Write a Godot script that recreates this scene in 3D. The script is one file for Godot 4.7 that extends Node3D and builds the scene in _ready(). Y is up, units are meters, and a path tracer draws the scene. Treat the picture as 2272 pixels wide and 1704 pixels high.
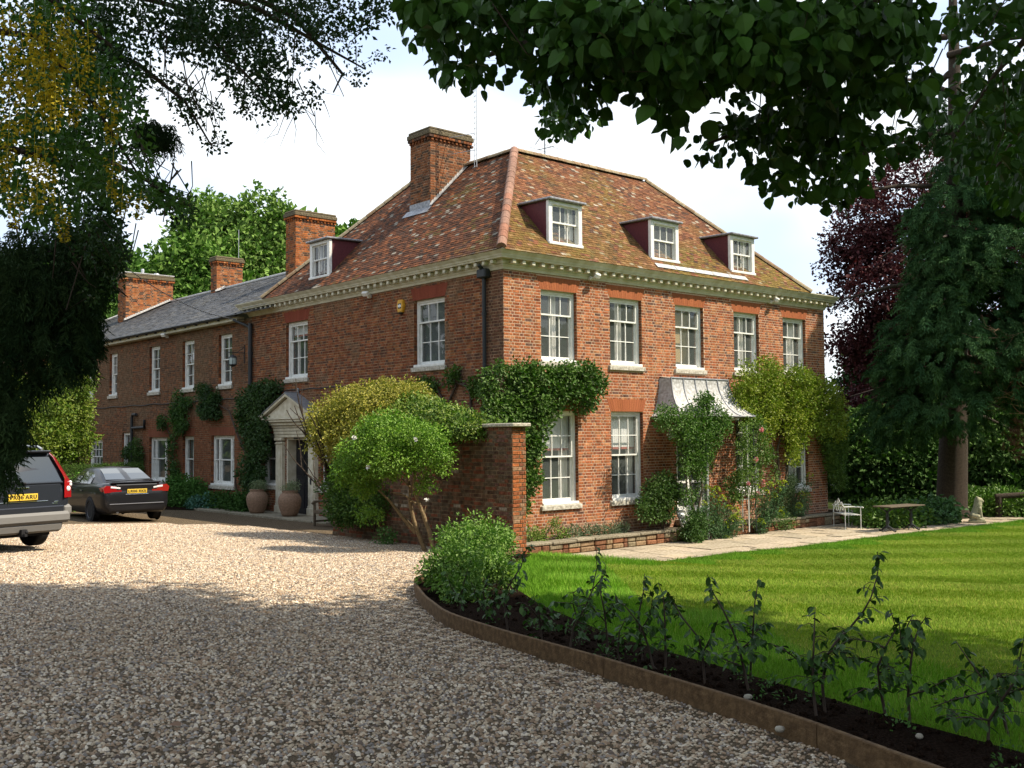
extends Node3D
# A brick country house seen across its gravel drive. House corner at the origin: the sunlit front runs along +x (facing +z), the shaded side along -z (facing -x).

const CAM := Vector3(-16.36, 2.462, 19.025)
const RX := Vector3(0.7535, -0.0082, 0.6574)
const UX := Vector3(-0.026, 0.9988, 0.0423)
const FX := Vector3(0.6569, 0.049, -0.7524)
const UP := Vector3.UP
var rng := RandomNumberGenerator.new()
var M := {}
var noise := FastNoiseLite.new()
var used := {}
var leafmesh := {}


class MB:
	var v := PackedVector3Array()
	var n := PackedVector3Array()
	var c := PackedColorArray()
	var uv := PackedVector2Array()
	var ix := PackedInt32Array()
	var col := Color(1, 1, 1)

	func put(p: Vector3, nn: Vector3, u := Vector2.ZERO) -> int:
		v.append(p)
		n.append(nn)
		c.append(col)
		uv.append(u)
		return v.size() - 1

	func tri(a: Vector3, b: Vector3, d: Vector3) -> void:
		var nn := (b - a).cross(d - a).normalized()
		var i := put(a, nn)
		put(b, nn)
		put(d, nn)
		ix.append_array(PackedInt32Array([i, i + 2, i + 1]))

	func quad(a: Vector3, b: Vector3, d: Vector3, e: Vector3) -> void:
		var nn := (d - a).cross(e - b).normalized()
		var i := put(a, nn, Vector2(0, 0))
		put(b, nn, Vector2(1, 0))
		put(d, nn, Vector2(1, 1))
		put(e, nn, Vector2(0, 1))
		ix.append_array(PackedInt32Array([i, i + 2, i + 1, i, i + 3, i + 2]))

	func poly(p: Array) -> void:
		for k in range(1, p.size() - 1):
			tri(p[0], p[k], p[k + 1])

	func box(lo: Vector3, hi: Vector3) -> void:
		xbox(Transform3D(Basis(), (lo + hi) / 2), hi - lo)

	func xbox(t: Transform3D, s: Vector3) -> void:
		var h := s / 2
		var q := []
		for k in 8:
			q.append(t * Vector3(h.x if k & 1 else -h.x, h.y if k & 2 else -h.y, h.z if k & 4 else -h.z))
		quad(q[4], q[5], q[7], q[6])
		quad(q[1], q[0], q[2], q[3])
		quad(q[5], q[1], q[3], q[7])
		quad(q[0], q[4], q[6], q[2])
		quad(q[6], q[7], q[3], q[2])
		quad(q[0], q[1], q[5], q[4])

	# box with chamfered edges
	func cbox(t: Transform3D, s: Vector3, b: float) -> void:
		var h := s / 2
		var g := {}
		for k in 8:
			var sg := Vector3(1 if k & 1 else -1, 1 if k & 2 else -1, 1 if k & 4 else -1)
			var p := h * sg
			for ax in 3:
				var w := p
				for o in 3:
					if o != ax:
						w[o] -= sg[o] * b
				g[k * 3 + ax] = t * w
		var cen := t.origin
		for ax in 3:
			for side in 2:
				var ks := []
				for k in 8:
					if ((k >> ax) & 1) == side:
						ks.append(k)
				out4(g[ks[0] * 3 + ax], g[ks[1] * 3 + ax], g[ks[3] * 3 + ax], g[ks[2] * 3 + ax], cen)
		for k in 8:
			for ax in 3:
				var k2 := k ^ (1 << ax)
				if k2 > k:
					var a1 := (ax + 1) % 3
					var a2 := (ax + 2) % 3
					out4(g[k * 3 + a1], g[k2 * 3 + a1], g[k2 * 3 + a2], g[k * 3 + a2], cen)
			var a: Vector3 = g[k * 3]
			var bb: Vector3 = g[k * 3 + 1]
			var d: Vector3 = g[k * 3 + 2]
			if (bb - a).cross(d - a).dot((a + bb + d) / 3 - cen) > 0:
				tri(a, bb, d)
			else:
				tri(a, d, bb)

	func out4(a: Vector3, b: Vector3, d: Vector3, e: Vector3, cen: Vector3) -> void:
		if (d - a).cross(e - b).dot((a + b + d + e) / 4 - cen) > 0:
			quad(a, b, d, e)
		else:
			quad(a, e, d, b)

	func tube(p: Array, r: Array, sides := 6, cap := true) -> void:
		var up := Vector3(0.13, 0.9, 0.31).normalized()
		var first := v.size()
		for k in p.size():
			var dir: Vector3 = (p[mini(k + 1, p.size() - 1)] - p[maxi(k - 1, 0)]).normalized()
			if absf(dir.dot(up)) > 0.95:
				up = Vector3(0.9, 0.2, 0.1)
			var a := dir.cross(up).normalized()
			var b := a.cross(dir).normalized()
			up = b
			var rr: float = r[mini(k, r.size() - 1)]
			for s in sides:
				var an := TAU * s / sides
				var o := a * cos(an) + b * sin(an)
				put(p[k] + o * rr, o, Vector2(float(s) / sides, k))
		for k in p.size() - 1:
			for s in sides:
				var i := first + k * sides + s
				var j := first + k * sides + (s + 1) % sides
				ix.append_array(PackedInt32Array([i, j, i + sides, j, j + sides, i + sides]))
		if cap:
			for e in 2:
				var k: int = 0 if e == 0 else p.size() - 1
				var dd: Vector3 = (p[1] - p[0]) if e == 0 else (p[k - 1] - p[k])
				var i0 := put(p[k], -dd.normalized())
				for s in sides:
					put(v[first + k * sides + s], -dd.normalized())
				for s in sides:
					var x1 := i0 + 1 + s
					var x2 := i0 + 1 + (s + 1) % sides
					ix.append_array(PackedInt32Array([i0, x2, x1] if e == 0 else [i0, x1, x2]))

	# profile points (radius, height), bottom to top
	func lathe(prof: Array, sides := 20, o := Vector3.ZERO) -> void:
		var first := v.size()
		for k in prof.size():
			var t: Vector2 = prof[mini(k + 1, prof.size() - 1)] - prof[maxi(k - 1, 0)]
			for s in sides:
				var an := TAU * s / sides
				var dir := Vector3(cos(an), 0, sin(an))
				put(o + dir * prof[k].x + Vector3(0, prof[k].y, 0), (dir * t.y + Vector3(0, -t.x, 0)).normalized())
		for k in prof.size() - 1:
			for s in sides:
				var i := first + k * sides + s
				var j := first + k * sides + (s + 1) % sides
				ix.append_array(PackedInt32Array([i, j, i + sides, j, j + sides, i + sides]))

	func ball(o: Vector3, r: Vector3, sides := 10, rings := 6) -> void:
		var first := v.size()
		for k in rings + 1:
			var a := PI * k / rings - PI / 2
			for s in sides:
				var an := TAU * s / sides
				var d := Vector3(cos(a) * cos(an), sin(a), cos(a) * sin(an))
				put(o + d * r, (d / r).normalized())
		for k in rings:
			for s in sides:
				var i := first + k * sides + s
				var j := first + k * sides + (s + 1) % sides
				ix.append_array(PackedInt32Array([i, j, i + sides, j, j + sides, i + sides]))

	# counterclockwise polygon in the local xy plane, from z = 0 to z = depth
	func prism(pl: Array, t: Transform3D, depth: float) -> void:
		var pp := PackedVector2Array(pl)
		var area := 0.0
		for k in pp.size():
			area += pp[k].cross(pp[(k + 1) % pp.size()])
		if area < 0:
			pp.reverse()
		var tr := Geometry2D.triangulate_polygon(pp)
		for k in range(0, tr.size(), 3):
			var a := pp[tr[k]]
			var b := pp[tr[k + 1]]
			var d := pp[tr[k + 2]]
			if (b - a).cross(d - a) < 0:
				var sw := b
				b = d
				d = sw
			tri(t * Vector3(a.x, a.y, depth), t * Vector3(b.x, b.y, depth), t * Vector3(d.x, d.y, depth))
			tri(t * Vector3(a.x, a.y, 0), t * Vector3(d.x, d.y, 0), t * Vector3(b.x, b.y, 0))
		for k in pp.size():
			var a := pp[k]
			var b := pp[(k + 1) % pp.size()]
			quad(t * Vector3(a.x, a.y, 0), t * Vector3(b.x, b.y, 0), t * Vector3(b.x, b.y, depth), t * Vector3(a.x, a.y, depth))

	func add(m: MB, t: Transform3D) -> void:
		var f := v.size()
		var nb := t.basis.inverse().transposed()
		for k in m.v.size():
			v.append(t * m.v[k])
			n.append((nb * m.n[k]).normalized())
		c.append_array(m.c)
		uv.append_array(m.uv)
		for k in m.ix:
			ix.append(k + f)

	# averages the normals of faces that meet at less than about fifty degrees
	func smooth() -> void:
		var near := {}
		for k in v.size():
			var key := Vector3i((v[k] * 2000.0).round())
			if not near.has(key):
				near[key] = []
			near[key].append(k)
		var nn := n.duplicate()
		for key in near:
			for k in near[key]:
				var s := Vector3.ZERO
				for o in near[key]:
					if n[o].dot(n[k]) > 0.62:
						s += n[o]
				nn[k] = s.normalized()
		n = nn

	func mesh() -> ArrayMesh:
		var a := []
		a.resize(Mesh.ARRAY_MAX)
		a[Mesh.ARRAY_VERTEX] = v
		a[Mesh.ARRAY_NORMAL] = n
		a[Mesh.ARRAY_COLOR] = c
		a[Mesh.ARRAY_TEX_UV] = uv
		a[Mesh.ARRAY_INDEX] = ix
		var m := ArrayMesh.new()
		m.add_surface_from_arrays(Mesh.PRIMITIVE_TRIANGLES, a)
		return m


# ---------------------------------------------------------------- naming and placing
func numbered(called: String) -> String:
	var k: int = used.get(called, 0)
	used[called] = k + 1
	return called if k == 0 else "%s_%03d" % [called, k]


func tag(o: Node, label: String, category: String, group := "") -> Node:
	o.set_meta("label", label)
	o.set_meta("category", category)
	if group:
		o.set_meta("group", group)
	return o


func thing(called: String, label: String, category: String, pos := Vector3.ZERO, group := "") -> Node3D:
	var o := Node3D.new()
	o.name = numbered(called)
	add_child(o)
	o.position = pos
	tag(o, label, category, group)
	return o


# one mesh under a parent, its vertices given in the parent's own axes
func part(parent: Node, called: String, m, mat: Material, kind := "", t := Transform3D()) -> MeshInstance3D:
	var o := MeshInstance3D.new()
	o.mesh = m.mesh() if m is MB else m
	o.material_override = mat
	o.name = numbered(called) if parent == self else called
	parent.add_child(o, true)
	o.transform = t
	if kind:
		o.set_meta("kind", kind)
	return o


# sub-node (a part that has pieces)
func piece(parent: Node, called: String, t := Transform3D()) -> Node3D:
	var o := Node3D.new()
	o.name = called
	parent.add_child(o, true)
	o.transform = t
	return o


func many(parent: Node, called: String, m: Mesh, mat: Material, where: Array, tint: Array, kind := "stuff") -> MultiMeshInstance3D:
	var mm := MultiMesh.new()
	mm.transform_format = MultiMesh.TRANSFORM_3D
	mm.use_colors = not tint.is_empty()
	mm.mesh = m
	mm.instance_count = where.size()
	for k in where.size():
		mm.set_instance_transform(k, where[k])
		if tint:
			mm.set_instance_color(k, tint[k])
	var o := MultiMeshInstance3D.new()
	o.multimesh = mm
	o.material_override = mat
	o.name = numbered(called) if parent == self else called
	parent.add_child(o, true)
	if kind:
		o.set_meta("kind", kind)
	return o


func rr(a: float, b: float) -> float:
	return rng.randf_range(a, b)


func rv(s := 1.0) -> Vector3:
	while true:
		var p := Vector3(rr(-1, 1), rr(-1, 1), rr(-1, 1))
		if p.length_squared() < 1:
			return p * s
	return Vector3.ZERO


func lin(r: float, g: float, b: float) -> Color:
	return Color(r, g, b).linear_to_srgb()


# height of the ground
func gy(x: float, z: float) -> float:
	var a := minf((-0.045 * x if x < 0 else 0.0) + 0.006 * z + 0.05, 0.95)
	if z < -10:
		a -= 0.006 * (z + 10)
	var t := smoothstep(-3.45, -1.1, x + 0.45 * minf(4 - z, 0)) * smoothstep(-1.6, 0.6, z)
	return lerpf(a, -0.42, t)


func gp(x: float, z: float, lift := 0.0) -> Vector3:
	return Vector3(x, gy(x, z) + lift, z)


# the place that lies so far along the line of sight through a point of the photograph (2272 wide; at: 2212 wide)
func atf(px: float, py: float, d: float) -> Vector3:
	return CAM + (FX + RX * ((px - 1136) / 2325.0) - UX * ((py - 852) / 2325.0)) * d


func at(px: float, py: float, d: float) -> Vector3:
	return atf(px * 1.02712, py * 1.02712, d)


# where that line of sight meets the plane z = k or x = k
func on_z(p: Vector2, k: float) -> Vector3:
	var d := atf(p.x, p.y, 1.0) - CAM
	return CAM + d * ((k - CAM.z) / d.z)


func on_x(p: Vector2, k: float) -> Vector3:
	var d := atf(p.x, p.y, 1.0) - CAM
	return CAM + d * ((k - CAM.x) / d.x)


func facing(o: Vector3, dir: Vector3, s := 1.0) -> Transform3D:
	var z := dir.normalized()
	var x := (UP if absf(z.y) < 0.98 else Vector3.RIGHT).cross(z).normalized()
	return Transform3D(Basis(x * s, z.cross(x) * s, z * s), o)


func randbasis(s := 1.0) -> Basis:
	return Basis(Vector3(rr(-1, 1), rr(-1, 1), rr(-1, 1)).normalized(), rr(0, TAU)).scaled(Vector3.ONE * s)


# ---------------------------------------------------------------- materials
func mat(called: String, c: Color, rough := 0.8, o := {}) -> StandardMaterial3D:
	var m := StandardMaterial3D.new()
	m.resource_name = called
	m.albedo_color = c
	m.roughness = rough
	m.metallic_specular = o.get("spec", 0.4)
	m.metallic = o.get("metal", 0.0)
	if o.get("vc", false):
		m.vertex_color_use_as_albedo = true
	if o.has("tex"):
		m.albedo_texture = o.tex
		m.uv1_triplanar = true
		m.uv1_world_triplanar = o.get("world", true)
		m.uv1_scale = Vector3.ONE * o.get("scale", 1.0)
	if o.has("bump"):
		m.heightmap_enabled = true
		m.heightmap_texture = o.bump
		m.heightmap_scale = o.get("bumpcm", 1.0)
		m.uv1_triplanar = true
		m.uv1_world_triplanar = o.get("world", true)
		m.uv1_scale = Vector3.ONE * o.get("scale", 1.0)
	if o.has("back"):
		m.backlight_enabled = true
		m.backlight = o.back
	if o.has("coat"):
		m.clearcoat_enabled = true
		m.clearcoat = o.coat
		m.clearcoat_roughness = 0.05
	M[called] = m
	return m


func ntex(size: int, freq: float, lo: Color, hi: Color, oct := 4, sd := 1, kind := FastNoiseLite.TYPE_SIMPLEX_SMOOTH, mid = null) -> NoiseTexture2D:
	var f := FastNoiseLite.new()
	f.noise_type = kind
	f.frequency = freq
	f.fractal_octaves = oct
	f.seed = sd
	var t := NoiseTexture2D.new()
	t.width = size
	t.height = size
	t.seamless = true
	t.noise = f
	var g := Gradient.new()
	g.set_color(0, lo)
	g.set_color(1, hi)
	if mid != null:
		g.add_point(0.5, mid)
	t.color_ramp = g
	return t


func glow_free_glass(called: String, alpha: float, tint: Color, rough := 0.02) -> void:
	var m := StandardMaterial3D.new()
	m.resource_name = called
	m.transparency = BaseMaterial3D.TRANSPARENCY_ALPHA
	m.albedo_color = Color(tint.r, tint.g, tint.b, alpha)
	m.roughness = rough
	m.metallic_specular = 0.5
	M[called] = m


func make_materials() -> void:
	var grain := ntex(512, 0.03, Color(0.78, 0.78, 0.78), Color(1, 1, 1), 5, 3)
	var blotch := ntex(512, 0.012, Color(0.62, 0.6, 0.56), Color(1, 1, 1), 5, 7)
	var bumpy := ntex(512, 0.05, Color.BLACK, Color.WHITE, 4, 9)
	mat("brick", Color.WHITE, 0.92, {"vc": true, "tex": blotch, "scale": 0.9, "spec": 0.2})
	mat("brick_near", Color.WHITE, 0.92, {"vc": true, "tex": blotch, "scale": 2.2, "spec": 0.2, "bump": bumpy, "bumpcm": 0.4})
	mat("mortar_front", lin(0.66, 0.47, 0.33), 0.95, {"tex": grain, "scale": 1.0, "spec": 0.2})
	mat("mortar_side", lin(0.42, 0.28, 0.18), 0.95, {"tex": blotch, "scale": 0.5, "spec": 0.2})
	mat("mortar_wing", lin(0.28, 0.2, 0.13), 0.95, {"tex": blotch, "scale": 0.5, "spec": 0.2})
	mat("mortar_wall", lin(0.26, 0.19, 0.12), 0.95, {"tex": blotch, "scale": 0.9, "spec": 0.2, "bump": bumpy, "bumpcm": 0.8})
	mat("rubbed_brick", Color.WHITE, 0.9, {"vc": true, "tex": grain, "scale": 2.0, "spec": 0.2})
	mat("white", lin(0.8, 0.8, 0.77), 0.4, {"tex": ntex(512, 0.008, Color(0.9, 0.9, 0.88), Color(1, 1, 1), 4, 21), "scale": 1.2})
	mat("cream", lin(0.64, 0.62, 0.51), 0.55, {"tex": ntex(512, 0.008, Color(0.82, 0.8, 0.72), Color(1, 1, 1), 5, 22), "scale": 0.7})
	mat("porch_paint", lin(0.66, 0.62, 0.51), 0.55, {"tex": ntex(512, 0.008, Color(0.84, 0.82, 0.76), Color(1, 1, 1), 5, 23), "scale": 0.8})
	mat("sill_stone", lin(0.66, 0.63, 0.55), 0.8, {"tex": blotch, "scale": 1.6})
	mat("lead", lin(0.4, 0.41, 0.42), 0.42, {"tex": ntex(512, 0.012, Color(0.62, 0.62, 0.64), Color(1, 1, 1), 5, 24), "scale": 1.1, "metal": 0.35})
	mat("lead_pale", lin(0.62, 0.63, 0.64), 0.5, {"tex": blotch, "scale": 1.4, "metal": 0.1})
	mat("tile", Color.WHITE, 0.9, {"vc": true, "tex": ntex(512, 0.02, Color(0.55, 0.53, 0.48), Color(1, 1, 1), 5, 25), "scale": 1.3, "spec": 0.25})
	mat("ridge", Color.WHITE, 0.9, {"vc": true, "tex": blotch, "scale": 1.4})
	mat("slate", Color.WHITE, 0.6, {"vc": true, "tex": ntex(512, 0.012, Color(0.6, 0.6, 0.6), Color(1, 1, 1), 5, 26), "scale": 0.6})
	mat("dark_red", lin(0.13, 0.028, 0.035), 0.6, {"tex": grain, "scale": 0.8})
	mat("iron", lin(0.03, 0.033, 0.036), 0.5)
	mat("galvanised", lin(0.45, 0.46, 0.47), 0.45, {"metal": 0.6})
	mat("door_black", lin(0.012, 0.012, 0.016), 0.25)
	mat("inside", lin(0.2, 0.17, 0.14), 0.9)
	mat("curtain", lin(0.72, 0.7, 0.66), 0.9, {"back": Color(0.5, 0.5, 0.45)})
	mat("blind", lin(0.62, 0.63, 0.62), 0.9, {"back": Color(0.4, 0.4, 0.4)})
	mat("blind_hem", lin(0.3, 0.09, 0.07), 0.9)
	mat("tan_wood", lin(0.33, 0.25, 0.13), 0.6)
	glow_free_glass("pane", 0.1, Color(0.75, 0.8, 0.78))
	mat("blind_dark", lin(0.02, 0.023, 0.028), 0.6)
	mat("stone", Color.WHITE, 0.9, {"vc": true, "tex": blotch, "scale": 1.8, "bump": bumpy, "bumpcm": 0.8, "spec": 0.2})
	mat("slab", Color.WHITE, 0.85, {"vc": true, "tex": ntex(512, 0.02, Color(0.72, 0.7, 0.64), Color(1, 1, 1), 5, 27), "scale": 0.9, "bump": bumpy, "bumpcm": 0.4, "spec": 0.25})
	mat("cap_stone", lin(0.6, 0.56, 0.47), 0.85, {"tex": blotch, "scale": 2.0})
	mat("moss_cap", lin(0.2, 0.165, 0.1), 0.95, {"tex": blotch, "scale": 2.2, "bump": bumpy, "bumpcm": 1.0})
	mat("terracotta", lin(0.36, 0.17, 0.1), 0.8, {"tex": ntex(512, 0.014, Color(0.7, 0.66, 0.62), Color(1, 1, 1), 5, 28), "scale": 1.5})
	mat("terracotta_pot", lin(0.35, 0.22, 0.15), 0.85, {"tex": ntex(512, 0.014, Color(0.66, 0.66, 0.62), Color(1, 1, 1), 5, 29), "scale": 2.0, "bump": bumpy, "bumpcm": 0.3})
	mat("old_wood", lin(0.16, 0.125, 0.085), 0.85, {"tex": ntex(512, 0.02, Color(0.6, 0.58, 0.54), Color(1, 1, 1), 5, 30), "scale": 2.4})
	mat("edging", lin(0.2, 0.125, 0.06), 0.85, {"tex": ntex(512, 0.015, Color(0.62, 0.58, 0.52), Color(1, 1, 1), 5, 31), "scale": 1.6, "bump": bumpy, "bumpcm": 0.5})
	mat("bark", lin(0.075, 0.055, 0.04), 0.95, {"tex": blotch, "scale": 1.6, "bump": bumpy, "bumpcm": 2.5})
	mat("bark_pale", lin(0.34, 0.25, 0.14), 0.9, {"tex": blotch, "scale": 3.0, "bump": bumpy, "bumpcm": 0.6})
	mat("twig", lin(0.06, 0.042, 0.03), 0.9)
	mat("dead_twig", lin(0.2, 0.12, 0.075), 0.95)
	mat("soil", lin(0.042, 0.026, 0.018), 1.0, {"tex": ntex(512, 0.05, Color(0.35, 0.33, 0.3), Color(1, 1, 1), 5, 32), "scale": 1.4, "bump": bumpy, "bumpcm": 4.0, "spec": 0.1})
	var gr := ntex(1024, 0.16, Color(0.2, 0.18, 0.16), Color(1, 0.98, 0.94), 2, 33, FastNoiseLite.TYPE_CELLULAR)
	mat("gravel", lin(0.43, 0.35, 0.25), 1.0, {"tex": gr, "scale": 0.9, "spec": 0.2, "bump": gr, "bumpcm": 1.5})
	mat("pebble", Color.WHITE, 0.85, {"vc": true, "spec": 0.3})
	mat("lawn", lin(0.13, 0.2, 0.025), 1.0, {"tex": ntex(1024, 0.03, Color(0.62, 0.64, 0.5), Color(1, 1, 1), 5, 34), "scale": 0.35, "spec": 0.1})
	mat("grass", Color.WHITE, 0.75, {"vc": true, "spec": 0.25, "back": Color(0.45, 0.55, 0.12)})
	mat("ground", lin(0.05, 0.07, 0.02), 1.0, {"tex": blotch, "scale": 0.15, "spec": 0.1})
	mat("leaf", Color.WHITE, 0.5, {"vc": true, "spec": 0.35, "back": Color(0.42, 0.6, 0.1)})
	mat("leaf_dark", Color.WHITE, 0.55, {"vc": true, "spec": 0.3, "back": Color(0.2, 0.32, 0.05)})
	mat("leaf_matt", Color.WHITE, 0.75, {"vc": true, "spec": 0.25, "back": Color(0.35, 0.5, 0.12)})
	mat("needle", Color.WHITE, 0.8, {"vc": true, "spec": 0.2, "back": Color(0.2, 0.3, 0.08)})
	mat("leaf_red", Color.WHITE, 0.6, {"vc": true, "spec": 0.3, "back": Color(0.5, 0.12, 0.1)})
	mat("petal", Color.WHITE, 0.7, {"vc": true, "spec": 0.2, "back": Color(0.5, 0.5, 0.3)})
	mat("white_iron", lin(0.66, 0.66, 0.6), 0.5)
	mat("plastic_white", lin(0.7, 0.69, 0.65), 0.4)
	mat("alarm_yellow", lin(0.62, 0.33, 0.03), 0.4)
	mat("statue", lin(0.5, 0.44, 0.33), 0.9, {"tex": ntex(512, 0.014, Color(0.6, 0.66, 0.55), Color(1, 1, 1), 5, 35), "scale": 3.0})
	mat("car_dark", lin(0.01, 0.01, 0.012), 0.3, {"coat": 0.35})
	mat("suv_dark", lin(0.018, 0.021, 0.028), 0.3, {"coat": 0.35})
	mat("suv_grey", lin(0.16, 0.155, 0.145), 0.6)
	mat("rubber", lin(0.014, 0.014, 0.015), 0.85)
	mat("wheel_metal", lin(0.16, 0.16, 0.17), 0.35, {"metal": 0.8})
	mat("chrome", lin(0.75, 0.75, 0.75), 0.15, {"metal": 1.0})
	mat("car_glass", lin(0.02, 0.025, 0.027), 0.05, {"spec": 0.7, "coat": 1.0})
	mat("lamp_red", lin(0.26, 0.008, 0.01), 0.15, {"coat": 1.0})
	mat("lamp_white", lin(0.75, 0.7, 0.7), 0.12, {"coat": 1.0})
	mat("plate_yellow", lin(0.68, 0.46, 0.05), 0.45)
	mat("black_print", lin(0.012, 0.012, 0.012), 0.6)
	mat("lamp_glass", lin(0.4, 0.47, 0.45), 0.1)


# ---------------------------------------------------------------- the scene
func _ready() -> void:
	rng.seed = 11
	noise.seed = 5
	noise.frequency = 0.35
	var cam := Camera3D.new()
	cam.name = "camera"
	cam.transform = Transform3D(Basis(RX, UX, -FX).orthonormalized(), CAM)
	cam.fov = 40.25
	cam.near = 0.1
	cam.far = 900.0
	cam.current = true
	add_child(cam)
	var we := WorldEnvironment.new()
	we.name = "world_environment"
	var e := Environment.new()
	e.background_mode = Environment.BG_SKY
	e.tonemap_mode = Environment.TONE_MAPPER_LINEAR
	e.tonemap_exposure = 1.65
	e.background_energy_multiplier = 0.8
	e.sdfgi_enabled = true
	e.ssao_enabled = true
	e.ssil_enabled = true
	e.sky = Sky.new()
	e.sky.sky_material = make_sky()
	we.environment = e
	add_child(we)
	var sun := DirectionalLight3D.new()
	sun.name = "sun"
	sun.light_color = Color(1.0, 0.95, 0.87)
	sun.light_energy = 1.6
	sun.light_angular_distance = 0.6
	sun.shadow_enabled = true
	add_child(sun)
	sun.look_at_from_position(Vector3(0.72, 1.5, 1.0) * 50, Vector3.ZERO)
	make_materials()
	make_leaves()
	build_ground()
	build_house()
	build_wing()
	build_garden_walls()
	build_trees()
	build_cars()
	build_furniture()
	build_plants()
	build_saplings()
	far_wood()


# bright broken cloud: white sheets with pale blue gaps
func make_sky() -> PanoramaSkyMaterial:
	var w := 768
	var h := 384
	var img := Image.create(w, h, false, Image.FORMAT_RGBF)
	var f := FastNoiseLite.new()
	f.seed = 12
	f.frequency = 1.3
	f.fractal_octaves = 5
	f.noise_type = FastNoiseLite.TYPE_SIMPLEX_SMOOTH
	for y in h:
		var el := PI * (0.5 - (y + 0.5) / h)
		for x in w:
			var az := TAU * (x + 0.5) / w
			var d := Vector3(cos(el) * cos(az), sin(el), cos(el) * sin(az))
			var q := f.get_noise_3d(d.x * 1.6, d.y * 3.2, d.z * 1.6)
			var t := smoothstep(-0.32, 0.22, q)
			var up := clampf(d.y, 0.0, 1.0)
			var blue := Color(0.62, 0.78, 1.0).lerp(Color(0.3, 0.48, 0.86), pow(up, 0.7))
			var cloud := Color(1.02, 1.07, 1.1).lerp(Color(0.82, 0.88, 0.97), pow(up, 0.8) * 0.6)
			var s := blue.lerp(cloud, 0.25 + 0.75 * t)
			if el < 0:
				s = Color(0.14, 0.15, 0.09)
			img.set_pixel(x, y, s)
	var m := PanoramaSkyMaterial.new()
	m.panorama = ImageTexture.create_from_image(img)
	return m


# the belt of trees round the grounds, out of the camera's sight: the windows mirror it
func far_wood() -> void:
	rng.seed = 61
	var tr := []
	var co := []
	for k in 2600:
		var an := rr(0, TAU)
		var d := Vector3(cos(an), 0, sin(an))
		if d.dot(Vector3(FX.x, 0, FX.z).normalized()) > 0.8:
			continue
		var r := rr(52, 62) + 5 * sin(an * 7)
		var h := 12.0 + 4.5 * sin(an * 5 + 1) + 2.5 * sin(an * 13)
		var p := Vector3(-2, 0, 4) + d * r + Vector3(0, h * pow(rng.randf(), 0.8), 0)
		tr.append(Transform3D(randbasis(rr(1.5, 2.6)), p))
		co.append(Color(0.04, 0.09, 0.02).lerp(Color(0.09, 0.15, 0.03), rng.randf()))
	many(self, "woodland", leafmesh.far[0], M.leaf_matt, tr, co).set_meta("label", "belt of woodland round the grounds behind the viewer")


# ---------------------------------------------------------------- ground
func sheet(called: String, pl: Array, cell: float, lift: float, m: Material, label: String) -> MeshInstance3D:
	var pp := PackedVector2Array(pl)
	var lo := pp[0]
	var hi := pp[0]
	for p in pp:
		lo = lo.min(p)
		hi = hi.max(p)
	var b := MB.new()
	var nx := int(ceil((hi.x - lo.x) / cell))
	var nz := int(ceil((hi.y - lo.y) / cell))
	for i in nx:
		for j in nz:
			var o := lo + Vector2(i, j) * cell
			var sq := PackedVector2Array([o, o + Vector2(cell, 0), o + Vector2(cell, cell), o + Vector2(0, cell)])
			for r in Geometry2D.intersect_polygons(sq, pp):
				var tr := Geometry2D.triangulate_polygon(r)
				for k in range(0, tr.size(), 3):
					var q := []
					for w in 3:
						var p: Vector2 = r[tr[k + w]]
						q.append(gp(p.x, p.y, lift))
					if (q[1] - q[0]).cross(q[2] - q[0]).y < 0:
						q = [q[0], q[2], q[1]]
					var first := b.v.size()
					for w in 3:
						var p: Vector3 = q[w]
						b.put(p, Vector3(gy(p.x - 0.1, p.z) - gy(p.x + 0.1, p.z), 0.2, gy(p.x, p.z - 0.1) - gy(p.x, p.z + 0.1)).normalized())
					b.ix.append_array(PackedInt32Array([first, first + 2, first + 1]))
	var s := part(self, called, b, m, "structure")
	s.set_meta("label", label)
	return s


const EDGE := [[-3.62, 4.42], [-5.0, 5.2], [-7.0, 6.6], [-8.3, 7.85], [-8.75, 8.5], [-9.32, 9.45], [-9.88, 10.54], [-10.06, 11.13], [-10.24, 11.95], [-10.36, 12.67], [-10.47, 13.31], [-10.6, 13.9], [-10.71, 14.4], [-10.81, 14.86], [-10.92, 15.28], [-11.04, 15.67], [-11.16, 15.97], [-11.6, 17.3], [-12.5, 19.5], [-14.0, 22.0], [-16.0, 26.0]]
const LAWN := [[-3.3, 4.62], [-5.2, 6.1], [-6.84, 7.93], [-8.2, 10.15], [-9.2, 12.31], [-9.55, 13.65], [-9.85, 14.73], [-10.1, 15.57], [-10.2, 16.04], [-10.3, 16.48], [-10.9, 18.0], [-12.0, 20.5], [-13.6, 23.5]]


func v2s(a: Array) -> Array:
	var r := []
	for p in a:
		r.append(Vector2(p[0], p[1]))
	return r


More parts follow.
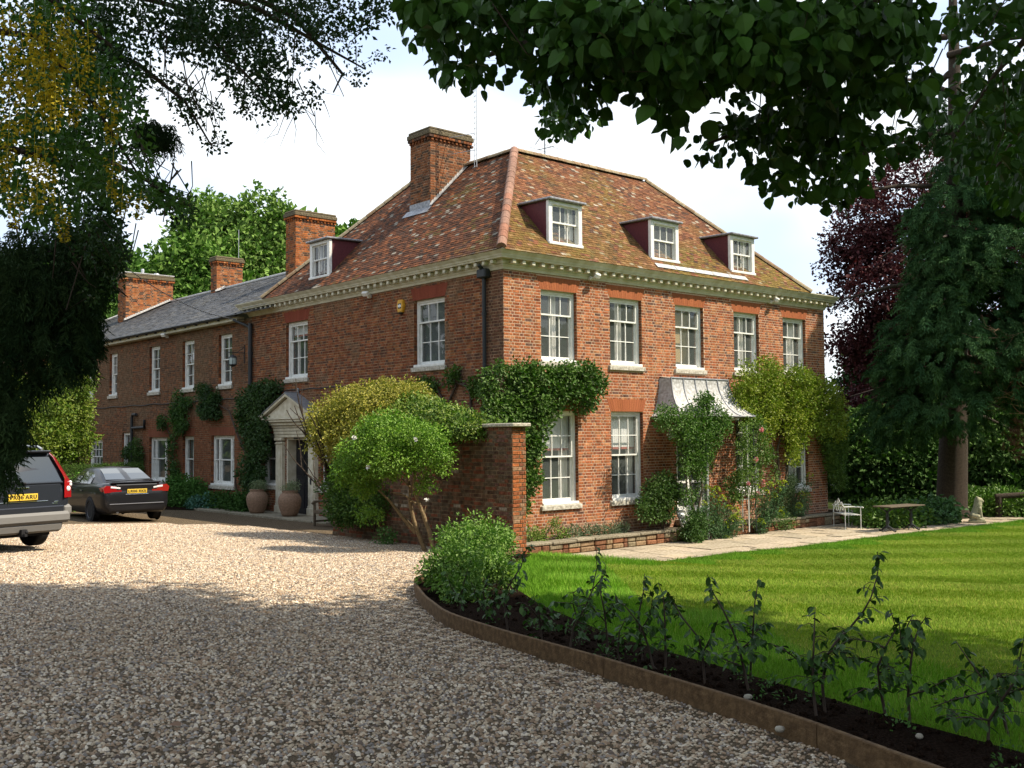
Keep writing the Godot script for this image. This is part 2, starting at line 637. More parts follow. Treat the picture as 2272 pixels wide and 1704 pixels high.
func build_ground() -> void:
	# far ground to the horizon
	var b := MB.new()
	var st := [-420.0, -200.0, -100.0, -60.0, -40.0, -30.0, -24.0, -20.0, -16.0, -12.0, -8.0, -4.0, 0.0, 4.0, 8.0, 12.0, 16.0, 20.0, 24.0, 30.0, 40.0, 60.0, 100.0, 200.0, 420.0]
	for i in st.size() - 1:
		for j in st.size() - 1:
			var q := []
			for w in [[0, 0], [0, 1], [1, 1], [1, 0]]:
				q.append(gp(st[i + w[0]], st[j + w[1]], -0.09))
			b.quad(q[0], q[1], q[2], q[3])
	part(self, "ground", b, M.ground, "structure").set_meta("label", "dark earth and grass ground reaching to the trees")
	var edge := v2s(EDGE)
	var lawn := v2s(LAWN)
	var gpoly := edge.duplicate()
	gpoly.append_array([Vector2(-45, 26), Vector2(-45, -60), Vector2(-4, -60), Vector2(-2.0, -24), Vector2(-2.0, -15), Vector2(-1.2, -14.4), Vector2(-1.15, -7), Vector2(-0.05, -6.4), Vector2(-0.05, 0.4), Vector2(-3.5, 0.4)])
	sheet("gravel_drive", gpoly, 0.8, 0.0, M.gravel, "pale gravel drive in front of the house")
	var lp := lawn.duplicate()
	lp.append_array([Vector2(-14, 30), Vector2(70, 30), Vector2(70, 4.2), Vector2(20, 4.2), Vector2(16.2, 4.15), Vector2(11, 3.7), Vector2(6.4, 3.62), Vector2(4.6, 3.3), Vector2(0.42, 3.2), Vector2(-0.9, 3.15), Vector2(-1.0, 1.5), Vector2(-3.2, 1.2)])
	sheet("lawn", lp, 0.9, 0.004, M.lawn, "striped mown lawn beside the terrace")
	var sp := edge.duplicate()
	var back := lawn.duplicate()
	back.reverse()
	sp.append(Vector2(-14.5, 26))
	sp.append_array(back)
	sheet("soil_bed", sp, 0.4, 0.05, M.soil, "dark soil bed between the timber edging and the lawn")
	sheet("grass_verge", [Vector2(-13.5, 5.9), Vector2(-13.22, 6.5), Vector2(-13.5, 7.1), Vector2(-15.2, 8.4), Vector2(-30, 14), Vector2(-30, 3), Vector2(-15.5, 4.8)], 0.8, 0.012, M.lawn, "small grass verge at the edge of the gravel")
	sheet("planting_bed", [Vector2(-0.03, -6.5), Vector2(-0.03, -60), Vector2(-2.4, -60), Vector2(-2.0, -24), Vector2(-2.0, -15), Vector2(-1.2, -14.4), Vector2(-0.7, -12.0), Vector2(-0.7, -7.0)], 0.8, 0.02, M.soil, "planting bed along the foot of the side wall")
	# paved step along the side of the house
	var ap := MB.new()
	rng.seed = 71
	var st2 := piece(self, numbered("paved_step"))
	st2.set_meta("kind", "structure")
	st2.set_meta("label", "low stone paved step in front of the side door")
	var z := -14.6
	while z < -6.6:
		var l := rr(0.7, 1.1)
		var m := MB.new()
		m.col = Color(0.3, 0.27, 0.21) * rr(0.8, 1.15)
		m.cbox(Transform3D(Basis(UP, rr(-0.01, 0.01)), Vector3(-0.62 + rr(-0.02, 0.02), 0.03, z + l / 2)), Vector3(1.2, 0.16, l - 0.012), 0.012)
		part(st2, "slab", m, M.slab)
		z += l
	pebbles()
	grass()


# the stones of the drive and the blades of the lawn: square metre mats, laid edge to edge and turned at random
func pebbles() -> void:
	rng.seed = 21
	var mats := []
	for k in 3:
		var b := MB.new()
		for i in 1500:
			var p := Vector3(rr(-0.5, 0.5), 0, rr(-0.5, 0.5))
			var s := rr(0.007, 0.0155) * (1.5 if rng.randf() < 0.06 else 1.0)
			var t := rng.randf()
			b.col = stone_tone(t)
			# squashed eight-faced stone with a flattened top
			var bs := Basis(UP, rr(0, TAU)) * Basis(Vector3.RIGHT, rr(-0.4, 0.4))
			var q := []
			for w in 5:
				var an := TAU * w / 5 + rr(-0.3, 0.3)
				q.append(bs * Vector3(cos(an) * s * rr(0.9, 1.6), rr(-0.1, 0.25) * s, sin(an) * s * rr(0.8, 1.1)) + p)
			var tp := []
			for w in 5:
				tp.append(p + (q[w] - p) * rr(0.35, 0.6) + Vector3(0, s * rr(0.55, 0.9), 0))
			for w in 5:
				var w2 := (w + 1) % 5
				b.quad(q[w2], q[w], tp[w], tp[w2])
			b.tri(tp[0], tp[2], tp[1])
			b.tri(tp[0], tp[3], tp[2])
			b.tri(tp[0], tp[4], tp[3])
		mats.append(b.mesh())
	var edge := PackedVector2Array(v2s(EDGE) + [Vector2(-60, 26), Vector2(-60, -8), Vector2(-3.62, -8)])
	var where := [[], [], []]
	var fill := []
	for i in range(-22, 0):
		for j in range(-12, 20):
			var c := Vector2(i + 0.5, j + 0.5)
			var p := gp(c.x, c.y)
			var v := p - CAM
			var dep := v.dot(FX)
			if dep < 2.5 or dep > 27 or absf(v.dot(RX)) > dep * 0.56 + 1.2:
				continue
			if c.x > -0.8:
				continue
			var ok := true
			for q in [Vector2(0.5, 0.5), Vector2(-0.5, 0.5), Vector2(0.5, -0.5), Vector2(-0.5, -0.5)]:
				if not Geometry2D.is_point_in_polygon(c + q, edge) or c.x > -1.6:
					ok = false
			if not ok:
				for a in 5:
					for d in 5:
						var s := c + Vector2(a - 2, d - 2) * 0.2
						if s.x < -1.2 and Geometry2D.is_point_in_polygon(s, edge):
							fill.append(Transform3D(Basis(UP, PI / 2 * (rng.randi() % 4)), gp(s.x, s.y)))
				continue
			var nn := Vector3(gy(c.x - 0.5, c.y) - gy(c.x + 0.5, c.y), 1.0, gy(c.x, c.y - 0.5) - gy(c.x, c.y + 0.5)).normalized()
			var xx := nn.cross(Vector3(0, 0, 1)).normalized() * -1
			if xx.x < 0:
				xx = -xx
			var bs := Basis(xx, nn, xx.cross(nn))
			where[rng.randi() % 3].append(Transform3D(bs * Basis(UP, PI / 2 * (rng.randi() % 4)), p))
	# small mats that fill up to the curved edge
	var small := MB.new()
	for i in 64:
		var p := Vector3(rr(-0.1, 0.1), 0.001, rr(-0.1, 0.1))
		var s := rr(0.007, 0.0145)
		small.col = stone_tone(rng.randf())
		small.ball(p, Vector3(s * rr(0.9, 1.5), s * 0.8, s), 5, 3)
	for k in 3:
		many(self, "gravel", mats[k], M.pebble, where[k], []).set_meta("label", "loose pale and brown gravel stones on the drive")
	many(self, "gravel", small.mesh(), M.pebble, fill, []).set_meta("label", "loose gravel stones along the timber edging")


func stone_tone(t: float) -> Color:
	var cc := Color(0.5, 0.4, 0.28)
	if t < 0.32:
		cc = Color(0.34, 0.24, 0.155)
	elif t < 0.5:
		cc = Color(0.3, 0.265, 0.23)
	elif t < 0.68:
		cc = Color(0.66, 0.57, 0.44)
	elif t < 0.76:
		cc = Color(0.15, 0.115, 0.09)
	return cc * rr(0.78, 1.2)


func grass() -> void:
	rng.seed = 31
	var F2 := Vector3(FX.x, 0, FX.z).normalized()
	var R2 := Vector3(RX.x, 0, RX.z).normalized()
	var mats := []
	for k in 4:
		var b := MB.new()
		var tall := k >= 2
		for i in (2600 if not tall else 2200):
			var p := Vector3(rr(-0.55, 0.55), 0, rr(-0.55, 0.55))
			var h := rr(0.018, 0.04) if not tall else rr(0.04, 0.1)
			var an := rr(0, TAU)
			var side := Vector3(cos(an), 0, sin(an)) * (0.0035 if not tall else 0.004)
			var lean := Vector3(rr(-1, 1), 0, rr(-1, 1)) * h * 0.5 + Vector3(0, 0, -0.35 if k % 2 == 0 else 0.35) * h
			var t := rng.randf()
			b.col = Color(0.22, 0.31, 0.04).lerp(Color(0.14, 0.24, 0.025), t) if rng.randf() > 0.1 else Color(0.36, 0.34, 0.1)
			b.col *= rr(0.85, 1.15)
			b.tri(p - side, p + side, p + lean + Vector3(0, h, 0))
		mats.append(b.mesh())
	var lp := PackedVector2Array(v2s(LAWN) + [Vector2(-14, 30), Vector2(40, 30), Vector2(40, 4.4), Vector2(16.2, 4.2), Vector2(11, 3.8), Vector2(6.4, 3.72), Vector2(4.6, 3.4), Vector2(0.42, 3.3), Vector2(-1.1, 3.2), Vector2(-2.6, 3.6)])
	var where := [[], [], [], []]
	var tint := [[], [], [], []]
	var tuft := []
	var tuft_tint := []
	for i in range(2, 46):
		for j in range(-30, 31):
			var o := CAM + F2 * (i + 0.5) + R2 * j
			if j < -i * 0.5 - 1.5 or j > i * 0.52 + 1.5:
				continue
			var inside := 0
			for q in [[0.5, 0.5], [-0.5, 0.5], [0.5, -0.5], [-0.5, -0.5]]:
				var w: Vector3 = o + F2 * q[0] + R2 * q[1]
				if Geometry2D.is_point_in_polygon(Vector2(w.x, w.z), lp):
					inside += 1
			if inside == 0:
				continue
			if inside < 4:
				# tiles cut by the edge are filled with quarter-metre tufts
				for a in 4:
					for d in 4:
						var w := o + F2 * (a * 0.25 - 0.375) + R2 * (d * 0.25 - 0.375)
						if Geometry2D.is_point_in_polygon(Vector2(w.x, w.z), lp):
							tuft.append(Transform3D(Basis(UP, rr(0, TAU)), gp(w.x, w.z, 0.004)))
							tuft_tint.append(Color(0.85, 1.05, 0.72) * (1.0 + 0.3 * noise.get_noise_2d(w.x, w.z)))
				continue
			var p := gp(o.x, o.z, 0.004)
			var nn := Vector3(gy(o.x - 0.5, o.z) - gy(o.x + 0.5, o.z), 1.0, gy(o.x, o.z - 0.5) - gy(o.x, o.z + 0.5)).normalized()
			var zz := (F2 - nn * F2.dot(nn)).normalized()
			var bs := Basis(nn.cross(zz), nn, zz)
			# the unmown strip beside the bed
			var dist := 99.0
			for k in LAWN.size() - 1:
				var cl := Geometry2D.get_closest_point_to_segment(Vector2(o.x, o.z), Vector2(LAWN[k][0], LAWN[k][1]), Vector2(LAWN[k + 1][0], LAWN[k + 1][1]))
				dist = minf(dist, cl.distance_to(Vector2(o.x, o.z)))
			var long := dist < 1.7 + 0.8 * noise.get_noise_2d(o.x * 2, o.z * 2)
			var k: int = (2 if long else 0) + (i / 1) % 2
			where[k].append(Transform3D(bs, p))
			var v := 1.0 + 0.35 * noise.get_noise_2d(o.x, o.z)
			var yel := 0.5 + 0.5 * noise.get_noise_2d(o.x * 0.7 + 40, o.z * 0.7)
			var base := Color(0.95, 1.0, 0.75).lerp(Color(1.35, 1.12, 1.05), yel) * v
			if long:
				base = Color(0.8, 1.08, 0.7) * v
			elif i % 2:
				base *= 0.92
			tint[k].append(base)
	for k in 4:
		many(self, "grass", mats[k], M.grass, where[k], tint[k]).set_meta("label", "short mown grass blades of the lawn" if k < 2 else "longer grass blades along the soil bed")
	var tb := MB.new()
	for i in 190:
		var p := Vector3(rr(-0.15, 0.15), 0, rr(-0.15, 0.15))
		var h := rr(0.03, 0.075)
		var an := rr(0, TAU)
		var side := Vector3(cos(an), 0, sin(an)) * 0.004
		tb.col = Color(0.2, 0.3, 0.04).lerp(Color(0.13, 0.24, 0.025), rng.randf()) * rr(0.85, 1.15)
		tb.tri(p - side, p + side, p + Vector3(rr(-1, 1), 0, rr(-1, 1)) * h * 0.6 + Vector3(0, h, 0))
	many(self, "grass", tb.mesh(), M.grass, tuft, tuft_tint).set_meta("label", "tufts of grass along the edges of the lawn")
	# verge at the left
	var vw := []
	for i in 10:
		for j in 9:
			var x := -13.5 - i * 0.5
			var z := 5.3 + j * 0.35 + rr(-0.1, 0.1)
			if x > -13.3 - absf(z - 6.5) * 0.7 and absf(z - 6.5) > 0.4:
				continue
			vw.append(Transform3D(Basis(UP, rr(0, 6)).scaled(Vector3(0.45, 1, 0.45)), gp(x, z, 0.012)))
	many(self, "grass", mats[2], M.grass, vw, []).set_meta("label", "tuft of grass at the edge of the gravel")


# ---------------------------------------------------------------- brickwork
var brick_unit: ArrayMesh
var brick_places := {}


func make_brick_unit() -> void:
	var b := MB.new()
	# unit brick: front face at z = 0.5 with worn edges, no back
	var x := 0.5
	var i := 0.47
	var yi := 0.42
	var f := [Vector3(-i, -yi, x), Vector3(i, -yi, x), Vector3(i, yi, x), Vector3(-i, yi, x)]
	var o := [Vector3(-x, -x, 0.2), Vector3(x, -x, 0.2), Vector3(x, x, 0.2), Vector3(-x, x, 0.2)]
	var k := [Vector3(-x, -x, -x), Vector3(x, -x, -x), Vector3(x, x, -x), Vector3(-x, x, -x)]
	b.quad(f[0], f[1], f[2], f[3])
	for s in 4:
		var t := (s + 1) % 4
		b.quad(o[s], o[t], f[t], f[s])
		b.quad(k[s], k[t], o[t], o[s])
	brick_unit = b.mesh()


# wall frames: x along the wall, y up, z out of the wall
func front_frame() -> Transform3D:
	return Transform3D()


func side_frame() -> Transform3D:
	return Transform3D(Basis(Vector3(0, 0, 1), UP, Vector3(-1, 0, 0)), Vector3.ZERO)


func mix3(pal: Array) -> Color:
	var t := rng.randf()
	for p in pal:
		t -= p[1]
		if t < 0:
			return p[0] * rr(0.82, 1.16)
	return pal[0][0]


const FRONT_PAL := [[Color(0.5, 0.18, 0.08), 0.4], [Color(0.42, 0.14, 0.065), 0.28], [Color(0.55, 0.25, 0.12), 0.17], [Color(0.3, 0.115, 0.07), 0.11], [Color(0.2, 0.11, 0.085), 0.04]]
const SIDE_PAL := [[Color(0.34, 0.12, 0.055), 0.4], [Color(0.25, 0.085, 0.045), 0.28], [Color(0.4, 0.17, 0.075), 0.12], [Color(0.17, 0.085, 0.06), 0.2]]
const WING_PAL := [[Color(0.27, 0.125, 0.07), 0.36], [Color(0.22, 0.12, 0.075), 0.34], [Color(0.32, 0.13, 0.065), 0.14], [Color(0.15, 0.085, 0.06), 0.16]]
const CHIM_PAL := [[Color(0.44, 0.155, 0.055), 0.45], [Color(0.38, 0.12, 0.05), 0.2], [Color(0.11, 0.07, 0.055), 0.27], [Color(0.5, 0.23, 0.1), 0.08]]
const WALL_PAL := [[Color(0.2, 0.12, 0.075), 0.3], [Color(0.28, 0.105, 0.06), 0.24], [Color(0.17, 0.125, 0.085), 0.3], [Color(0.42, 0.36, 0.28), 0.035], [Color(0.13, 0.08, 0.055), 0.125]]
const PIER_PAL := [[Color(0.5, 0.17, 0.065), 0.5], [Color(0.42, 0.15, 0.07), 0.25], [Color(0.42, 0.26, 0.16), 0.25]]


# lays courses of Flemish bond, cut round the openings; adds [transform, colour] to out
func lay(fr: Transform3D, u0: float, u1: float, y0: float, y1: float, holes: Array, pal: Array, out: Array, dark_quoin := 0.0, limit = null, course := 0.075) -> void:
	var rows := int(round((y1 - y0) / course))
	var j := 0.0135
	for r in rows:
		var y := y0 + (r + 0.5) * course
		var cut := []
		for h in holes:
			if y > h.y0 - 0.12 - 0.01 and y < h.y0 and h.get("sill", true):
				cut.append([h.u0 - 0.08, h.u1 + 0.08])
			elif y >= h.y0 and y < h.y1:
				cut.append([h.u0, h.u1])
			elif y >= h.y1 and y < h.y1 + h.get("lt", 0.0):
				var sp: float = 0.02 + (y - h.y1) * 0.38
				cut.append([h.u0 - sp, h.u1 + sp])
		var u := u0 - (0.0 if r % 2 == 0 else 0.173)
		var k := 0
		while u < u1:
			var w := 0.234 if (k + r) % 2 == 0 else 0.1125
			k += 1
			var a := maxf(u + j * 0.5, u0)
			var b := minf(u + w - j * 0.5, u1)
			u += w
			if limit != null:
				var lim = limit.call(y)
				a = maxf(a, lim[0])
				b = minf(b, lim[1])
			for c in cut:
				if a < c[1] and b > c[0]:
					if a >= c[0] and b <= c[1]:
						b = a
					elif a < c[0]:
						b = c[0] - 0.003
					else:
						a = c[1] + 0.003
			if b - a < 0.03:
				continue
			var bs := fr.basis * Basis(Vector3(0, 0, 1), rr(-0.006, 0.006)).scaled_local(Vector3(b - a, course - j + rr(-0.002, 0.002), 0.03))
			var col := mix3(pal)
			if w < 0.12 and rng.randf() < 0.25:
				col = col.lerp(Color(0.17, 0.09, 0.07), 0.55)
			out.append([Transform3D(bs, fr * Vector3((a + b) / 2, y, -0.009 + rr(-0.0015, 0.002))), col])


# the wall behind the bricks, with its thickness shown in the openings
func wall_sheet(parent: Node, fr: Transform3D, u0: float, u1: float, y0: float, y1: float, holes: Array, m: Material, rev: Material) -> void:
	var us := [u0, u1]
	var ys := [y0, y1]
	for h in holes:
		us.append_array([h.u0, h.u1])
		ys.append_array([h.y0, h.y1])
	us.sort()
	ys.sort()
	var b := MB.new()
	var rb := MB.new()
	rb.col = Color(0.3, 0.12, 0.065)
	for i in us.size() - 1:
		for k in ys.size() - 1:
			if us[i + 1] - us[i] < 0.001 or ys[k + 1] - ys[k] < 0.001:
				continue
			var c := Vector2((us[i] + us[i + 1]) / 2, (ys[k] + ys[k + 1]) / 2)
			var open := false
			for h in holes:
				if c.x > h.u0 and c.x < h.u1 and c.y > h.y0 and c.y < h.y1:
					open = true
			if not open:
				for d in [0.0, -0.34]:
					var q := []
					for w in [[0, 0], [1, 0], [1, 1], [0, 1]]:
						q.append(fr * Vector3(us[i + w[0]], ys[k + w[1]], d))
					if d == 0.0:
						b.quad(q[0], q[1], q[2], q[3])
					else:
						b.quad(q[1], q[0], q[3], q[2])
	for h in holes:
		var q := func(u: float, y: float, d: float) -> Vector3: return fr * Vector3(u, y, d)
		var n := int((h.y1 - h.y0) / 0.075)
		for r in n:
			var ya: float = h.y0 + r * 0.075 + 0.005
			var yb: float = ya + 0.066
			rb.col = mix3(SIDE_PAL)
			rb.quad(q.call(h.u0 + 0.003, ya, 0.0), q.call(h.u0 + 0.003, ya, -0.33), q.call(h.u0 + 0.003, yb, -0.33), q.call(h.u0 + 0.003, yb, 0.0))
			rb.quad(q.call(h.u1 - 0.003, ya, -0.33), q.call(h.u1 - 0.003, ya, 0.0), q.call(h.u1 - 0.003, yb, 0.0), q.call(h.u1 - 0.003, yb, -0.33))
		b.quad(q.call(h.u0, h.y0, 0.0), q.call(h.u0, h.y0, -0.34), q.call(h.u0, h.y1, -0.34), q.call(h.u0, h.y1, 0.0))
		b.quad(q.call(h.u1, h.y0, -0.34), q.call(h.u1, h.y0, 0.0), q.call(h.u1, h.y1, 0.0), q.call(h.u1, h.y1, -0.34))
		b.quad(q.call(h.u0, h.y1, 0.0), q.call(h.u0, h.y1, -0.34), q.call(h.u1, h.y1, -0.34), q.call(h.u1, h.y1, 0.0))
		b.quad(q.call(h.u0, h.y0, -0.34), q.call(h.u0, h.y0, 0.0), q.call(h.u1, h.y0, 0.0), q.call(h.u1, h.y0, -0.34))
	part(parent, "mortar_backing", b, m)
	part(parent, "reveal", rb, rev, "stuff")


# flat arch of thin rubbed bricks over an opening
func lintel(parent: Node, fr: Transform3D, h: Dictionary, col: Color, joint: float) -> void:
	var b := MB.new()
	var lt: float = h.lt
	var n := int((h.u1 - h.u0) / 0.075)
	var sp := 0.38 * lt + 0.02
	var w: float = h.u1 - h.u0
	for k in n:
		var f0 := float(k) / n
		var f1 := float(k + 1) / n
		b.col = col * rr(0.9, 1.08)
		var a0: float = h.u0 - 0.02 + f0 * (w + 0.04) + joint
		var a1: float = h.u0 - 0.02 + f1 * (w + 0.04) - joint
		var c0: float = h.u0 - sp + f0 * (w + 2 * sp) + joint
		var c1: float = h.u0 - sp + f1 * (w + 2 * sp) - joint
		var z := 0.007 + rr(-0.001, 0.001)
		var q := [[a0, h.y1 + 0.002], [a1, h.y1 + 0.002], [c1, h.y1 + lt], [c0, h.y1 + lt]]
		var fq := []
		var bq := []
		for p in q:
			fq.append(fr * Vector3(p[0], p[1], z))
			bq.append(fr * Vector3(p[0], p[1], -0.02))
		b.quad(fq[0], fq[1], fq[2], fq[3])
		for s in 4:
			b.quad(bq[s], bq[(s + 1) % 4], fq[(s + 1) % 4], fq[s])
	part(parent, "lintel", b, M.rubbed_brick)


# ---------------------------------------------------------------- windows
var pane_unit: ArrayMesh


# a sash window standing in the opening h; sizes in local axes x along, y up, z out
func window(parent: Node, fr: Transform3D, h: Dictionary, o := {}) -> Node3D:
	var w: float = h.u1 - h.u0
	var t: float = h.y1 - h.y0
	var win := piece(parent, "window", Transform3D(fr.basis, fr * Vector3(h.u0, h.y0, 0)))
	var f := MB.new()
	var d: float = o.get("recess", 0.1)
	var side: float = o.get("box", 0.075)
	# box frame
	f.cbox(Transform3D(Basis(), Vector3(side / 2, t / 2, -d - 0.07)), Vector3(side, t, 0.14), 0.008)
	f.cbox(Transform3D(Basis(), Vector3(w - side / 2, t / 2, -d - 0.07)), Vector3(side, t, 0.14), 0.008)
	f.cbox(Transform3D(Basis(), Vector3(w / 2, t - 0.04, -d - 0.068)), Vector3(w - 2 * side, 0.08, 0.136), 0.008)
	var sill := MB.new()
	sill.cbox(Transform3D(Basis(), Vector3(w / 2, 0.035, -d + 0.0)), Vector3(w - 0.008, 0.07, 0.26), 0.01)
	part(win, "timber_sill", sill, M.white)
	if o.get("stone", true):
		var ss := MB.new()
		ss.cbox(Transform3D(Basis(), Vector3(w / 2, -0.062, -0.03)), Vector3(w + 0.15, 0.12, 0.2), 0.012)
		part(win, "stone_sill", ss, o.get("sillmat", M.sill_stone))
	var lights: Array = o.get("lights", [[side, w - side, o.get("cols", 3)]])
	for k in lights.size() - 1:
		var a: float = lights[k][1]
		var b2: float = lights[k + 1][0]
		f.cbox(Transform3D(Basis(), Vector3((a + b2) / 2, t / 2, -d - 0.066)), Vector3(b2 - a, t - 0.1, 0.132), 0.008)
	var rows: Array = o.get("rows", [1, 2])
	var y0 := 0.07
	var y1 := t - 0.08
	var meet := y0 + (y1 - y0) * float(rows[1]) / float(rows[0] + rows[1]) + 0.03
	for L in lights:
		var x0: float = L[0]
		var x1: float = L[1]
		for s in 2:
			var lo := meet - 0.02 if s == 0 else y0
			var hi := y1 if s == 0 else meet + 0.02
			var z := -d - 0.045 - 0.045 * s
			var st := 0.045
			var bot: float = 0.04 if s == 0 else o.get("bottom", 0.085)
			var top := 0.05 if s == 0 else 0.038
			f.xbox(Transform3D(Basis(), Vector3(x0 + st / 2, (lo + hi) / 2, z)), Vector3(st, hi - lo, 0.04))
			f.xbox(Transform3D(Basis(), Vector3(x1 - st / 2, (lo + hi) / 2, z)), Vector3(st, hi - lo, 0.04))
			f.xbox(Transform3D(Basis(), Vector3((x0 + x1) / 2, lo + bot / 2, z)), Vector3(x1 - x0 - 2 * st, bot, 0.038))
			f.xbox(Transform3D(Basis(), Vector3((x0 + x1) / 2, hi - top / 2, z)), Vector3(x1 - x0 - 2 * st, top, 0.038))
			var gx0 := x0 + st
			var gx1 := x1 - st
			var gy0 := lo + bot
			var gy1 := hi - top
			var nc: int = L[2]
			var nr: int = rows[s]
			for k in range(1, nc):
				f.xbox(Transform3D(Basis(), Vector3(lerpf(gx0, gx1, float(k) / nc), (gy0 + gy1) / 2, z)), Vector3(0.022, gy1 - gy0, 0.034))
			for k in range(1, nr):
				f.xbox(Transform3D(Basis(), Vector3((gx0 + gx1) / 2, lerpf(gy0, gy1, float(k) / nr), z)), Vector3(gx1 - gx0, 0.022, 0.031))
			for i in nc:
				for k in nr:
					var p := MeshInstance3D.new()
					p.name = "pane"
					p.mesh = pane_unit
					p.material_override = M.pane
					var a := lerpf(gx0, gx1, float(i) / nc) + (0.011 if i else 0.0)
					var b3 := lerpf(gx0, gx1, float(i + 1) / nc) - (0.011 if i < nc - 1 else 0.0)
					var c := lerpf(gy0, gy1, float(k) / nr) + (0.011 if k else 0.0)
					var e := lerpf(gy0, gy1, float(k + 1) / nr) - (0.011 if k < nr - 1 else 0.0)
					win.add_child(p, true)
					p.transform = Transform3D((Basis(UP, rr(-0.006, 0.006)) * Basis(Vector3.RIGHT, rr(-0.006, 0.006))).scaled_local(Vector3(b3 - a, e - c, 1)), Vector3((a + b3) / 2, (c + e) / 2, z - 0.006))
	part(win, "frame", f, M.white)
	# what hangs behind the glass
	for c in o.get("curtains", []):
		cloth(win, "curtain", c[0], c[1], c[2] if c.size() > 2 else 0.05, t - 0.05, -d - 0.28, M.curtain)
	if o.has("blind"):
		var by: float = o.blind
		cloth(win, "blind", 0.06, w - 0.06, by + 0.06, t - 0.05, -d - 0.2, M.blind, 0.004)
		cloth(win, "blind_hem", 0.06, w - 0.06, by, by + 0.06, -d - 0.2, M.blind_hem, 0.004)
	if o.get("dark", false):
		cloth(win, "blind", 0.02, w - 0.02, 0.03, t - 0.03, -d - 0.19, M.blind_dark, 0.0)
	if o.get("tan", false):
		cloth(win, "shutter", 0.05, w - 0.05, 0.03, t - 0.05, -d - 0.4, M.tan_wood, 0.0)
	return win


func cloth(parent: Node, called: String, x0: float, x1: float, y0: float, y1: float, z: float, m: Material, fold := 0.03) -> void:
	var b := MB.new()
	var n := maxi(2, int((x1 - x0) / 0.025))
	for k in n:
		var a := lerpf(x0, x1, float(k) / n)
		var e := lerpf(x0, x1, float(k + 1) / n)
		var za := z + sin(a * 70) * fold
		var ze := z + sin(e * 70) * fold
		b.quad(Vector3(a, y0, za), Vector3(e, y0, ze), Vector3(e, y1, ze), Vector3(a, y1, za))
	part(parent, called, b, m)


func hole(u0: float, u1: float, y0: float, y1: float, lt := 0.0, sill := true) -> Dictionary:
	return {"u0": u0, "u1": u1, "y0": y0, "y1": y1, "lt": lt, "sill": sill}


# bricks of a thing: the largest in the picture one by one, the others as one mass
func set_bricks(parent: Node, list: Array, single: int, near_mat: Material) -> void:
	var rest := list
	if single > 0:
		list.sort_custom(func(a, b): return a[0].origin.distance_squared_to(CAM) < b[0].origin.distance_squared_to(CAM))
		for k in mini(single, list.size()):
			var o := MeshInstance3D.new()
			o.name = "brick"
			var key := "%d" % (k % 8)
			if not brick_places.has(list[k][1]):
				brick_places[list[k][1]] = 0
			o.mesh = tinted(list[k][1])
			o.material_override = near_mat
			parent.add_child(o, true)
			o.transform = list[k][0]
		rest = list.slice(single)
	var tr := []
	var co := []
	for b in rest:
		tr.append(b[0])
		co.append(b[1])
	many(parent, "brickwork", brick_unit, M.brick, tr, co)


var tint_cache := {}


# the unit brick in one of a limited set of tones
func tinted(c: Color) -> ArrayMesh:
	var key := "%d_%d_%d" % [int(c.r * 24), int(c.g * 40), int(c.b * 40)]
	if not tint_cache.has(key):
		var a := brick_unit.surface_get_arrays(0)
		var pc := PackedColorArray()
		pc.resize(a[Mesh.ARRAY_VERTEX].size())
		pc.fill(Color(c.r, c.g, c.b))
		a[Mesh.ARRAY_COLOR] = pc
		var m := ArrayMesh.new()
		m.add_surface_from_arrays(Mesh.PRIMITIVE_TRIANGLES, a)
		tint_cache[key] = m
	return tint_cache[key]


# half-round tile over a hip or ridge
func cap_tile(parent: Node, called: String, a: Vector3, b: Vector3, r: float, col: Color) -> void:
	var m := MB.new()
	m.col = col
	var dir := (b - a).normalized()
	var x := dir.cross(UP).normalized()
	var y := x.cross(dir)
	var n := 7
	var ring := [[], []]
	for e in 2:
		for k in n + 1:
			var an := PI * k / n
			ring[e].append((a if e == 0 else b) + (x * cos(an) + y * sin(an)) * (r if e == 0 else r * 0.94))
	for k in n:
		m.quad(ring[0][k + 1], ring[0][k], ring[1][k], ring[1][k + 1])
	m.poly([a - y * 0.04] + ring[0])
	part(parent, called, m, M.ridge)


func cap_row(parent: Node, called: String, a: Vector3, b: Vector3, n: int, r: float, cols: Array) -> void:
	for k in n:
		var p := a.lerp(b, float(k) / n)
		var q := a.lerp(b, (k + 1.06) / n)
		cap_tile(parent, called, p + Vector3(0, rr(-0.006, 0.006), 0), q, r, cols[rng.randi() % cols.size()] * rr(0.88, 1.12))


# plain tiles over a slope given by its lower edge a-b and upper edge d-c (all in one plane)
func tiles(out: Array, a: Vector3, b: Vector3, c: Vector3, d: Vector3, w: float, gauge: float, tone: Callable, thick := 0.013) -> void:
	var u := (b - a).normalized()
	var n := (b - a).cross(d - a).normalized()
	var s := n.cross(u)
	var pl := PackedVector2Array()
	for p in [a, b, c, d]:
		pl.append(Vector2((p - a).dot(u), (p - a).dot(s)))
	var hi := maxf(pl[2].y, pl[3].y)
	var lo := minf(pl[0].x, pl[3].x)
	var right := maxf(pl[1].x, pl[2].x)
	for r in int(hi / gauge):
		var y := (r + 0.5) * gauge
		for k in int((right - lo) / w) + 1:
			var x := lo + (k + (0.5 if r % 2 else 0.0)) * w
			if not Geometry2D.is_point_in_polygon(Vector2(x, y), pl):
				continue
			var tilt := Basis(u, -0.085 + rr(-0.02, 0.02)) * Basis(n, rr(-0.02, 0.02))
			var bs := tilt * Basis(u, s, n)
			var p := a + u * x + s * (y + rr(-0.006, 0.006)) + n * (thick * 0.8 + rr(0, 0.005))
			out.append([Transform3D(bs.scaled_local(Vector3(w - rr(0.004, 0.01), gauge * 1.7, thick)), p), tone.call(p)])


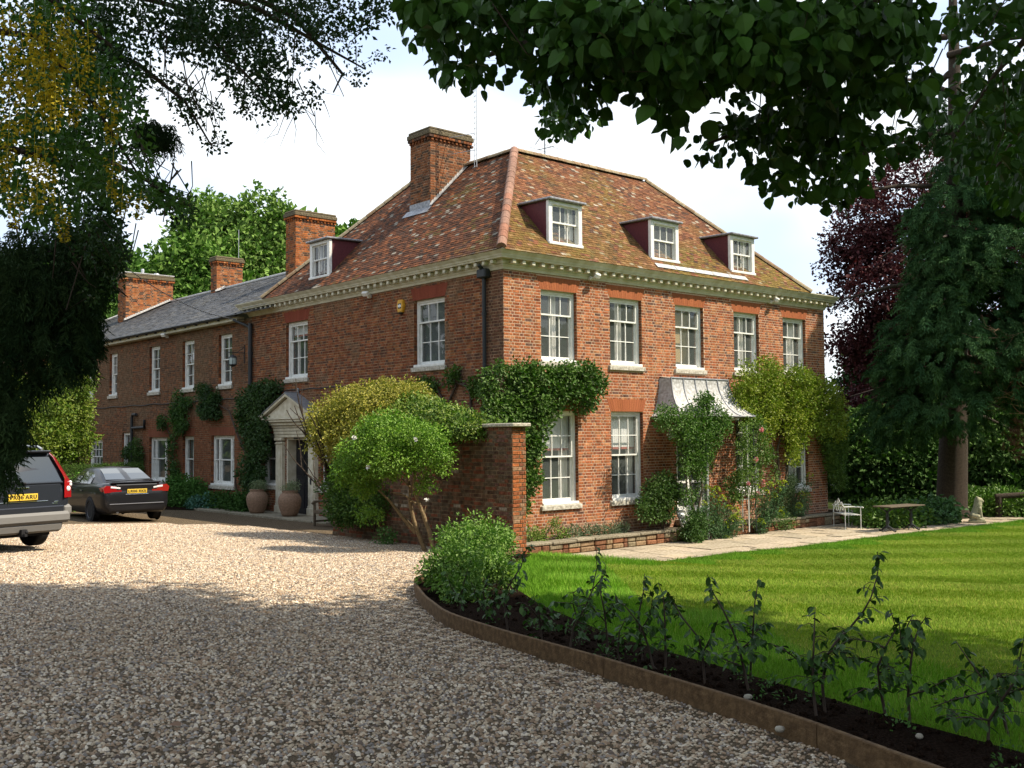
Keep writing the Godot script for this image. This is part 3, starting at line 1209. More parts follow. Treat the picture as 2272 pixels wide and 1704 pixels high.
func set_tiles(parent: Node, list: Array, single: int, m: Material, called: String, mass: String) -> void:
	var unit := MB.new()
	unit.cbox(Transform3D(), Vector3.ONE, 0.02)
	var um := unit.mesh()
	var rest := list
	if single:
		list.sort_custom(func(a, b): return a[0].origin.distance_squared_to(CAM) < b[0].origin.distance_squared_to(CAM))
		var cache := {}
		for k in mini(single, list.size()):
			var c: Color = list[k][1]
			var key := "%d_%d_%d" % [int(c.r * 20), int(c.g * 20), int(c.b * 20)]
			if not cache.has(key):
				var ub := MB.new()
				ub.col = Color(c.r, c.g, c.b)
				ub.xbox(Transform3D(), Vector3.ONE)
				cache[key] = ub.mesh()
			var o := MeshInstance3D.new()
			o.name = called
			o.mesh = cache[key]
			o.material_override = m
			parent.add_child(o, true)
			o.transform = list[k][0]
		rest = list.slice(single)
	var tr := []
	var co := []
	for b in rest:
		tr.append(b[0])
		co.append(b[1])
	many(parent, mass, um, m, tr, co)


# a stack with bricks on the two sides that show, corbels and a weathered cap
func chimney(parent: Node, x0: float, x1: float, z0: float, z1: float, y0: float, y1: float, pal: Array, pots: Array, cap: Material) -> Node3D:
	var ch := piece(parent, "chimney")
	var core := MB.new()
	core.box(Vector3(x0 + 0.004, y0, z0), Vector3(x1, y1 - 0.2, z1 - 0.004))
	part(ch, "core", core, M.mortar_side)
	var list := []
	lay(Transform3D(Basis(), Vector3(x0, y0, z1 - 0.004)), 0.0, x1 - x0, 0.0, y1 - y0 - 0.2, [], pal, list)
	lay(Transform3D(Basis(Vector3(0, 0, 1), UP, Vector3(-1, 0, 0)), Vector3(x0 + 0.004, y0, z0)), 0.0, z1 - z0, 0.0, y1 - y0 - 0.2, [], pal, list)
	var cb := MB.new()
	# dog-tooth course and oversailing courses
	var k := 0
	for e in [[0.0, 0.36], [0.03, 0.285]]:
		cb.col = Color(0.3, 0.12, 0.06) if k else Color(0.2, 0.1, 0.06)
		var x: float = x0 - e[0]
		while x < x1 + e[0] - 0.02:
			cb.col = mix3(pal)
			cb.xbox(Transform3D(Basis(), Vector3(x + 0.055, y1 - e[1], z1 + 0.0)), Vector3(0.1 if k else 0.075, 0.066, 0.1 + 2 * e[0]))
			x += 0.112 if k else 0.15
		var z: float = z0 - e[0]
		while z < z1 + e[0] - 0.02:
			cb.col = mix3(pal)
			cb.xbox(Transform3D(Basis(), Vector3(x0, y1 - e[1], z + 0.055)), Vector3(0.1 + 2 * e[0], 0.066, 0.1 if k else 0.075))
			z += 0.112 if k else 0.15
		k += 1
	part(ch, "corbel_course", cb, M.brick)
	var cp := MB.new()
	cp.cbox(Transform3D(Basis(), Vector3((x0 + x1) / 2, y1 - 0.16, (z0 + z1) / 2)), Vector3(x1 - x0 + 0.16, 0.14, z1 - z0 + 0.16), 0.02)
	cp.cbox(Transform3D(Basis(), Vector3((x0 + x1) / 2, y1 - 0.045, (z0 + z1) / 2)), Vector3(x1 - x0 + 0.1, 0.09, z1 - z0 + 0.1), 0.03)
	part(ch, "cap", cp, cap)
	for p in pots:
		var m := MB.new()
		m.col = Color(0.3, 0.22, 0.14)
		m.lathe([Vector2(p[2], 0), Vector2(p[2] * 1.05, p[3] * 0.5), Vector2(p[2] * 1.15, p[3] * 0.9), Vector2(p[2] * 0.8, p[3]), Vector2(0, p[3] * 0.98)], 14, Vector3(p[0], y1 - 0.02, p[1]))
		part(ch, "pot", m, p[4] if p.size() > 4 else M.ridge)
	var tr := []
	var co := []
	for b in list:
		tr.append(b[0])
		co.append(b[1])
	many(ch, "brickwork", brick_unit, M.brick, tr, co)
	return ch


# lead flashing cut in steps where a chimney side meets the slope, along the side facing +z
func step_flashing(ch: Node, a: Vector3, b: Vector3, m: Material, wide := 0.16) -> void:
	var f := MB.new()
	var n := int(a.distance_to(b) / 0.13)
	for k in n:
		var p := a.lerp(b, float(k) / n)
		var q := a.lerp(b, float(k + 1) / n)
		f.quad(p + Vector3(0, -0.03, 0.014), q + Vector3(0, -0.03, 0.014), q + Vector3(0, 0.15, 0.014), p + Vector3(0, 0.15 - (q.y - p.y) * 0.6, 0.014))
	var nn := (b - a).cross(Vector3(0, 0, 1)).normalized()
	if nn.y < 0:
		nn = -nn
	f.quad(a + nn * 0.05, a + nn * 0.045 + Vector3(0, 0, wide), b + nn * 0.045 + Vector3(0, 0, wide), b + nn * 0.05)
	part(ch, "flashing", f, m)


# ---------------------------------------------------------------- the main block
const L := 13.83
const D := -12.86
const WU := [1.22, 3.69, 6.34, 9.01, 11.51]


# runs a profile of (out, up) points along both eaves, mitred at the corner
func eaves(parent: Node, called: String, prof: Array, m: Material, z_end: float, x_end: float) -> void:
	var b := MB.new()
	for k in prof.size() - 1:
		var p: Vector2 = prof[k]
		var q: Vector2 = prof[k + 1]
		b.quad(Vector3(-p.x, p.y, p.x), Vector3(x_end + p.x, p.y, p.x), Vector3(x_end + q.x, q.y, q.x), Vector3(-q.x, q.y, q.x))
		b.quad(Vector3(-p.x, p.y, z_end - p.x), Vector3(-p.x, p.y, p.x), Vector3(-q.x, q.y, q.x), Vector3(-q.x, q.y, z_end - q.x))
		b.quad(Vector3(x_end + p.x, p.y, p.x), Vector3(x_end + p.x, p.y, -3), Vector3(x_end + q.x, q.y, -3), Vector3(x_end + q.x, q.y, q.x))
		# return into the wall at the far end
		b.quad(Vector3(0.2, p.y, z_end - p.x), Vector3(-p.x, p.y, z_end - p.x), Vector3(-q.x, q.y, z_end - q.x), Vector3(0.2, q.y, z_end - q.x))
	part(parent, called, b, m)


func build_house() -> void:
	rng.seed = 101
	make_brick_unit()
	var pu := MB.new()
	pu.quad(Vector3(-0.5, -0.5, 0), Vector3(0.5, -0.5, 0), Vector3(0.5, 0.5, 0), Vector3(-0.5, 0.5, 0))
	pane_unit = pu.mesh()
	var h := thing("brick_house", "large red brick house with hipped tiled roof, white cornice and five-window sunlit front", "house")
	var ff := front_frame()
	var sf := side_frame()
	# openings
	var fh := []
	var up := []
	var low := []
	for u in WU:
		up.append(hole(u, u + 1.25, 4.28, 6.09, 0.33))
	for k in [0, 1, 3, 4]:
		low.append(hole(WU[k], WU[k] + 1.25, 0.72, 3.07, 0.33))
	var door := hole(6.3, 7.62, 0.12, 2.66, 0.0, false)
	fh.append_array(up)
	fh.append_array(low)
	fh.append(door)
	var sh := [hole(-3.67, -2.32, 4.28, 6.07, 0.33), hole(-10.57, -9.22, 4.28, 6.07, 0.33), hole(-12.1, -11.15, 0.92, 2.58, 0.3), hole(-8.46, -7.5, 0.92, 2.58, 0.3), hole(-10.49, -9.07, 0.06, 2.5, 0.0, false)]
	var front := piece(h, "front_wall")
	wall_sheet(front, ff, 0, L, -0.45, 6.62, fh, M.mortar_front, M.brick)
	var list := []
	lay(ff, 0.0, L, -0.15, 6.6, fh, FRONT_PAL, list)
	# weathered plinth courses
	for b in list:
		if b[0].origin.y < 0.25:
			b[1] = b[1].lerp(Color(0.3, 0.22, 0.16), rr(0.15, 0.75))
	set_bricks(front, list, 300, M.brick_near)
	for q in up + low:
		lintel(front, ff, q, Color(0.4, 0.135, 0.06), 0.0024)
	var side := piece(h, "side_wall")
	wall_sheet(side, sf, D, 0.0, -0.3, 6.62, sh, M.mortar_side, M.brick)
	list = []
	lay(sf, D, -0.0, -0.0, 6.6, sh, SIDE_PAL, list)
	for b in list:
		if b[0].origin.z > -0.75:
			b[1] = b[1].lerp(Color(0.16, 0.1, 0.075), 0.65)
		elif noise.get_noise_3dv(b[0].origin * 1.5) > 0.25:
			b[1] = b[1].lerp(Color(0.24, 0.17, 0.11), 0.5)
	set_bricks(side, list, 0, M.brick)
	for k in 4:
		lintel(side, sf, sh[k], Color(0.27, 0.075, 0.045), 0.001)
	# other walls and the floors and partitions that the windows show
	var ins := MB.new()
	ins.box(Vector3(L - 0.3, -0.4, D), Vector3(L, 6.6, -0.35))
	ins.box(Vector3(0.35, -0.4, D), Vector3(L - 0.35, 6.6, D + 0.3))
	ins.box(Vector3(0.35, 3.45, D + 0.35), Vector3(L - 0.35, 3.85, -0.35))
	ins.box(Vector3(0.35, 6.4, D + 0.35), Vector3(L - 0.35, 6.6, -0.35))
	ins.box(Vector3(0.35, -0.3, D + 0.35), Vector3(L - 0.35, 0.08, -0.35))
	ins.box(Vector3(4.2, 0.08, -4.4), Vector3(L - 0.35, 6.4, -4.3))
	ins.box(Vector3(3.9, 0.08, D + 0.35), Vector3(4.1, 6.4, -4.3))
	for x in [3.2, 5.7, 8.4, 10.9]:
		ins.box(Vector3(x - 0.05, 0.08, -4.3), Vector3(x + 0.05, 6.4, -0.35))
	for z in [-4.6, -8.9]:
		ins.box(Vector3(0.35, 0.08, z - 0.05), Vector3(3.9, 6.4, z + 0.05))
	part(h, "interior", ins, M.inside)
	# windows
	window(h, ff, up[0], {"curtains": [[0.62, 0.84]]})
	window(h, ff, up[1], {"curtains": [[0.58, 0.82]]})
	window(h, ff, up[2], {"tan": true})
	window(h, ff, up[3], {"curtains": [[0.1, 0.3, 0.6], [0.7, 0.95]]})
	window(h, ff, up[4], {"curtains": [[0.75, 1.15]]})
	window(h, ff, low[0], {"rows": [2, 2], "blind": 1.35, "curtains": [[0.9, 1.2]]})
	window(h, ff, low[1], {"rows": [2, 2], "blind": 1.35, "curtains": [[0.92, 1.2]]})
	window(h, ff, low[2], {"rows": [2, 2]})
	window(h, ff, low[3], {"rows": [2, 2], "curtains": [[0.8, 1.1]]})
	window(h, sf, sh[0], {"dark": true})
	window(h, sf, sh[1], {"blind": 1.35, "curtains": [[0.1, 0.3]]})
	window(h, sf, sh[2], {"cols": 1, "rows": [1, 1]})
	window(h, sf, sh[3], {"cols": 1, "rows": [1, 1]})
	garden_door(h, ff, door)
	# cornice
	eaves(h, "cornice", [Vector2(0.002, 6.47), Vector2(0.035, 6.475), Vector2(0.045, 6.53), Vector2(0.07, 6.56), Vector2(0.075, 6.6), Vector2(0.11, 6.605), Vector2(0.115, 6.7), Vector2(0.27, 6.705), Vector2(0.28, 6.745), Vector2(0.295, 6.75), Vector2(0.31, 6.79), Vector2(0.35, 6.83), Vector2(0.385, 6.875), Vector2(0.385, 6.9), Vector2(0.3, 6.905), Vector2(0.1, 6.9)], M.cream, D - 0.12, L)
	var dn := MB.new()
	var x := 0.16
	while x < L + 0.2:
		dn.cbox(Transform3D(Basis(), Vector3(x, 6.648, 0.175)), Vector3(0.105, 0.088, 0.125), 0.006)
		x += 0.315
	var z := -0.16
	while z > D - 0.3:
		dn.cbox(Transform3D(Basis(), Vector3(-0.175, 6.648, z)), Vector3(0.125, 0.088, 0.105), 0.006)
		z -= 0.315
	part(h, "dentil_course", dn, M.cream, "stuff")
	roof(h)
	porch(h)
	canopy(h)
	# rainwater pipe near the corner, and the pipe where the wing begins
	var dp := MB.new()
	dp.tube([Vector3(-0.09, 6.36, -0.62), Vector3(-0.09, 0.0, -0.62)], [0.05], 10)
	for y in [5.4, 3.6, 1.8]:
		dp.tube([Vector3(-0.09, y, -0.62), Vector3(-0.09, y + 0.08, -0.62)], [0.062], 10)
	dp.cbox(Transform3D(Basis(), Vector3(-0.11, 6.42, -0.62)), Vector3(0.2, 0.22, 0.34), 0.03)
	dp.tube([Vector3(-0.12, 6.5, -0.62), Vector3(-0.25, 6.62, -0.62)], [0.05], 8)
	part(h, "downpipe", dp, M.iron)
	var dp2 := MB.new()
	dp2.tube([Vector3(-0.1, 6.25, -12.78), Vector3(-0.1, 0.0, -12.78)], [0.07], 10)
	dp2.tube([Vector3(-0.3, 6.42, -13.6), Vector3(-0.14, 6.2, -13.0), Vector3(-0.1, 6.1, -12.8)], [0.05], 8)
	for y in [5.2, 3.6, 1.8]:
		dp2.tube([Vector3(-0.1, y, -12.78), Vector3(-0.1, y + 0.1, -12.78)], [0.085], 10)
	part(h, "downpipe", dp2, M.iron)
	# cable clipped along the side wall
	var cb := MB.new()
	var pts := []
	for k in 30:
		pts.append(Vector3(-0.03, 3.93 + 0.012 * sin(k * 1.7), lerpf(-12.7, -3.84, k / 29.0)))
	pts.append_array([Vector3(-0.03, 3.9, -3.8), Vector3(-0.03, 1.5, -3.78)])
	cb.tube(pts, [0.014], 5)
	part(h, "wall_cable", cb, M.iron)


func garden_door(h: Node, fr: Transform3D, o: Dictionary) -> void:
	var dr := piece(h, "garden_door", Transform3D(fr.basis, fr * Vector3(o.u0, o.y0, 0)))
	var w: float = o.u1 - o.u0
	var t: float = o.y1 - o.y0
	var f := MB.new()
	f.cbox(Transform3D(Basis(), Vector3(0.035, t / 2, -0.1)), Vector3(0.07, t, 0.14), 0.008)
	f.cbox(Transform3D(Basis(), Vector3(w - 0.035, t / 2, -0.1)), Vector3(0.07, t, 0.14), 0.008)
	f.cbox(Transform3D(Basis(), Vector3(w / 2, t - 0.035, -0.1)), Vector3(w - 0.14, 0.07, 0.138), 0.008)
	for s in 2:
		var x0 := 0.075 if s == 0 else w / 2 + 0.003
		var x1 := w / 2 - 0.003 if s == 0 else w - 0.075
		f.xbox(Transform3D(Basis(), Vector3(x0 + 0.045, t / 2 - 0.03, -0.12)), Vector3(0.09, t - 0.08, 0.05))
		f.xbox(Transform3D(Basis(), Vector3(x1 - 0.045, t / 2 - 0.03, -0.12)), Vector3(0.09, t - 0.08, 0.05))
		for y in [[0.0, 0.3], [0.95, 0.06], [1.65, 0.04], [t - 0.17, 0.09]]:
			f.xbox(Transform3D(Basis(), Vector3((x0 + x1) / 2, y[0] + y[1] / 2 + 0.01, -0.12)), Vector3(x1 - x0 - 0.18, y[1], 0.046))
		for y in [[0.31, 0.94], [1.02, 1.64], [1.7, t - 0.17]]:
			var p := MeshInstance3D.new()
			p.name = "pane"
			p.mesh = pane_unit
			p.material_override = M.pane
			dr.add_child(p, true)
			p.transform = Transform3D(Basis.from_scale(Vector3(x1 - x0 - 0.18, y[1] - y[0], 1)), Vector3((x0 + x1) / 2, (y[0] + y[1]) / 2, -0.12))
	part(dr, "frame", f, M.white)
	var st := MB.new()
	st.cbox(Transform3D(Basis(), Vector3(w / 2, -0.1, 0.05)), Vector3(w + 0.2, 0.18, 0.5), 0.015)
	part(dr, "step", st, M.sill_stone)


func roof(h: Node) -> void:
	rng.seed = 103
	var e0 := Vector3(-0.36, 6.885, 0.36)
	var e1 := Vector3(12.55, 6.9, 0.36)
	var ap := Vector3(3.22, 10.56, -3.22)
	var r1 := Vector3(8.8, 10.56, -3.22)
	var e2 := Vector3(-0.36, 6.9, -11.45)
	var r2 := Vector3(3.22, 10.56, -8.2)
	var rf := piece(h, "roof")
	var b := MB.new()
	b.quad(e0, e1, r1, ap)
	b.quad(e2, e0, ap, r2)
	b.quad(e1, Vector3(12.55, 6.9, D), Vector3(8.8, 10.56, D + 3.5), r1)
	b.quad(Vector3(12.55, 6.9, D), e2, r2, Vector3(8.8, 10.56, D + 3.5))
	b.quad(ap, r1, Vector3(8.8, 10.5, D + 3.5), r2)
	part(rf, "underlay", b, M.iron)
	var fl := MB.new()
	fl.box(Vector3(12.4, 6.75, D), Vector3(L + 0.3, 6.9, 0.3))
	fl.box(Vector3(-0.3, 6.75, D - 0.1), Vector3(4, 6.895, -11.3))
	part(rf, "lead_gutter", fl, M.lead)
	var list := []
	var ft := func(p: Vector3) -> Color:
		var t := rng.randf()
		var c := Color(0.29, 0.125, 0.065)
		if t < 0.3:
			c = Color(0.22, 0.1, 0.06)
		elif t < 0.45:
			c = Color(0.36, 0.2, 0.11)
		elif t < 0.55:
			c = Color(0.13, 0.08, 0.06)
		elif t < 0.6:
			c = Color(0.46, 0.4, 0.32)
		var moss := noise.get_noise_3dv(p * 0.9) + 0.25 + (8.6 - p.y) * 0.14
		if moss > 0.1 and rng.randf() < 0.75:
			c = c.lerp(Color(0.24, 0.19, 0.045), clampf(moss, 0, 0.75))
		return c * rr(0.75, 1.2)
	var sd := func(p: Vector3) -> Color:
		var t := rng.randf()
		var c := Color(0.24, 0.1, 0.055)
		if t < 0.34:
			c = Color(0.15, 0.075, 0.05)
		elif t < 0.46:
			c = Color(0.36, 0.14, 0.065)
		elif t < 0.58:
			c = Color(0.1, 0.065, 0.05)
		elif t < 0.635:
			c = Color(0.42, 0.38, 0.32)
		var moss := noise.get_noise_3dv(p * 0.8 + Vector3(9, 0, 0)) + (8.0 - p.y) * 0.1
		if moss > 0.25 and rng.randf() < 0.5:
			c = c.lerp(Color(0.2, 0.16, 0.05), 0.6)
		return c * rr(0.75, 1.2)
	tiles(list, e0, e1, r1, ap, 0.168, 0.1, ft)
	tiles(list, e2, e0, ap, r2, 0.168, 0.1, sd)
	var keep := []
	for t in list:
		var p: Vector3 = t[0].origin
		if p.x > 1.86 and p.x < 3.3 and p.z < -5.4 and p.z > -6.36 and p.x - 0.0 < -p.z:
			continue
		keep.append(t)
	set_tiles(rf, keep, 300, M.tile, "tile", "tile_courses")
	cap_row(rf, "hip_tile", e0 + Vector3(0, 0.03, 0), ap + Vector3(0, 0.05, 0), 17, 0.125, [Color(0.42, 0.2, 0.13), Color(0.4, 0.23, 0.17), Color(0.34, 0.2, 0.15)])
	var rc := [Color(0.4, 0.32, 0.2), Color(0.36, 0.25, 0.15), Color(0.44, 0.37, 0.25)]
	cap_row(rf, "ridge_tile", ap + Vector3(0, 0.02, 0), r1 + Vector3(0, 0.02, 0), 17, 0.12, rc)
	cap_row(rf, "ridge_tile", ap + Vector3(0, 0.02, 0), r2 + Vector3(0, 0.02, 0), 14, 0.12, rc)
	cap_row(rf, "hip_tile", e1, r1, 17, 0.12, rc)
	cap_row(rf, "hip_tile", e2, r2, 17, 0.12, rc)
	# lead strip under the second dormer and along the eaves
	var le := MB.new()
	var n := (e1 - e0).cross(ap - e0).normalized()
	for k in 5:
		var x := 5.3 + k * 0.82
		var a := Vector3(x, 6.98, 0.27) + n * 0.05
		le.quad(a, a + Vector3(0.8, 0, 0), a + Vector3(0.8, 0.13, -0.126), a + Vector3(0, 0.13, -0.126))
	part(rf, "flashing", le, M.lead_pale)
	# big chimney on the side slope
	var c1 := chimney(h, 1.84, 3.36, -6.38, -5.38, 8.7, 11.55, [[Color(0.33, 0.13, 0.06), 0.5], [Color(0.12, 0.075, 0.055), 0.35], [Color(0.24, 0.1, 0.055), 0.15]], [[2.25, -5.75, 0.14, 0.1], [2.65, -5.75, 0.14, 0.1], [3.0, -5.75, 0.14, 0.1]], M.moss_cap)
	step_flashing(c1, Vector3(1.82, 9.16, -5.38), Vector3(3.34, 10.68, -5.38), M.lead_pale, 0.13)
	var ap2 := MB.new()
	ap2.quad(Vector3(1.6, 8.96, -6.5), Vector3(1.6, 8.96, -5.25), Vector3(1.8, 9.17, -5.25), Vector3(1.8, 9.17, -6.5))
	ap2.quad(Vector3(1.826, 9.1, -6.4), Vector3(1.826, 9.1, -5.37), Vector3(1.826, 9.36, -5.37), Vector3(1.826, 9.36, -6.4))
	part(c1, "apron", ap2, M.lead)
	# the far stack that just shows over the front ridge
	chimney(h, 6.9, 8.7, -8.4, -7.6, 9.5, 11.35, CHIM_PAL, [[7.3, -8.0, 0.2, 0.14, M.iron], [7.75, -8.0, 0.2, 0.12, M.iron]], M.moss_cap)
	for d in [[1.52, 0], [5.37, 1], [8.93, 2]]:
		dormer(h, Transform3D(Basis(), Vector3(d[0], 7.26, -0.04)), 1.17, d[1])
	dormer(h, Transform3D(side_frame().basis, Vector3(0.04, 7.26, -9.08)), 1.12, 3)


func dormer(h: Node, t: Transform3D, w: float, k: int) -> void:
	var d := piece(h, "dormer", t)
	var hh := 1.12
	var deep := 1.15
	for s in 2:
		var ck := MB.new()
		var x := 0.02 if s == 0 else w - 0.02
		var q := [Vector3(x, 0.0, -0.02), Vector3(x, hh, -0.02), Vector3(x, hh, -deep), Vector3(x, 0, -0.02)]
		if s == 0:
			ck.tri(q[0], q[1], q[2])
		else:
			ck.tri(q[0], q[2], q[1])
		part(d, "cheek", ck, M.dark_red)
	var rf := MB.new()
	rf.cbox(Transform3D(Basis(Vector3.RIGHT, 0.02), Vector3(w / 2, hh + 0.045, -deep / 2 + 0.06)), Vector3(w + 0.14, 0.06, deep + 0.22), 0.015)
	part(d, "roof", rf, M.lead)
	var f := MB.new()
	f.cbox(Transform3D(Basis(), Vector3(0.06, hh / 2, 0)), Vector3(0.14, hh, 0.1), 0.01)
	f.cbox(Transform3D(Basis(), Vector3(w - 0.06, hh / 2, 0)), Vector3(0.14, hh, 0.1), 0.01)
	f.cbox(Transform3D(Basis(), Vector3(w / 2, hh - 0.05, 0.005)), Vector3(w - 0.02, 0.1, 0.1), 0.01)
	f.cbox(Transform3D(Basis(), Vector3(w / 2, 0.03, 0.02)), Vector3(w + 0.04, 0.08, 0.14), 0.012)
	var x0 := 0.13
	var x1 := w - 0.13
	var mid := 0.56
	for s in 2:
		var lo := mid if s == 0 else 0.07
		var hi := hh - 0.1 if s == 0 else mid + 0.035
		var z := -0.02 - 0.035 * s
		f.xbox(Transform3D(Basis(), Vector3(x0 + 0.02, (lo + hi) / 2, z)), Vector3(0.04, hi - lo, 0.034))
		f.xbox(Transform3D(Basis(), Vector3(x1 - 0.02, (lo + hi) / 2, z)), Vector3(0.04, hi - lo, 0.034))
		f.xbox(Transform3D(Basis(), Vector3(w / 2, lo + 0.02, z)), Vector3(x1 - x0 - 0.08, 0.04, 0.032))
		f.xbox(Transform3D(Basis(), Vector3(w / 2, hi - 0.018, z)), Vector3(x1 - x0 - 0.08, 0.036, 0.032))
		for i in [1, 2]:
			f.xbox(Transform3D(Basis(), Vector3(lerpf(x0 + 0.04, x1 - 0.04, i / 3.0), (lo + hi) / 2, z)), Vector3(0.02, hi - lo - 0.07, 0.03))
		for i in 3:
			var p := MeshInstance3D.new()
			p.name = "pane"
			p.mesh = pane_unit
			p.material_override = M.pane
			d.add_child(p, true)
			p.transform = Transform3D(Basis(UP, rr(-0.008, 0.008)).scaled_local(Vector3((x1 - x0 - 0.08) / 3 - 0.02, hi - lo - 0.076, 1)), Vector3(lerpf(x0 + 0.04, x1 - 0.04, (i + 0.5) / 3.0), (lo + hi) / 2, z))
	part(d, "frame", f, M.white)
	var bk := MB.new()
	bk.quad(Vector3(0.05, 0.05, -0.5), Vector3(w - 0.05, 0.05, -0.5), Vector3(w - 0.05, hh, -0.5), Vector3(0.05, hh, -0.5))
	part(d, "interior", bk, M.inside)
	if k != 1:
		cloth(d, "curtain", w * 0.62, w - 0.14, 0.08, hh - 0.1, -0.16, M.curtain)
	cloth(d, "curtain", 0.14, w * (0.3 if k else 0.24), 0.08, hh - 0.1, -0.16, M.curtain)
	var ap := MB.new()
	ap.quad(Vector3(-0.1, -0.26, 0.26), Vector3(w + 0.1, -0.26, 0.26), Vector3(w + 0.1, -0.02, 0.055), Vector3(-0.1, -0.02, 0.055))
	part(d, "apron", ap, M.lead_pale if k == 3 else M.lead)


# painted door surround with pediment on the side wall, in local axes x along the wall, z out
func porch(h: Node) -> void:
	var p := piece(h, "porch", Transform3D(side_frame().basis, Vector3(0, 0, -9.78)))
	var bw := 1.22
	for s in [-1, 1]:
		var m := MB.new()
		var x: float = s * (bw - 0.215)
		m.cbox(Transform3D(Basis(), Vector3(x, 1.22, 0.06)), Vector3(0.4, 2.2, 0.14), 0.008)
		m.cbox(Transform3D(Basis(), Vector3(x, 1.25, 0.138)), Vector3(0.26, 1.9, 0.02), 0.006)
		m.cbox(Transform3D(Basis(), Vector3(x, 0.16, 0.075)), Vector3(0.46, 0.32, 0.19), 0.015)
		m.cbox(Transform3D(Basis(), Vector3(x, 0.35, 0.07)), Vector3(0.43, 0.06, 0.17), 0.02)
		m.cbox(Transform3D(Basis(), Vector3(x, 2.27, 0.075)), Vector3(0.44, 0.05, 0.18), 0.015)
		m.cbox(Transform3D(Basis(), Vector3(x, 2.4, 0.08)), Vector3(0.47, 0.1, 0.2), 0.02)
		part(p, "pilaster", m, M.porch_paint)
	var en := MB.new()
	for q in [[2.5, 0.1, 1.25, 0.16], [2.6, 0.1, 1.265, 0.18], [2.7, 0.1, 1.28, 0.2], [2.79, 0.08, 1.3, 0.24], [2.88, 0.1, 1.38, 0.33], [2.97, 0.08, 1.47, 0.42], [3.03, 0.05, 1.56, 0.46]]:
		en.cbox(Transform3D(Basis(), Vector3(0, q[0], q[3] / 2 - 0.01)), Vector3(q[2] * 2, q[1] - 0.006, q[3]), 0.012)
	part(p, "entablature", en, M.porch_paint)
	var pe := MB.new()
	pe.prism([Vector2(-1.5, 3.06), Vector2(1.5, 3.06), Vector2(0, 3.68)], Transform3D(), 0.36)
	part(p, "pediment", pe, M.porch_paint)
	var rk := MB.new()
	for s in [-1, 1]:
		var a := Vector2(1.66 * s, 3.04)
		var pts := [Vector2(0, 3.72), a, a + Vector2(0.0, 0.07), Vector2(0, 3.8)]
		if s > 0:
			pts.reverse()
		rk.prism(pts, Transform3D(Basis(), Vector3(0, 0, 0)), 0.47)
	part(p, "raking_cornice", rk, M.porch_paint)
	var ld := MB.new()
	for s in [-1, 1]:
		var a := Vector2(1.7 * s, 3.1)
		var pts := [Vector2(0, 3.806), a, a + Vector2(0.0, 0.022), Vector2(0, 3.835)]
		if s > 0:
			pts.reverse()
		ld.prism(pts, Transform3D(Basis(), Vector3(0, 0, -0.0)), 0.49)
	ld.tube([Vector3(0, 3.84, 0.02), Vector3(0, 3.83, 0.48)], [0.03], 8)
	ld.cbox(Transform3D(Basis(), Vector3(0, 3.9, 0.03)), Vector3(0.12, 0.16, 0.06), 0.02)
	part(p, "lead_roof", ld, M.lead)
	var dr := MB.new()
	dr.box(Vector3(-0.72, 0.06, -0.34), Vector3(0.72, 2.4, -0.29))
	for q in [[-0.36, 0.5], [0.36, 0.5], [-0.36, 1.5], [0.36, 1.5]]:
		dr.cbox(Transform3D(Basis(), Vector3(q[0], q[1] + 0.15, -0.285)), Vector3(0.5, 0.8, 0.03), 0.012)
	part(p, "door", dr, M.door_black)
	var jb := MB.new()
	jb.box(Vector3(-0.708, 0.02, -0.29), Vector3(-0.64, 2.45, 0.01))
	jb.box(Vector3(0.64, 0.02, -0.29), Vector3(0.708, 2.45, 0.01))
	jb.box(Vector3(-0.64, 2.38, -0.29), Vector3(0.64, 2.45, 0.01))
	part(p, "door_lining", jb, M.porch_paint)
	var kb := MB.new()
	kb.cbox(Transform3D(Basis(), Vector3(1.0, 1.12, 0.155)), Vector3(0.09, 0.18, 0.03), 0.02)
	part(p, "bell_plate", kb, M.iron)
	var hd := MB.new()
	hd.cbox(Transform3D(Basis(), Vector3(0.0, 2.43, 0.062)), Vector3(0.34, 0.05, 0.02), 0.005)
	part(p, "name_plate", hd, M.iron)
	var sp := MB.new()
	sp.cbox(Transform3D(Basis(), Vector3(0, 0.04, 0.3)), Vector3(2.7, 0.1, 0.9), 0.02)
	part(p, "step", sp, M.cap_stone)


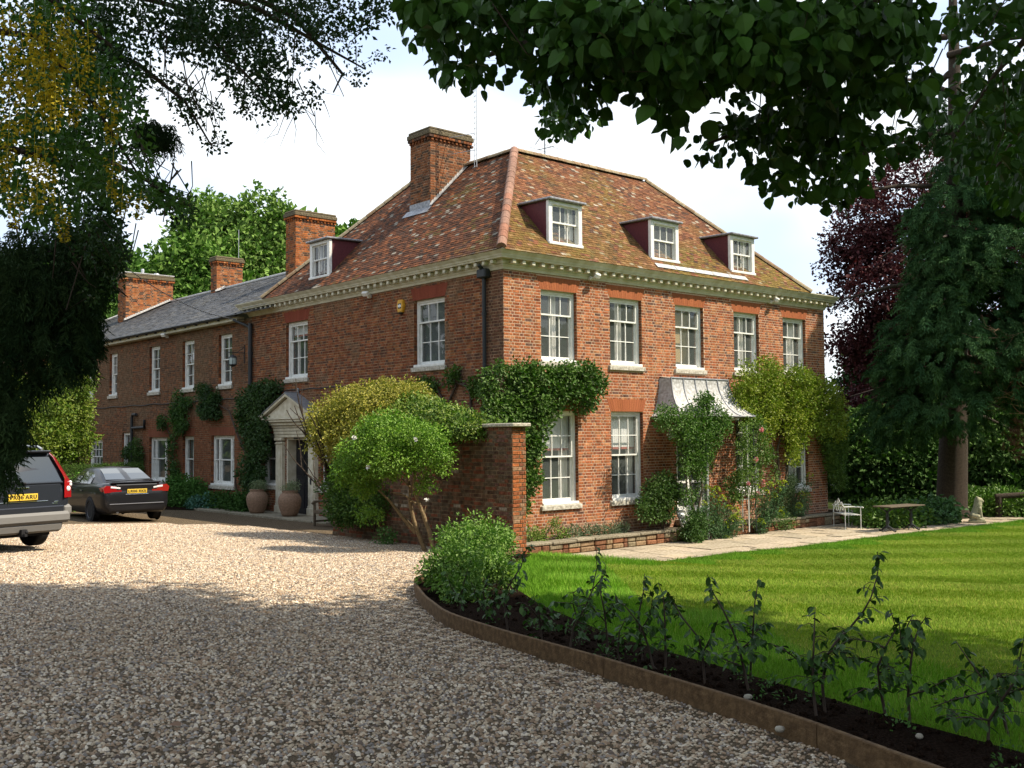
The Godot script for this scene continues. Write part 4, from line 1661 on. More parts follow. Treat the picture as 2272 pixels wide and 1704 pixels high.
# swept lead canopy over the garden door
func canopy(h: Node) -> void:
	var c := piece(h, "canopy")
	var b := MB.new()
	var n := 9
	var x0 := 5.72
	var x1 := 8.24
	var row := []
	for k in n + 1:
		var t := float(k) / n
		var out := 0.34 + 0.68 * pow(t, 1.7)
		var y := 4.0 - 1.06 * (1.0 - pow(1.0 - t, 1.35))
		var spread := 0.36 * pow(t, 1.9)
		row.append([out, y, spread])
	for k in n:
		var a = row[k]
		var d = row[k + 1]
		b.quad(Vector3(x0 - d[2], d[1], d[0]), Vector3(x1 + d[2], d[1], d[0]), Vector3(x1 + a[2], a[1], a[0]), Vector3(x0 - a[2], a[1], a[0]))
		b.quad(Vector3(x0 - d[2] - 0.1, d[1], 0), Vector3(x0 - d[2], d[1], d[0]), Vector3(x0 - a[2], a[1], a[0]), Vector3(x0 - a[2] - 0.1, a[1], 0))
		b.quad(Vector3(x1 + d[2], d[1], d[0]), Vector3(x1 + d[2] + 0.1, d[1], 0), Vector3(x1 + a[2] + 0.1, a[1], 0), Vector3(x1 + a[2], a[1], a[0]))
	b.quad(Vector3(x0, 4.0, 0.34), Vector3(x1, 4.0, 0.34), Vector3(x1 + 0.1, 4.04, 0), Vector3(x0 - 0.1, 4.04, 0))
	var e = row[n]
	b.quad(Vector3(x0 - e[2] - 0.1, e[1] - 0.02, 0.01), Vector3(x1 + e[2] + 0.1, e[1] - 0.02, 0.01), Vector3(x1 + e[2], e[1] - 0.02, e[0]), Vector3(x0 - e[2], e[1] - 0.02, e[0]))
	part(c, "lead_sheet", b, M.lead_pale)
	# rolls between the sheets
	for i in 6:
		var m := MB.new()
		var pts := []
		for k in n + 1:
			var r = row[k]
			pts.append(Vector3(lerpf(x0 - r[2], x1 + r[2], i / 5.0), r[1] + 0.006, r[0] + 0.006))
		m.tube(pts, [0.02], 6)
		part(c, "lead_roll", m, M.lead)
	var tp := MB.new()
	tp.tube([Vector3(x0, 4.0, 0.34), Vector3(x1, 4.0, 0.34)], [0.028], 6)
	tp.tube([Vector3(x0 - e[2] - 0.1, e[1], 0.02), Vector3(x0 - e[2], e[1], e[0]), Vector3(x1 + e[2], e[1], e[0]), Vector3(x1 + e[2] + 0.1, e[1], 0.02)], [0.018], 6)
	part(c, "lead_edge", tp, M.lead)
	for x in [x0 + 0.3, x1 - 0.35]:
		var br := MB.new()
		br.box(Vector3(x - 0.03, 2.3, 0.0), Vector3(x + 0.03, 2.92, 0.06))
		br.box(Vector3(x - 0.03, 2.84, 0.06), Vector3(x + 0.03, 2.9, 0.95))
		br.tube([Vector3(x, 2.35, 0.05), Vector3(x, 2.86, 0.7)], [0.025], 5)
		part(c, "bracket", br, M.white)


# ---------------------------------------------------------------- the long wing
func build_wing() -> void:
	rng.seed = 201
	var h := thing("house_wing", "long two-storey brick wing with grey slate roof running back from the house", "house wing")
	var sf := side_frame()
	var z1 := D
	var z0 := -40.0
	var up := [hole(-15.33, -14.3, 4.26, 6.06, 0.0), hole(-18.34, -17.33, 4.26, 6.06, 0.0), hole(-21.45, -20.42, 4.26, 6.06, 0.0), hole(-25.71, -24.83, 4.26, 6.06, 0.0), hole(-28.4, -27.6, 4.26, 6.06, 0.0), hole(-32.2, -31.3, 4.26, 6.06, 0.0)]
	var lw := [hole(-15.88, -14.1, 0.8, 2.54, 0.3), hole(-18.28, -17.3, 0.8, 2.53, 0.3), hole(-21.4, -19.65, 0.8, 2.5, 0.3), hole(-28.1, -26.4, 0.9, 2.42, 0.3), hole(-33.4, -31.9, 0.7, 2.3, 0.3), hole(-24.21, -23.1, 0.1, 2.72, 0.0, false)]
	var side := piece(h, "front_wall")
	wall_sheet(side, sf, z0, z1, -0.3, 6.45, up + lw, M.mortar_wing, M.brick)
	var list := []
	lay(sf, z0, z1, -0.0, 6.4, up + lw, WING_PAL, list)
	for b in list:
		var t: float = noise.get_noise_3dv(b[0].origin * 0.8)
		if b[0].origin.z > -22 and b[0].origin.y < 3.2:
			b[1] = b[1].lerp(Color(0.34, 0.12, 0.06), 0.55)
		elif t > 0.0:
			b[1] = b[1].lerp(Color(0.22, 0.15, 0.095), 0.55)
	set_bricks(side, list, 0, M.brick)
	for q in lw.slice(0, 5):
		lintel(side, sf, q, Color(0.25, 0.095, 0.055), 0.0015)
	var ins := MB.new()
	ins.box(Vector3(0.35, 3.3, z0), Vector3(4, 3.7, z1 - 0.3))
	ins.box(Vector3(0.35, 6.2, z0), Vector3(4, 6.4, z1 - 0.3))
	ins.box(Vector3(0.35, -0.3, z0), Vector3(4, 0.05, z1 - 0.3))
	ins.box(Vector3(3.9, 0, z0), Vector3(4.1, 6.4, z1 - 0.3))
	ins.box(Vector3(0.3, -0.3, z0 - 0.2), Vector3(10, 6.4, z0))
	for z in [-16.6, -19.4, -22.6, -26.0, -30.0]:
		ins.box(Vector3(0.35, 0, z - 0.05), Vector3(3.9, 6.2, z + 0.05))
	part(h, "interior", ins, M.inside)
	for k in up.size():
		window(h, sf, up[k], {"cols": 2, "rows": [2, 2], "curtains": [[0.12, 0.4]] if k % 2 else []})
	window(h, sf, lw[0], {"lights": [[0.07, 0.4, 1], [0.47, 1.31, 1], [1.38, 1.71, 1]], "rows": [1, 1]})
	window(h, sf, lw[1], {"cols": 1, "rows": [1, 1], "curtains": [[0.1, 0.35]]})
	window(h, sf, lw[2], {"lights": [[0.07, 0.38, 1], [0.45, 1.3, 1], [1.37, 1.68, 1]], "rows": [1, 1]})
	window(h, sf, lw[3], {"cols": 4, "rows": [2, 2], "stone": false})
	window(h, sf, lw[4], {"cols": 3, "rows": [2, 2]})
	var dr := piece(h, "glazed_door", Transform3D(sf.basis, sf * Vector3(-24.21, 0.1, 0)))
	var f := MB.new()
	f.box(Vector3(0.0, 0, -0.2), Vector3(0.1, 2.62, -0.08))
	f.box(Vector3(1.01, 0, -0.2), Vector3(1.11, 2.62, -0.08))
	f.box(Vector3(0.1, 2.5, -0.2), Vector3(1.01, 2.62, -0.08))
	f.box(Vector3(0.1, 0, -0.17), Vector3(1.01, 1.0, -0.11))
	f.box(Vector3(0.53, 1.0, -0.17), Vector3(0.57, 2.5, -0.11))
	f.box(Vector3(0.1, 1.75, -0.168), Vector3(1.01, 1.79, -0.112))
	part(dr, "frame", f, M.white)
	for x in [0.31, 0.79]:
		for y in [1.38, 2.14]:
			var p := MeshInstance3D.new()
			p.name = "pane"
			p.mesh = pane_unit
			p.material_override = M.pane
			dr.add_child(p, true)
			p.transform = Transform3D(Basis.from_scale(Vector3(0.42, 0.7, 1)), Vector3(x, y, -0.14))
	# eaves: fascia, brackets and gutter
	var fa := MB.new()
	fa.cbox(Transform3D(Basis(), Vector3(-0.14, 6.46, (z0 - 13.4) / 2)), Vector3(0.28, 0.14, -13.4 - z0), 0.01)
	part(h, "fascia", fa, M.cream)
	var gt := MB.new()
	gt.tube([Vector3(-0.36, 6.56, -13.3), Vector3(-0.36, 6.56, z0)], [0.065], 8)
	var z := -13.8
	while z > z0:
		gt.xbox(Transform3D(Basis(), Vector3(-0.3, 6.5, z)), Vector3(0.14, 0.07, 0.03))
		z -= 0.9
	part(h, "gutter", gt, M.iron)
	# slate roof
	var e0 := Vector3(-0.38, 6.57, -13.42)
	var e1 := Vector3(-0.38, 6.57, z0)
	var r0 := Vector3(5.0, 9.2, -12.5)
	var r1 := Vector3(5.0, 9.2, z0 + 2)
	var rf := piece(h, "roof")
	var b := MB.new()
	b.quad(e1, Vector3(-0.38, 6.57, -11.0), Vector3(5, 9.2, -11.0), r1)
	b.quad(Vector3(10.4, 6.5, -11.0), Vector3(10.4, 6.5, z0), r1, Vector3(5, 9.2, -11.0))
	b.tri(e1, r1, Vector3(10.4, 6.5, z0))
	part(rf, "underlay", b, M.iron)
	var sl := []
	var tone := func(_p: Vector3) -> Color:
		var c := Color(0.15, 0.155, 0.165) if rng.randf() > 0.2 else Color(0.2, 0.19, 0.17)
		return c * rr(0.75, 1.2)
	tiles(sl, e1, Vector3(-0.38, 6.57, -12.0), Vector3(5, 9.2, -11.0), r1, 0.26, 0.2, tone, 0.008)
	set_tiles(rf, sl, 0, M.slate, "slate", "slate_courses")
	var rg := MB.new()
	rg.tube([r0 + Vector3(0, 0.04, 1.5), r1 + Vector3(0, 0.04, 0)], [0.08], 8)
	rg.tube([e1, r1], [0.06], 8)
	part(rf, "ridge_roll", rg, M.lead_pale)
	var c1 := chimney(h, 2.78, 5.15, -32.3, -31.3, 7.9, 10.5, CHIM_PAL, [[3.8, -31.8, 0.07, 0.36, M.galvanised], [4.5, -31.8, 0.12, 0.2, M.galvanised]], M.moss_cap)
	step_flashing(c1, Vector3(2.7, 8.13, -31.3), Vector3(5.0, 9.26, -31.3), M.lead_pale, 0.35)
	var wt := MB.new()
	wt.cbox(Transform3D(Basis(), Vector3(3.96, 10.53, -31.8)), Vector3(2.5, 0.05, 1.1), 0.01)
	part(c1, "lead_top", wt, M.lead_pale)
	var c2 := chimney(h, 4.72, 6.0, -26.1, -25.5, 8.7, 10.75, CHIM_PAL, [], M.moss_cap)
	step_flashing(c2, Vector3(4.65, 9.06, -25.5), Vector3(5.1, 9.28, -25.5), M.lead_pale, 0.5)
	chimney(h, 3.4, 5.12, -16.75, -16.0, 8.0, 11.1, [[Color(0.48, 0.16, 0.05), 0.6], [Color(0.4, 0.12, 0.045), 0.2], [Color(0.14, 0.08, 0.055), 0.2]], [[4.0, -16.4, 0.1, 0.1, M.iron], [4.7, -16.4, 0.16, 0.08, M.iron]], M.moss_cap)
	# soil pipe above the glazed door
	var sp := MB.new()
	sp.tube([Vector3(-0.1, 3.42, -22.5), Vector3(-0.1, 3.42, -22.85), Vector3(-0.1, 3.3, -22.95), Vector3(-0.1, 1.0, -22.95), Vector3(-0.1, 0, -22.95)], [0.06], 8)
	sp.tube([Vector3(-0.1, 3.2, -21.66), Vector3(-0.1, 2.9, -21.66), Vector3(-0.1, 2.88, -22.9)], [0.055], 8)
	part(h, "soil_pipe", sp, M.iron)
	var cb := MB.new()
	var pts := []
	for k in 40:
		pts.append(Vector3(-0.03, 3.78 + 0.02 * sin(k * 1.3), lerpf(-30.0, -12.9, k / 39.0)))
	cb.tube(pts, [0.016], 5)
	part(h, "wall_cable", cb, M.iron)


func build_garden_walls() -> void:
	rng.seed = 301
	# the tall garden wall that ends in the sunlit pier
	var g := thing("garden_wall", "tall weathered brick garden wall ending in a sunlit pier with stone coping", "garden wall")
	var x0 := -3.58
	var x1 := -3.25
	var za := -1.9
	var zb := 4.38
	var base := 0.0
	var top := 2.62
	var core := MB.new()
	core.box(Vector3(x0, base - 0.3, za), Vector3(x1, top, zb))
	part(g, "core", core, M.mortar_wall)
	var list := []
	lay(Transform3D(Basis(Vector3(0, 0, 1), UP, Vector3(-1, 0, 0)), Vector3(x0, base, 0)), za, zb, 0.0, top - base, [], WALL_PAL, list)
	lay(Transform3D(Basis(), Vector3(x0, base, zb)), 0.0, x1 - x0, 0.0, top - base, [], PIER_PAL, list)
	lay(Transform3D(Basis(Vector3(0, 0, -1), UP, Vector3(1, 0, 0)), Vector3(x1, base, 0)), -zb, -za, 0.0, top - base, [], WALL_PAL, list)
	for b in list:
		b[0].origin += b[0].basis.z.normalized() * rr(-0.004, 0.006)
		b[0] = Transform3D(Basis(b[0].basis.z.normalized(), rr(-0.025, 0.025)) * b[0].basis, b[0].origin)
	set_bricks(g, list, 300, M.brick_near)
	for k in 9:
		var c := MB.new()
		var l := (zb - za + 0.1) / 9
		c.cbox(Transform3D(Basis(UP, rr(-0.01, 0.01)), Vector3((x0 + x1) / 2, top + 0.035 + rr(-0.004, 0.004), za + (k + 0.5) * l)), Vector3(0.46, 0.07, l - 0.006), 0.015)
		part(g, "coping", c, M.cap_stone)
	# low terrace wall
	var t := thing("terrace_wall", "low rough stone and brick retaining wall with flat coping along the terrace", "low wall")
	var bk := MB.new()
	bk.box(Vector3(-1.6, -0.6, 0.3), Vector3(15.4, -0.13, 0.74))
	bk.box(Vector3(15.1, -0.6, -6), Vector3(15.5, -0.13, 0.6))
	part(t, "core", bk, M.mortar_wall)
	var x := -1.55
	while x < 15.3:
		var w := rr(0.16, 0.5)
		var n := 2 if rng.randf() < 0.65 else 1
		for k in n:
			var hh := 0.26 / n
			var m := MB.new()
			m.col = [Color(0.42, 0.2, 0.11), Color(0.4, 0.28, 0.17), Color(0.36, 0.3, 0.2), Color(0.3, 0.15, 0.09)][rng.randi() % 4] * rr(0.8, 1.15)
			m.cbox(Transform3D(Basis(Vector3(0, 0, 1), rr(-0.03, 0.03)), Vector3(x + w / 2, -0.4 + hh * (k + 0.5), 0.74 + rr(-0.015, 0.02))), Vector3(w - rr(0.01, 0.03), hh - rr(0.008, 0.025), 0.12), 0.02)
			part(t, "stone", m, M.stone)
		x += w
	x = -1.6
	while x < 15.4:
		var w := rr(0.6, 1.15)
		var m := MB.new()
		m.col = Color(0.4, 0.36, 0.27) * rr(0.75, 1.1)
		m.cbox(Transform3D(Basis(Vector3(0, 0, 1), rr(-0.008, 0.008)), Vector3(x + w / 2, -0.1 + rr(-0.008, 0.008), 0.6 + rr(-0.02, 0.02))), Vector3(w - 0.014, 0.065, 0.46), 0.014)
		part(t, "coping", m, M.stone)
		x += w
	# paving
	var pv := piece(self, numbered("terrace_paving"))
	pv.set_meta("kind", "structure")
	pv.set_meta("label", "pale stone paving slabs of the terrace in front of the house")
	var pb := MB.new()
	pb.col = Color(0.11, 0.09, 0.06)
	pb.quad(Vector3(-1.0, -0.416, 3.6), Vector3(20, -0.416, 4.3), Vector3(20, -0.416, 0.6), Vector3(-1.0, -0.416, 0.6))
	part(pv, "joint_bed", pb, M.soil)
	var edge := PackedVector2Array([Vector2(-0.95, 0.78), Vector2(-0.95, 3.1), Vector2(0.42, 3.2), Vector2(4.6, 3.3), Vector2(6.4, 3.62), Vector2(11, 3.7), Vector2(16.2, 4.15), Vector2(19.5, 4.2), Vector2(19.5, 1.6), Vector2(15.6, 1.0), Vector2(15.0, 0.78)])
	var zz := 0.78
	var row := 0
	while zz < 4.2:
		var dz: float = [0.62, 0.46, 0.78, 0.5, 0.6, 0.7][row % 6]
		var xx := -0.95 - rr(0, 0.5)
		while xx < 19.5:
			var dx := rr(0.5, 1.15)
			var sq := PackedVector2Array([Vector2(xx + 0.008, zz + 0.008), Vector2(xx + dx - 0.008, zz + 0.008), Vector2(xx + dx - 0.008, zz + dz - 0.008), Vector2(xx + 0.008, zz + dz - 0.008)])
			for r in Geometry2D.intersect_polygons(sq, edge):
				var m := MB.new()
				m.col = [Color(0.52, 0.44, 0.33), Color(0.46, 0.4, 0.31), Color(0.55, 0.47, 0.37)][rng.randi() % 3] * rr(0.85, 1.1)
				m.prism(Array(r), Transform3D(Basis(Vector3.RIGHT, PI / 2 + rr(-0.004, 0.004)), Vector3(0, -0.398 + rr(-0.005, 0.005), 0)), 0.05)
				part(pv, "slab", m, M.slab)
			xx += dx
		zz += dz
		row += 1
	# bed behind the low wall
	var bed := MB.new()
	bed.quad(Vector3(-1.6, -0.125, 0.42), Vector3(15.3, -0.125, 0.42), Vector3(15.3, -0.1, -0.02), Vector3(-1.6, -0.1, -0.02))
	bed.quad(Vector3(-3.3, 0.0, 0.6), Vector3(-1.6, -0.13, 0.6), Vector3(-1.6, -0.1, -3.0), Vector3(-3.3, 0.05, -3.0))
	var bs := part(self, "flower_bed", bed, M.soil, "structure")
	bs.set_meta("label", "narrow flower bed between the house front and the low terrace wall")
	# timber edging of the drive
	var te := thing("timber_edging", "curved brown timber edging boards between the gravel drive and the soil bed", "garden edging")
	var pts := []
	for p in EDGE:
		pts.append(Vector2(p[0], p[1]))
	var cv := Curve2D.new()
	for k in pts.size():
		var tan2: Vector2 = (pts[mini(k + 1, pts.size() - 1)] - pts[maxi(k - 1, 0)]) * 0.16
		cv.add_point(pts[k], -tan2, tan2)
	var total := cv.get_baked_length()
	var s := 0.0
	while s < total - 0.1:
		var l := minf(rr(1.7, 2.3), total - s)
		var m := MB.new()
		var n := 7
		var th := 0.035
		var hh := 0.15
		var ring := []
		for k in n + 1:
			var p := cv.sample_baked(s + (l - 0.008) * k / n)
			var q := cv.sample_baked(minf(s + (l - 0.008) * k / n + 0.02, total))
			var pr := cv.sample_baked(maxf(s + (l - 0.008) * k / n - 0.02, 0))
			var nn := (q - pr).normalized().orthogonal() * th / 2
			var g0 := gy(p.x, p.y)
			var r := []
			for w in [[-1, -0.1], [1, -0.1], [1, hh - 0.006], [0.7, hh], [-0.7, hh], [-1, hh - 0.006]]:
				r.append(Vector3(p.x + nn.x * w[0], g0 + w[1], p.y + nn.y * w[0]))
			ring.append(r)
		for k in n:
			for w in 6:
				var w2 := (w + 1) % 6
				m.quad(ring[k][w], ring[k + 1][w], ring[k + 1][w2], ring[k][w2])
		m.poly(ring[0])
		var er: Array = ring[n].duplicate()
		er.reverse()
		m.poly(er)
		part(te, "board", m, M.edging)
		s += l


# ---------------------------------------------------------------- leaves
# one leaf into b: base p, along dir, facing nn; pts sides of the outline
func leaf(b: MB, p: Vector3, dir: Vector3, nn: Vector3, l: float, w: float, fine := false, fold := 0.25) -> void:
	dir = dir.normalized()
	var s := dir.cross(nn).normalized()
	var n := s.cross(dir)
	var tip := p + dir * l - n * l * 0.12
	if not fine:
		var m := p + dir * l * 0.5
		var a := m + s * w * 0.5 + n * w * fold
		var c := m - s * w * 0.5 + n * w * fold
		b.tri(p, a, tip)
		b.tri(p, tip, c)
		return
	var prof := [[0.0, 0.12], [0.16, 0.4], [0.42, 0.52], [0.72, 0.36], [1.0, 0.0]]
	var mid := []
	for q in prof:
		mid.append(p + dir * l * q[0] - n * l * 0.16 * q[0] * q[0])
	for sd in [-1, 1]:
		var out := []
		for k in prof.size():
			out.append(mid[k] + s * (sd * w * prof[k][1]) + n * w * fold * prof[k][1] * 1.2)
		for k in prof.size() - 1:
			if sd > 0:
				b.quad(mid[k], out[k], out[k + 1], mid[k + 1])
			else:
				b.quad(mid[k + 1], out[k + 1], out[k], mid[k])


# a ball of n leaves
func clump(n: int, r: float, l: float, w: float, droop: float, sd: int, fine := false, flat := 1.0) -> ArrayMesh:
	rng.seed = sd
	var b := MB.new()
	for k in n:
		var p := rv(r) * Vector3(1, flat, 1)
		var dir := (p.normalized() * 0.8 + rv(0.8) + Vector3(0, -droop, 0)).normalized()
		var nn := (UP * 0.8 + rv(0.9)).normalized()
		b.col = Color.WHITE * rr(0.72, 1.25)
		leaf(b, p, dir, nn, l * rr(0.7, 1.2), w * rr(0.8, 1.15), fine)
	return b.mesh()


# a drooping spray of needles
func spray(n: int, l: float, w: float, sd: int) -> ArrayMesh:
	rng.seed = sd
	var b := MB.new()
	for k in n:
		var t := rng.randf()
		var p := Vector3(rr(-0.5, 0.5) * t * l * 0.5, -t * t * l * 0.5, t * l)
		var dir := Vector3(rr(-1, 1), rr(-0.9, 0.1), rr(0.1, 1.2))
		b.col = Color.WHITE * rr(0.7, 1.3)
		leaf(b, p, dir, (UP + rv(0.7)).normalized(), l * rr(0.2, 0.38), w, false, 0.1)
	return b.mesh()


func make_leaves() -> void:
	leafmesh.small = [clump(26, 0.2, 0.085, 0.05, 0.2, 1), clump(26, 0.2, 0.085, 0.05, 0.2, 2), clump(26, 0.2, 0.08, 0.05, 0.3, 3)]
	leafmesh.tiny = [clump(36, 0.16, 0.05, 0.028, 0.1, 4), clump(36, 0.16, 0.05, 0.028, 0.1, 5)]
	leafmesh.ivy = [clump(22, 0.17, 0.1, 0.07, 0.6, 6), clump(22, 0.17, 0.1, 0.065, 0.6, 7)]
	leafmesh.big = [clump(20, 0.62, 0.3, 0.2, 0.3, 8, false, 0.7), clump(20, 0.62, 0.28, 0.2, 0.3, 9, false, 0.7), clump(20, 0.6, 0.26, 0.2, 0.3, 10, false, 0.6)]
	leafmesh.lime = [clump(5, 0.14, 0.105, 0.092, 0.9, 11, true), clump(5, 0.14, 0.1, 0.09, 0.9, 12, true), clump(4, 0.13, 0.095, 0.085, 0.9, 13, true)]
	leafmesh.haw = [clump(10, 0.085, 0.05, 0.034, 0.35, 14), clump(10, 0.085, 0.046, 0.034, 0.35, 15), clump(12, 0.09, 0.05, 0.034, 0.35, 16)]
	leafmesh.pine = [spray(70, 0.62, 0.03, 17), spray(70, 0.62, 0.03, 18), spray(70, 0.55, 0.034, 19)]
	leafmesh.beech = [clump(26, 0.55, 0.2, 0.12, 0.25, 20, false, 0.4), clump(26, 0.55, 0.19, 0.12, 0.25, 21, false, 0.4)]
	leafmesh.long = [clump(24, 0.2, 0.12, 0.035, 0.2, 22), clump(24, 0.2, 0.12, 0.035, 0.2, 23)]
	leafmesh.far = [clump(24, 1.1, 0.62, 0.42, 0.2, 24, false, 0.75), clump(24, 1.1, 0.58, 0.42, 0.2, 25, false, 0.75)]
	leafmesh.yew = [spray(40, 0.22, 0.013, 26), spray(40, 0.22, 0.013, 27)]


# scatters clumps: each place [point, scale]; tones run from c1 to c2 with the species' own variation
func foliage(parent: Node, called: String, kind: String, m: Material, pts: Array, c1: Color, c2: Color, up := Vector3.ZERO) -> void:
	var kinds: Array = leafmesh[kind]
	var tr := []
	var co := []
	for k in kinds.size():
		tr.append([])
		co.append([])
	for p in pts:
		var k := rng.randi() % kinds.size()
		var bs := randbasis(p[1])
		if p.size() > 2:
			bs = facing(Vector3.ZERO, p[2] + rv(0.35), p[1]).basis
		elif up != Vector3.ZERO:
			bs = Basis(UP, rr(0, TAU)) * Basis(Vector3(rr(-1, 1), 0, rr(-1, 1)).normalized(), rr(-0.35, 0.35))
			bs = bs.scaled(Vector3.ONE * p[1])
		tr[k].append(Transform3D(bs, p[0]))
		var t := clampf(rng.randf() * 0.7 + 0.3 * (noise.get_noise_3dv(p[0] * 1.3) + 0.5), 0, 1)
		co[k].append(c1.lerp(c2, t) * rr(0.85, 1.15))
	for k in kinds.size():
		if tr[k]:
			many(parent, called, kinds[k], m, tr[k], co[k])


# points in ellipsoids [centre, radii, count], thinned by noise so that gaps open; shell > 0 keeps them towards the outside
func cloud(blobs: Array, s0: float, s1: float, shell := 0.5, nf := 1.0, thr := -0.25) -> Array:
	var r := []
	for b in blobs:
		var k := 0
		var tries := 0
		while k < b[2] and tries < b[2] * 6:
			tries += 1
			var d := rv().normalized()
			var t := pow(rng.randf(), 1.0 / 3.0)
			t = lerpf(t, 1.0 - 0.35 * rng.randf() * rng.randf(), shell)
			var p: Vector3 = b[0] + d * t * b[1] * (1.0 + 0.22 * noise.get_noise_3dv((b[0] + d * b[1]) * nf * 1.4))
			if noise.get_noise_3dv(p * nf) < thr:
				continue
			r.append([p, rr(s0, s1)])
			k += 1
	return r


# a trunk with limbs that fork n times
func limbs(b: MB, p: Vector3, dir: Vector3, len: float, r: float, depth: int, spread := 0.7, ends = null) -> void:
	var pts := [p]
	var rad := [r]
	var q := p
	var d := dir.normalized()
	for k in 4:
		d = (d + rv(0.18) + Vector3(0, 0.04, 0)).normalized()
		q += d * len / 4
		pts.append(q)
		rad.append(lerpf(r, r * 0.55, (k + 1) / 4.0))
	b.tube(pts, rad, 7 if r > 0.06 else 5, true)
	if ends != null:
		ends.append(q)
	if depth > 0:
		for k in 2 + rng.randi() % 2:
			var at2: Vector3 = pts[2 + rng.randi() % 3]
			limbs(b, at2, (d + rv(spread)).normalized(), len * rr(0.55, 0.8), r * rr(0.4, 0.6), depth - 1, spread, ends)


func plain_tree(called: String, label: String, group: String, base: Vector3, h: float, r: float, blobs: Array, kind: String, m: Material, s0: float, s1: float, c1: Color, c2: Color, thr := -0.25, nf := 0.35, shell := 0.55) -> Node3D:
	var t := thing(called, label, "tree", base, group)
	var tb := MB.new()
	limbs(tb, Vector3(0, -0.3, 0), Vector3(rr(-0.05, 0.05), 1, rr(-0.05, 0.05)), h * 0.5, r, 4, 0.75)
	part(t, "trunk", tb, M.bark)
	var bl := []
	for q in blobs:
		bl.append([q[0] - base, q[1], q[2]])
	foliage(t, "crown", kind, m, cloud(bl, s0, s1, shell, nf, thr), c1, c2)
	return t


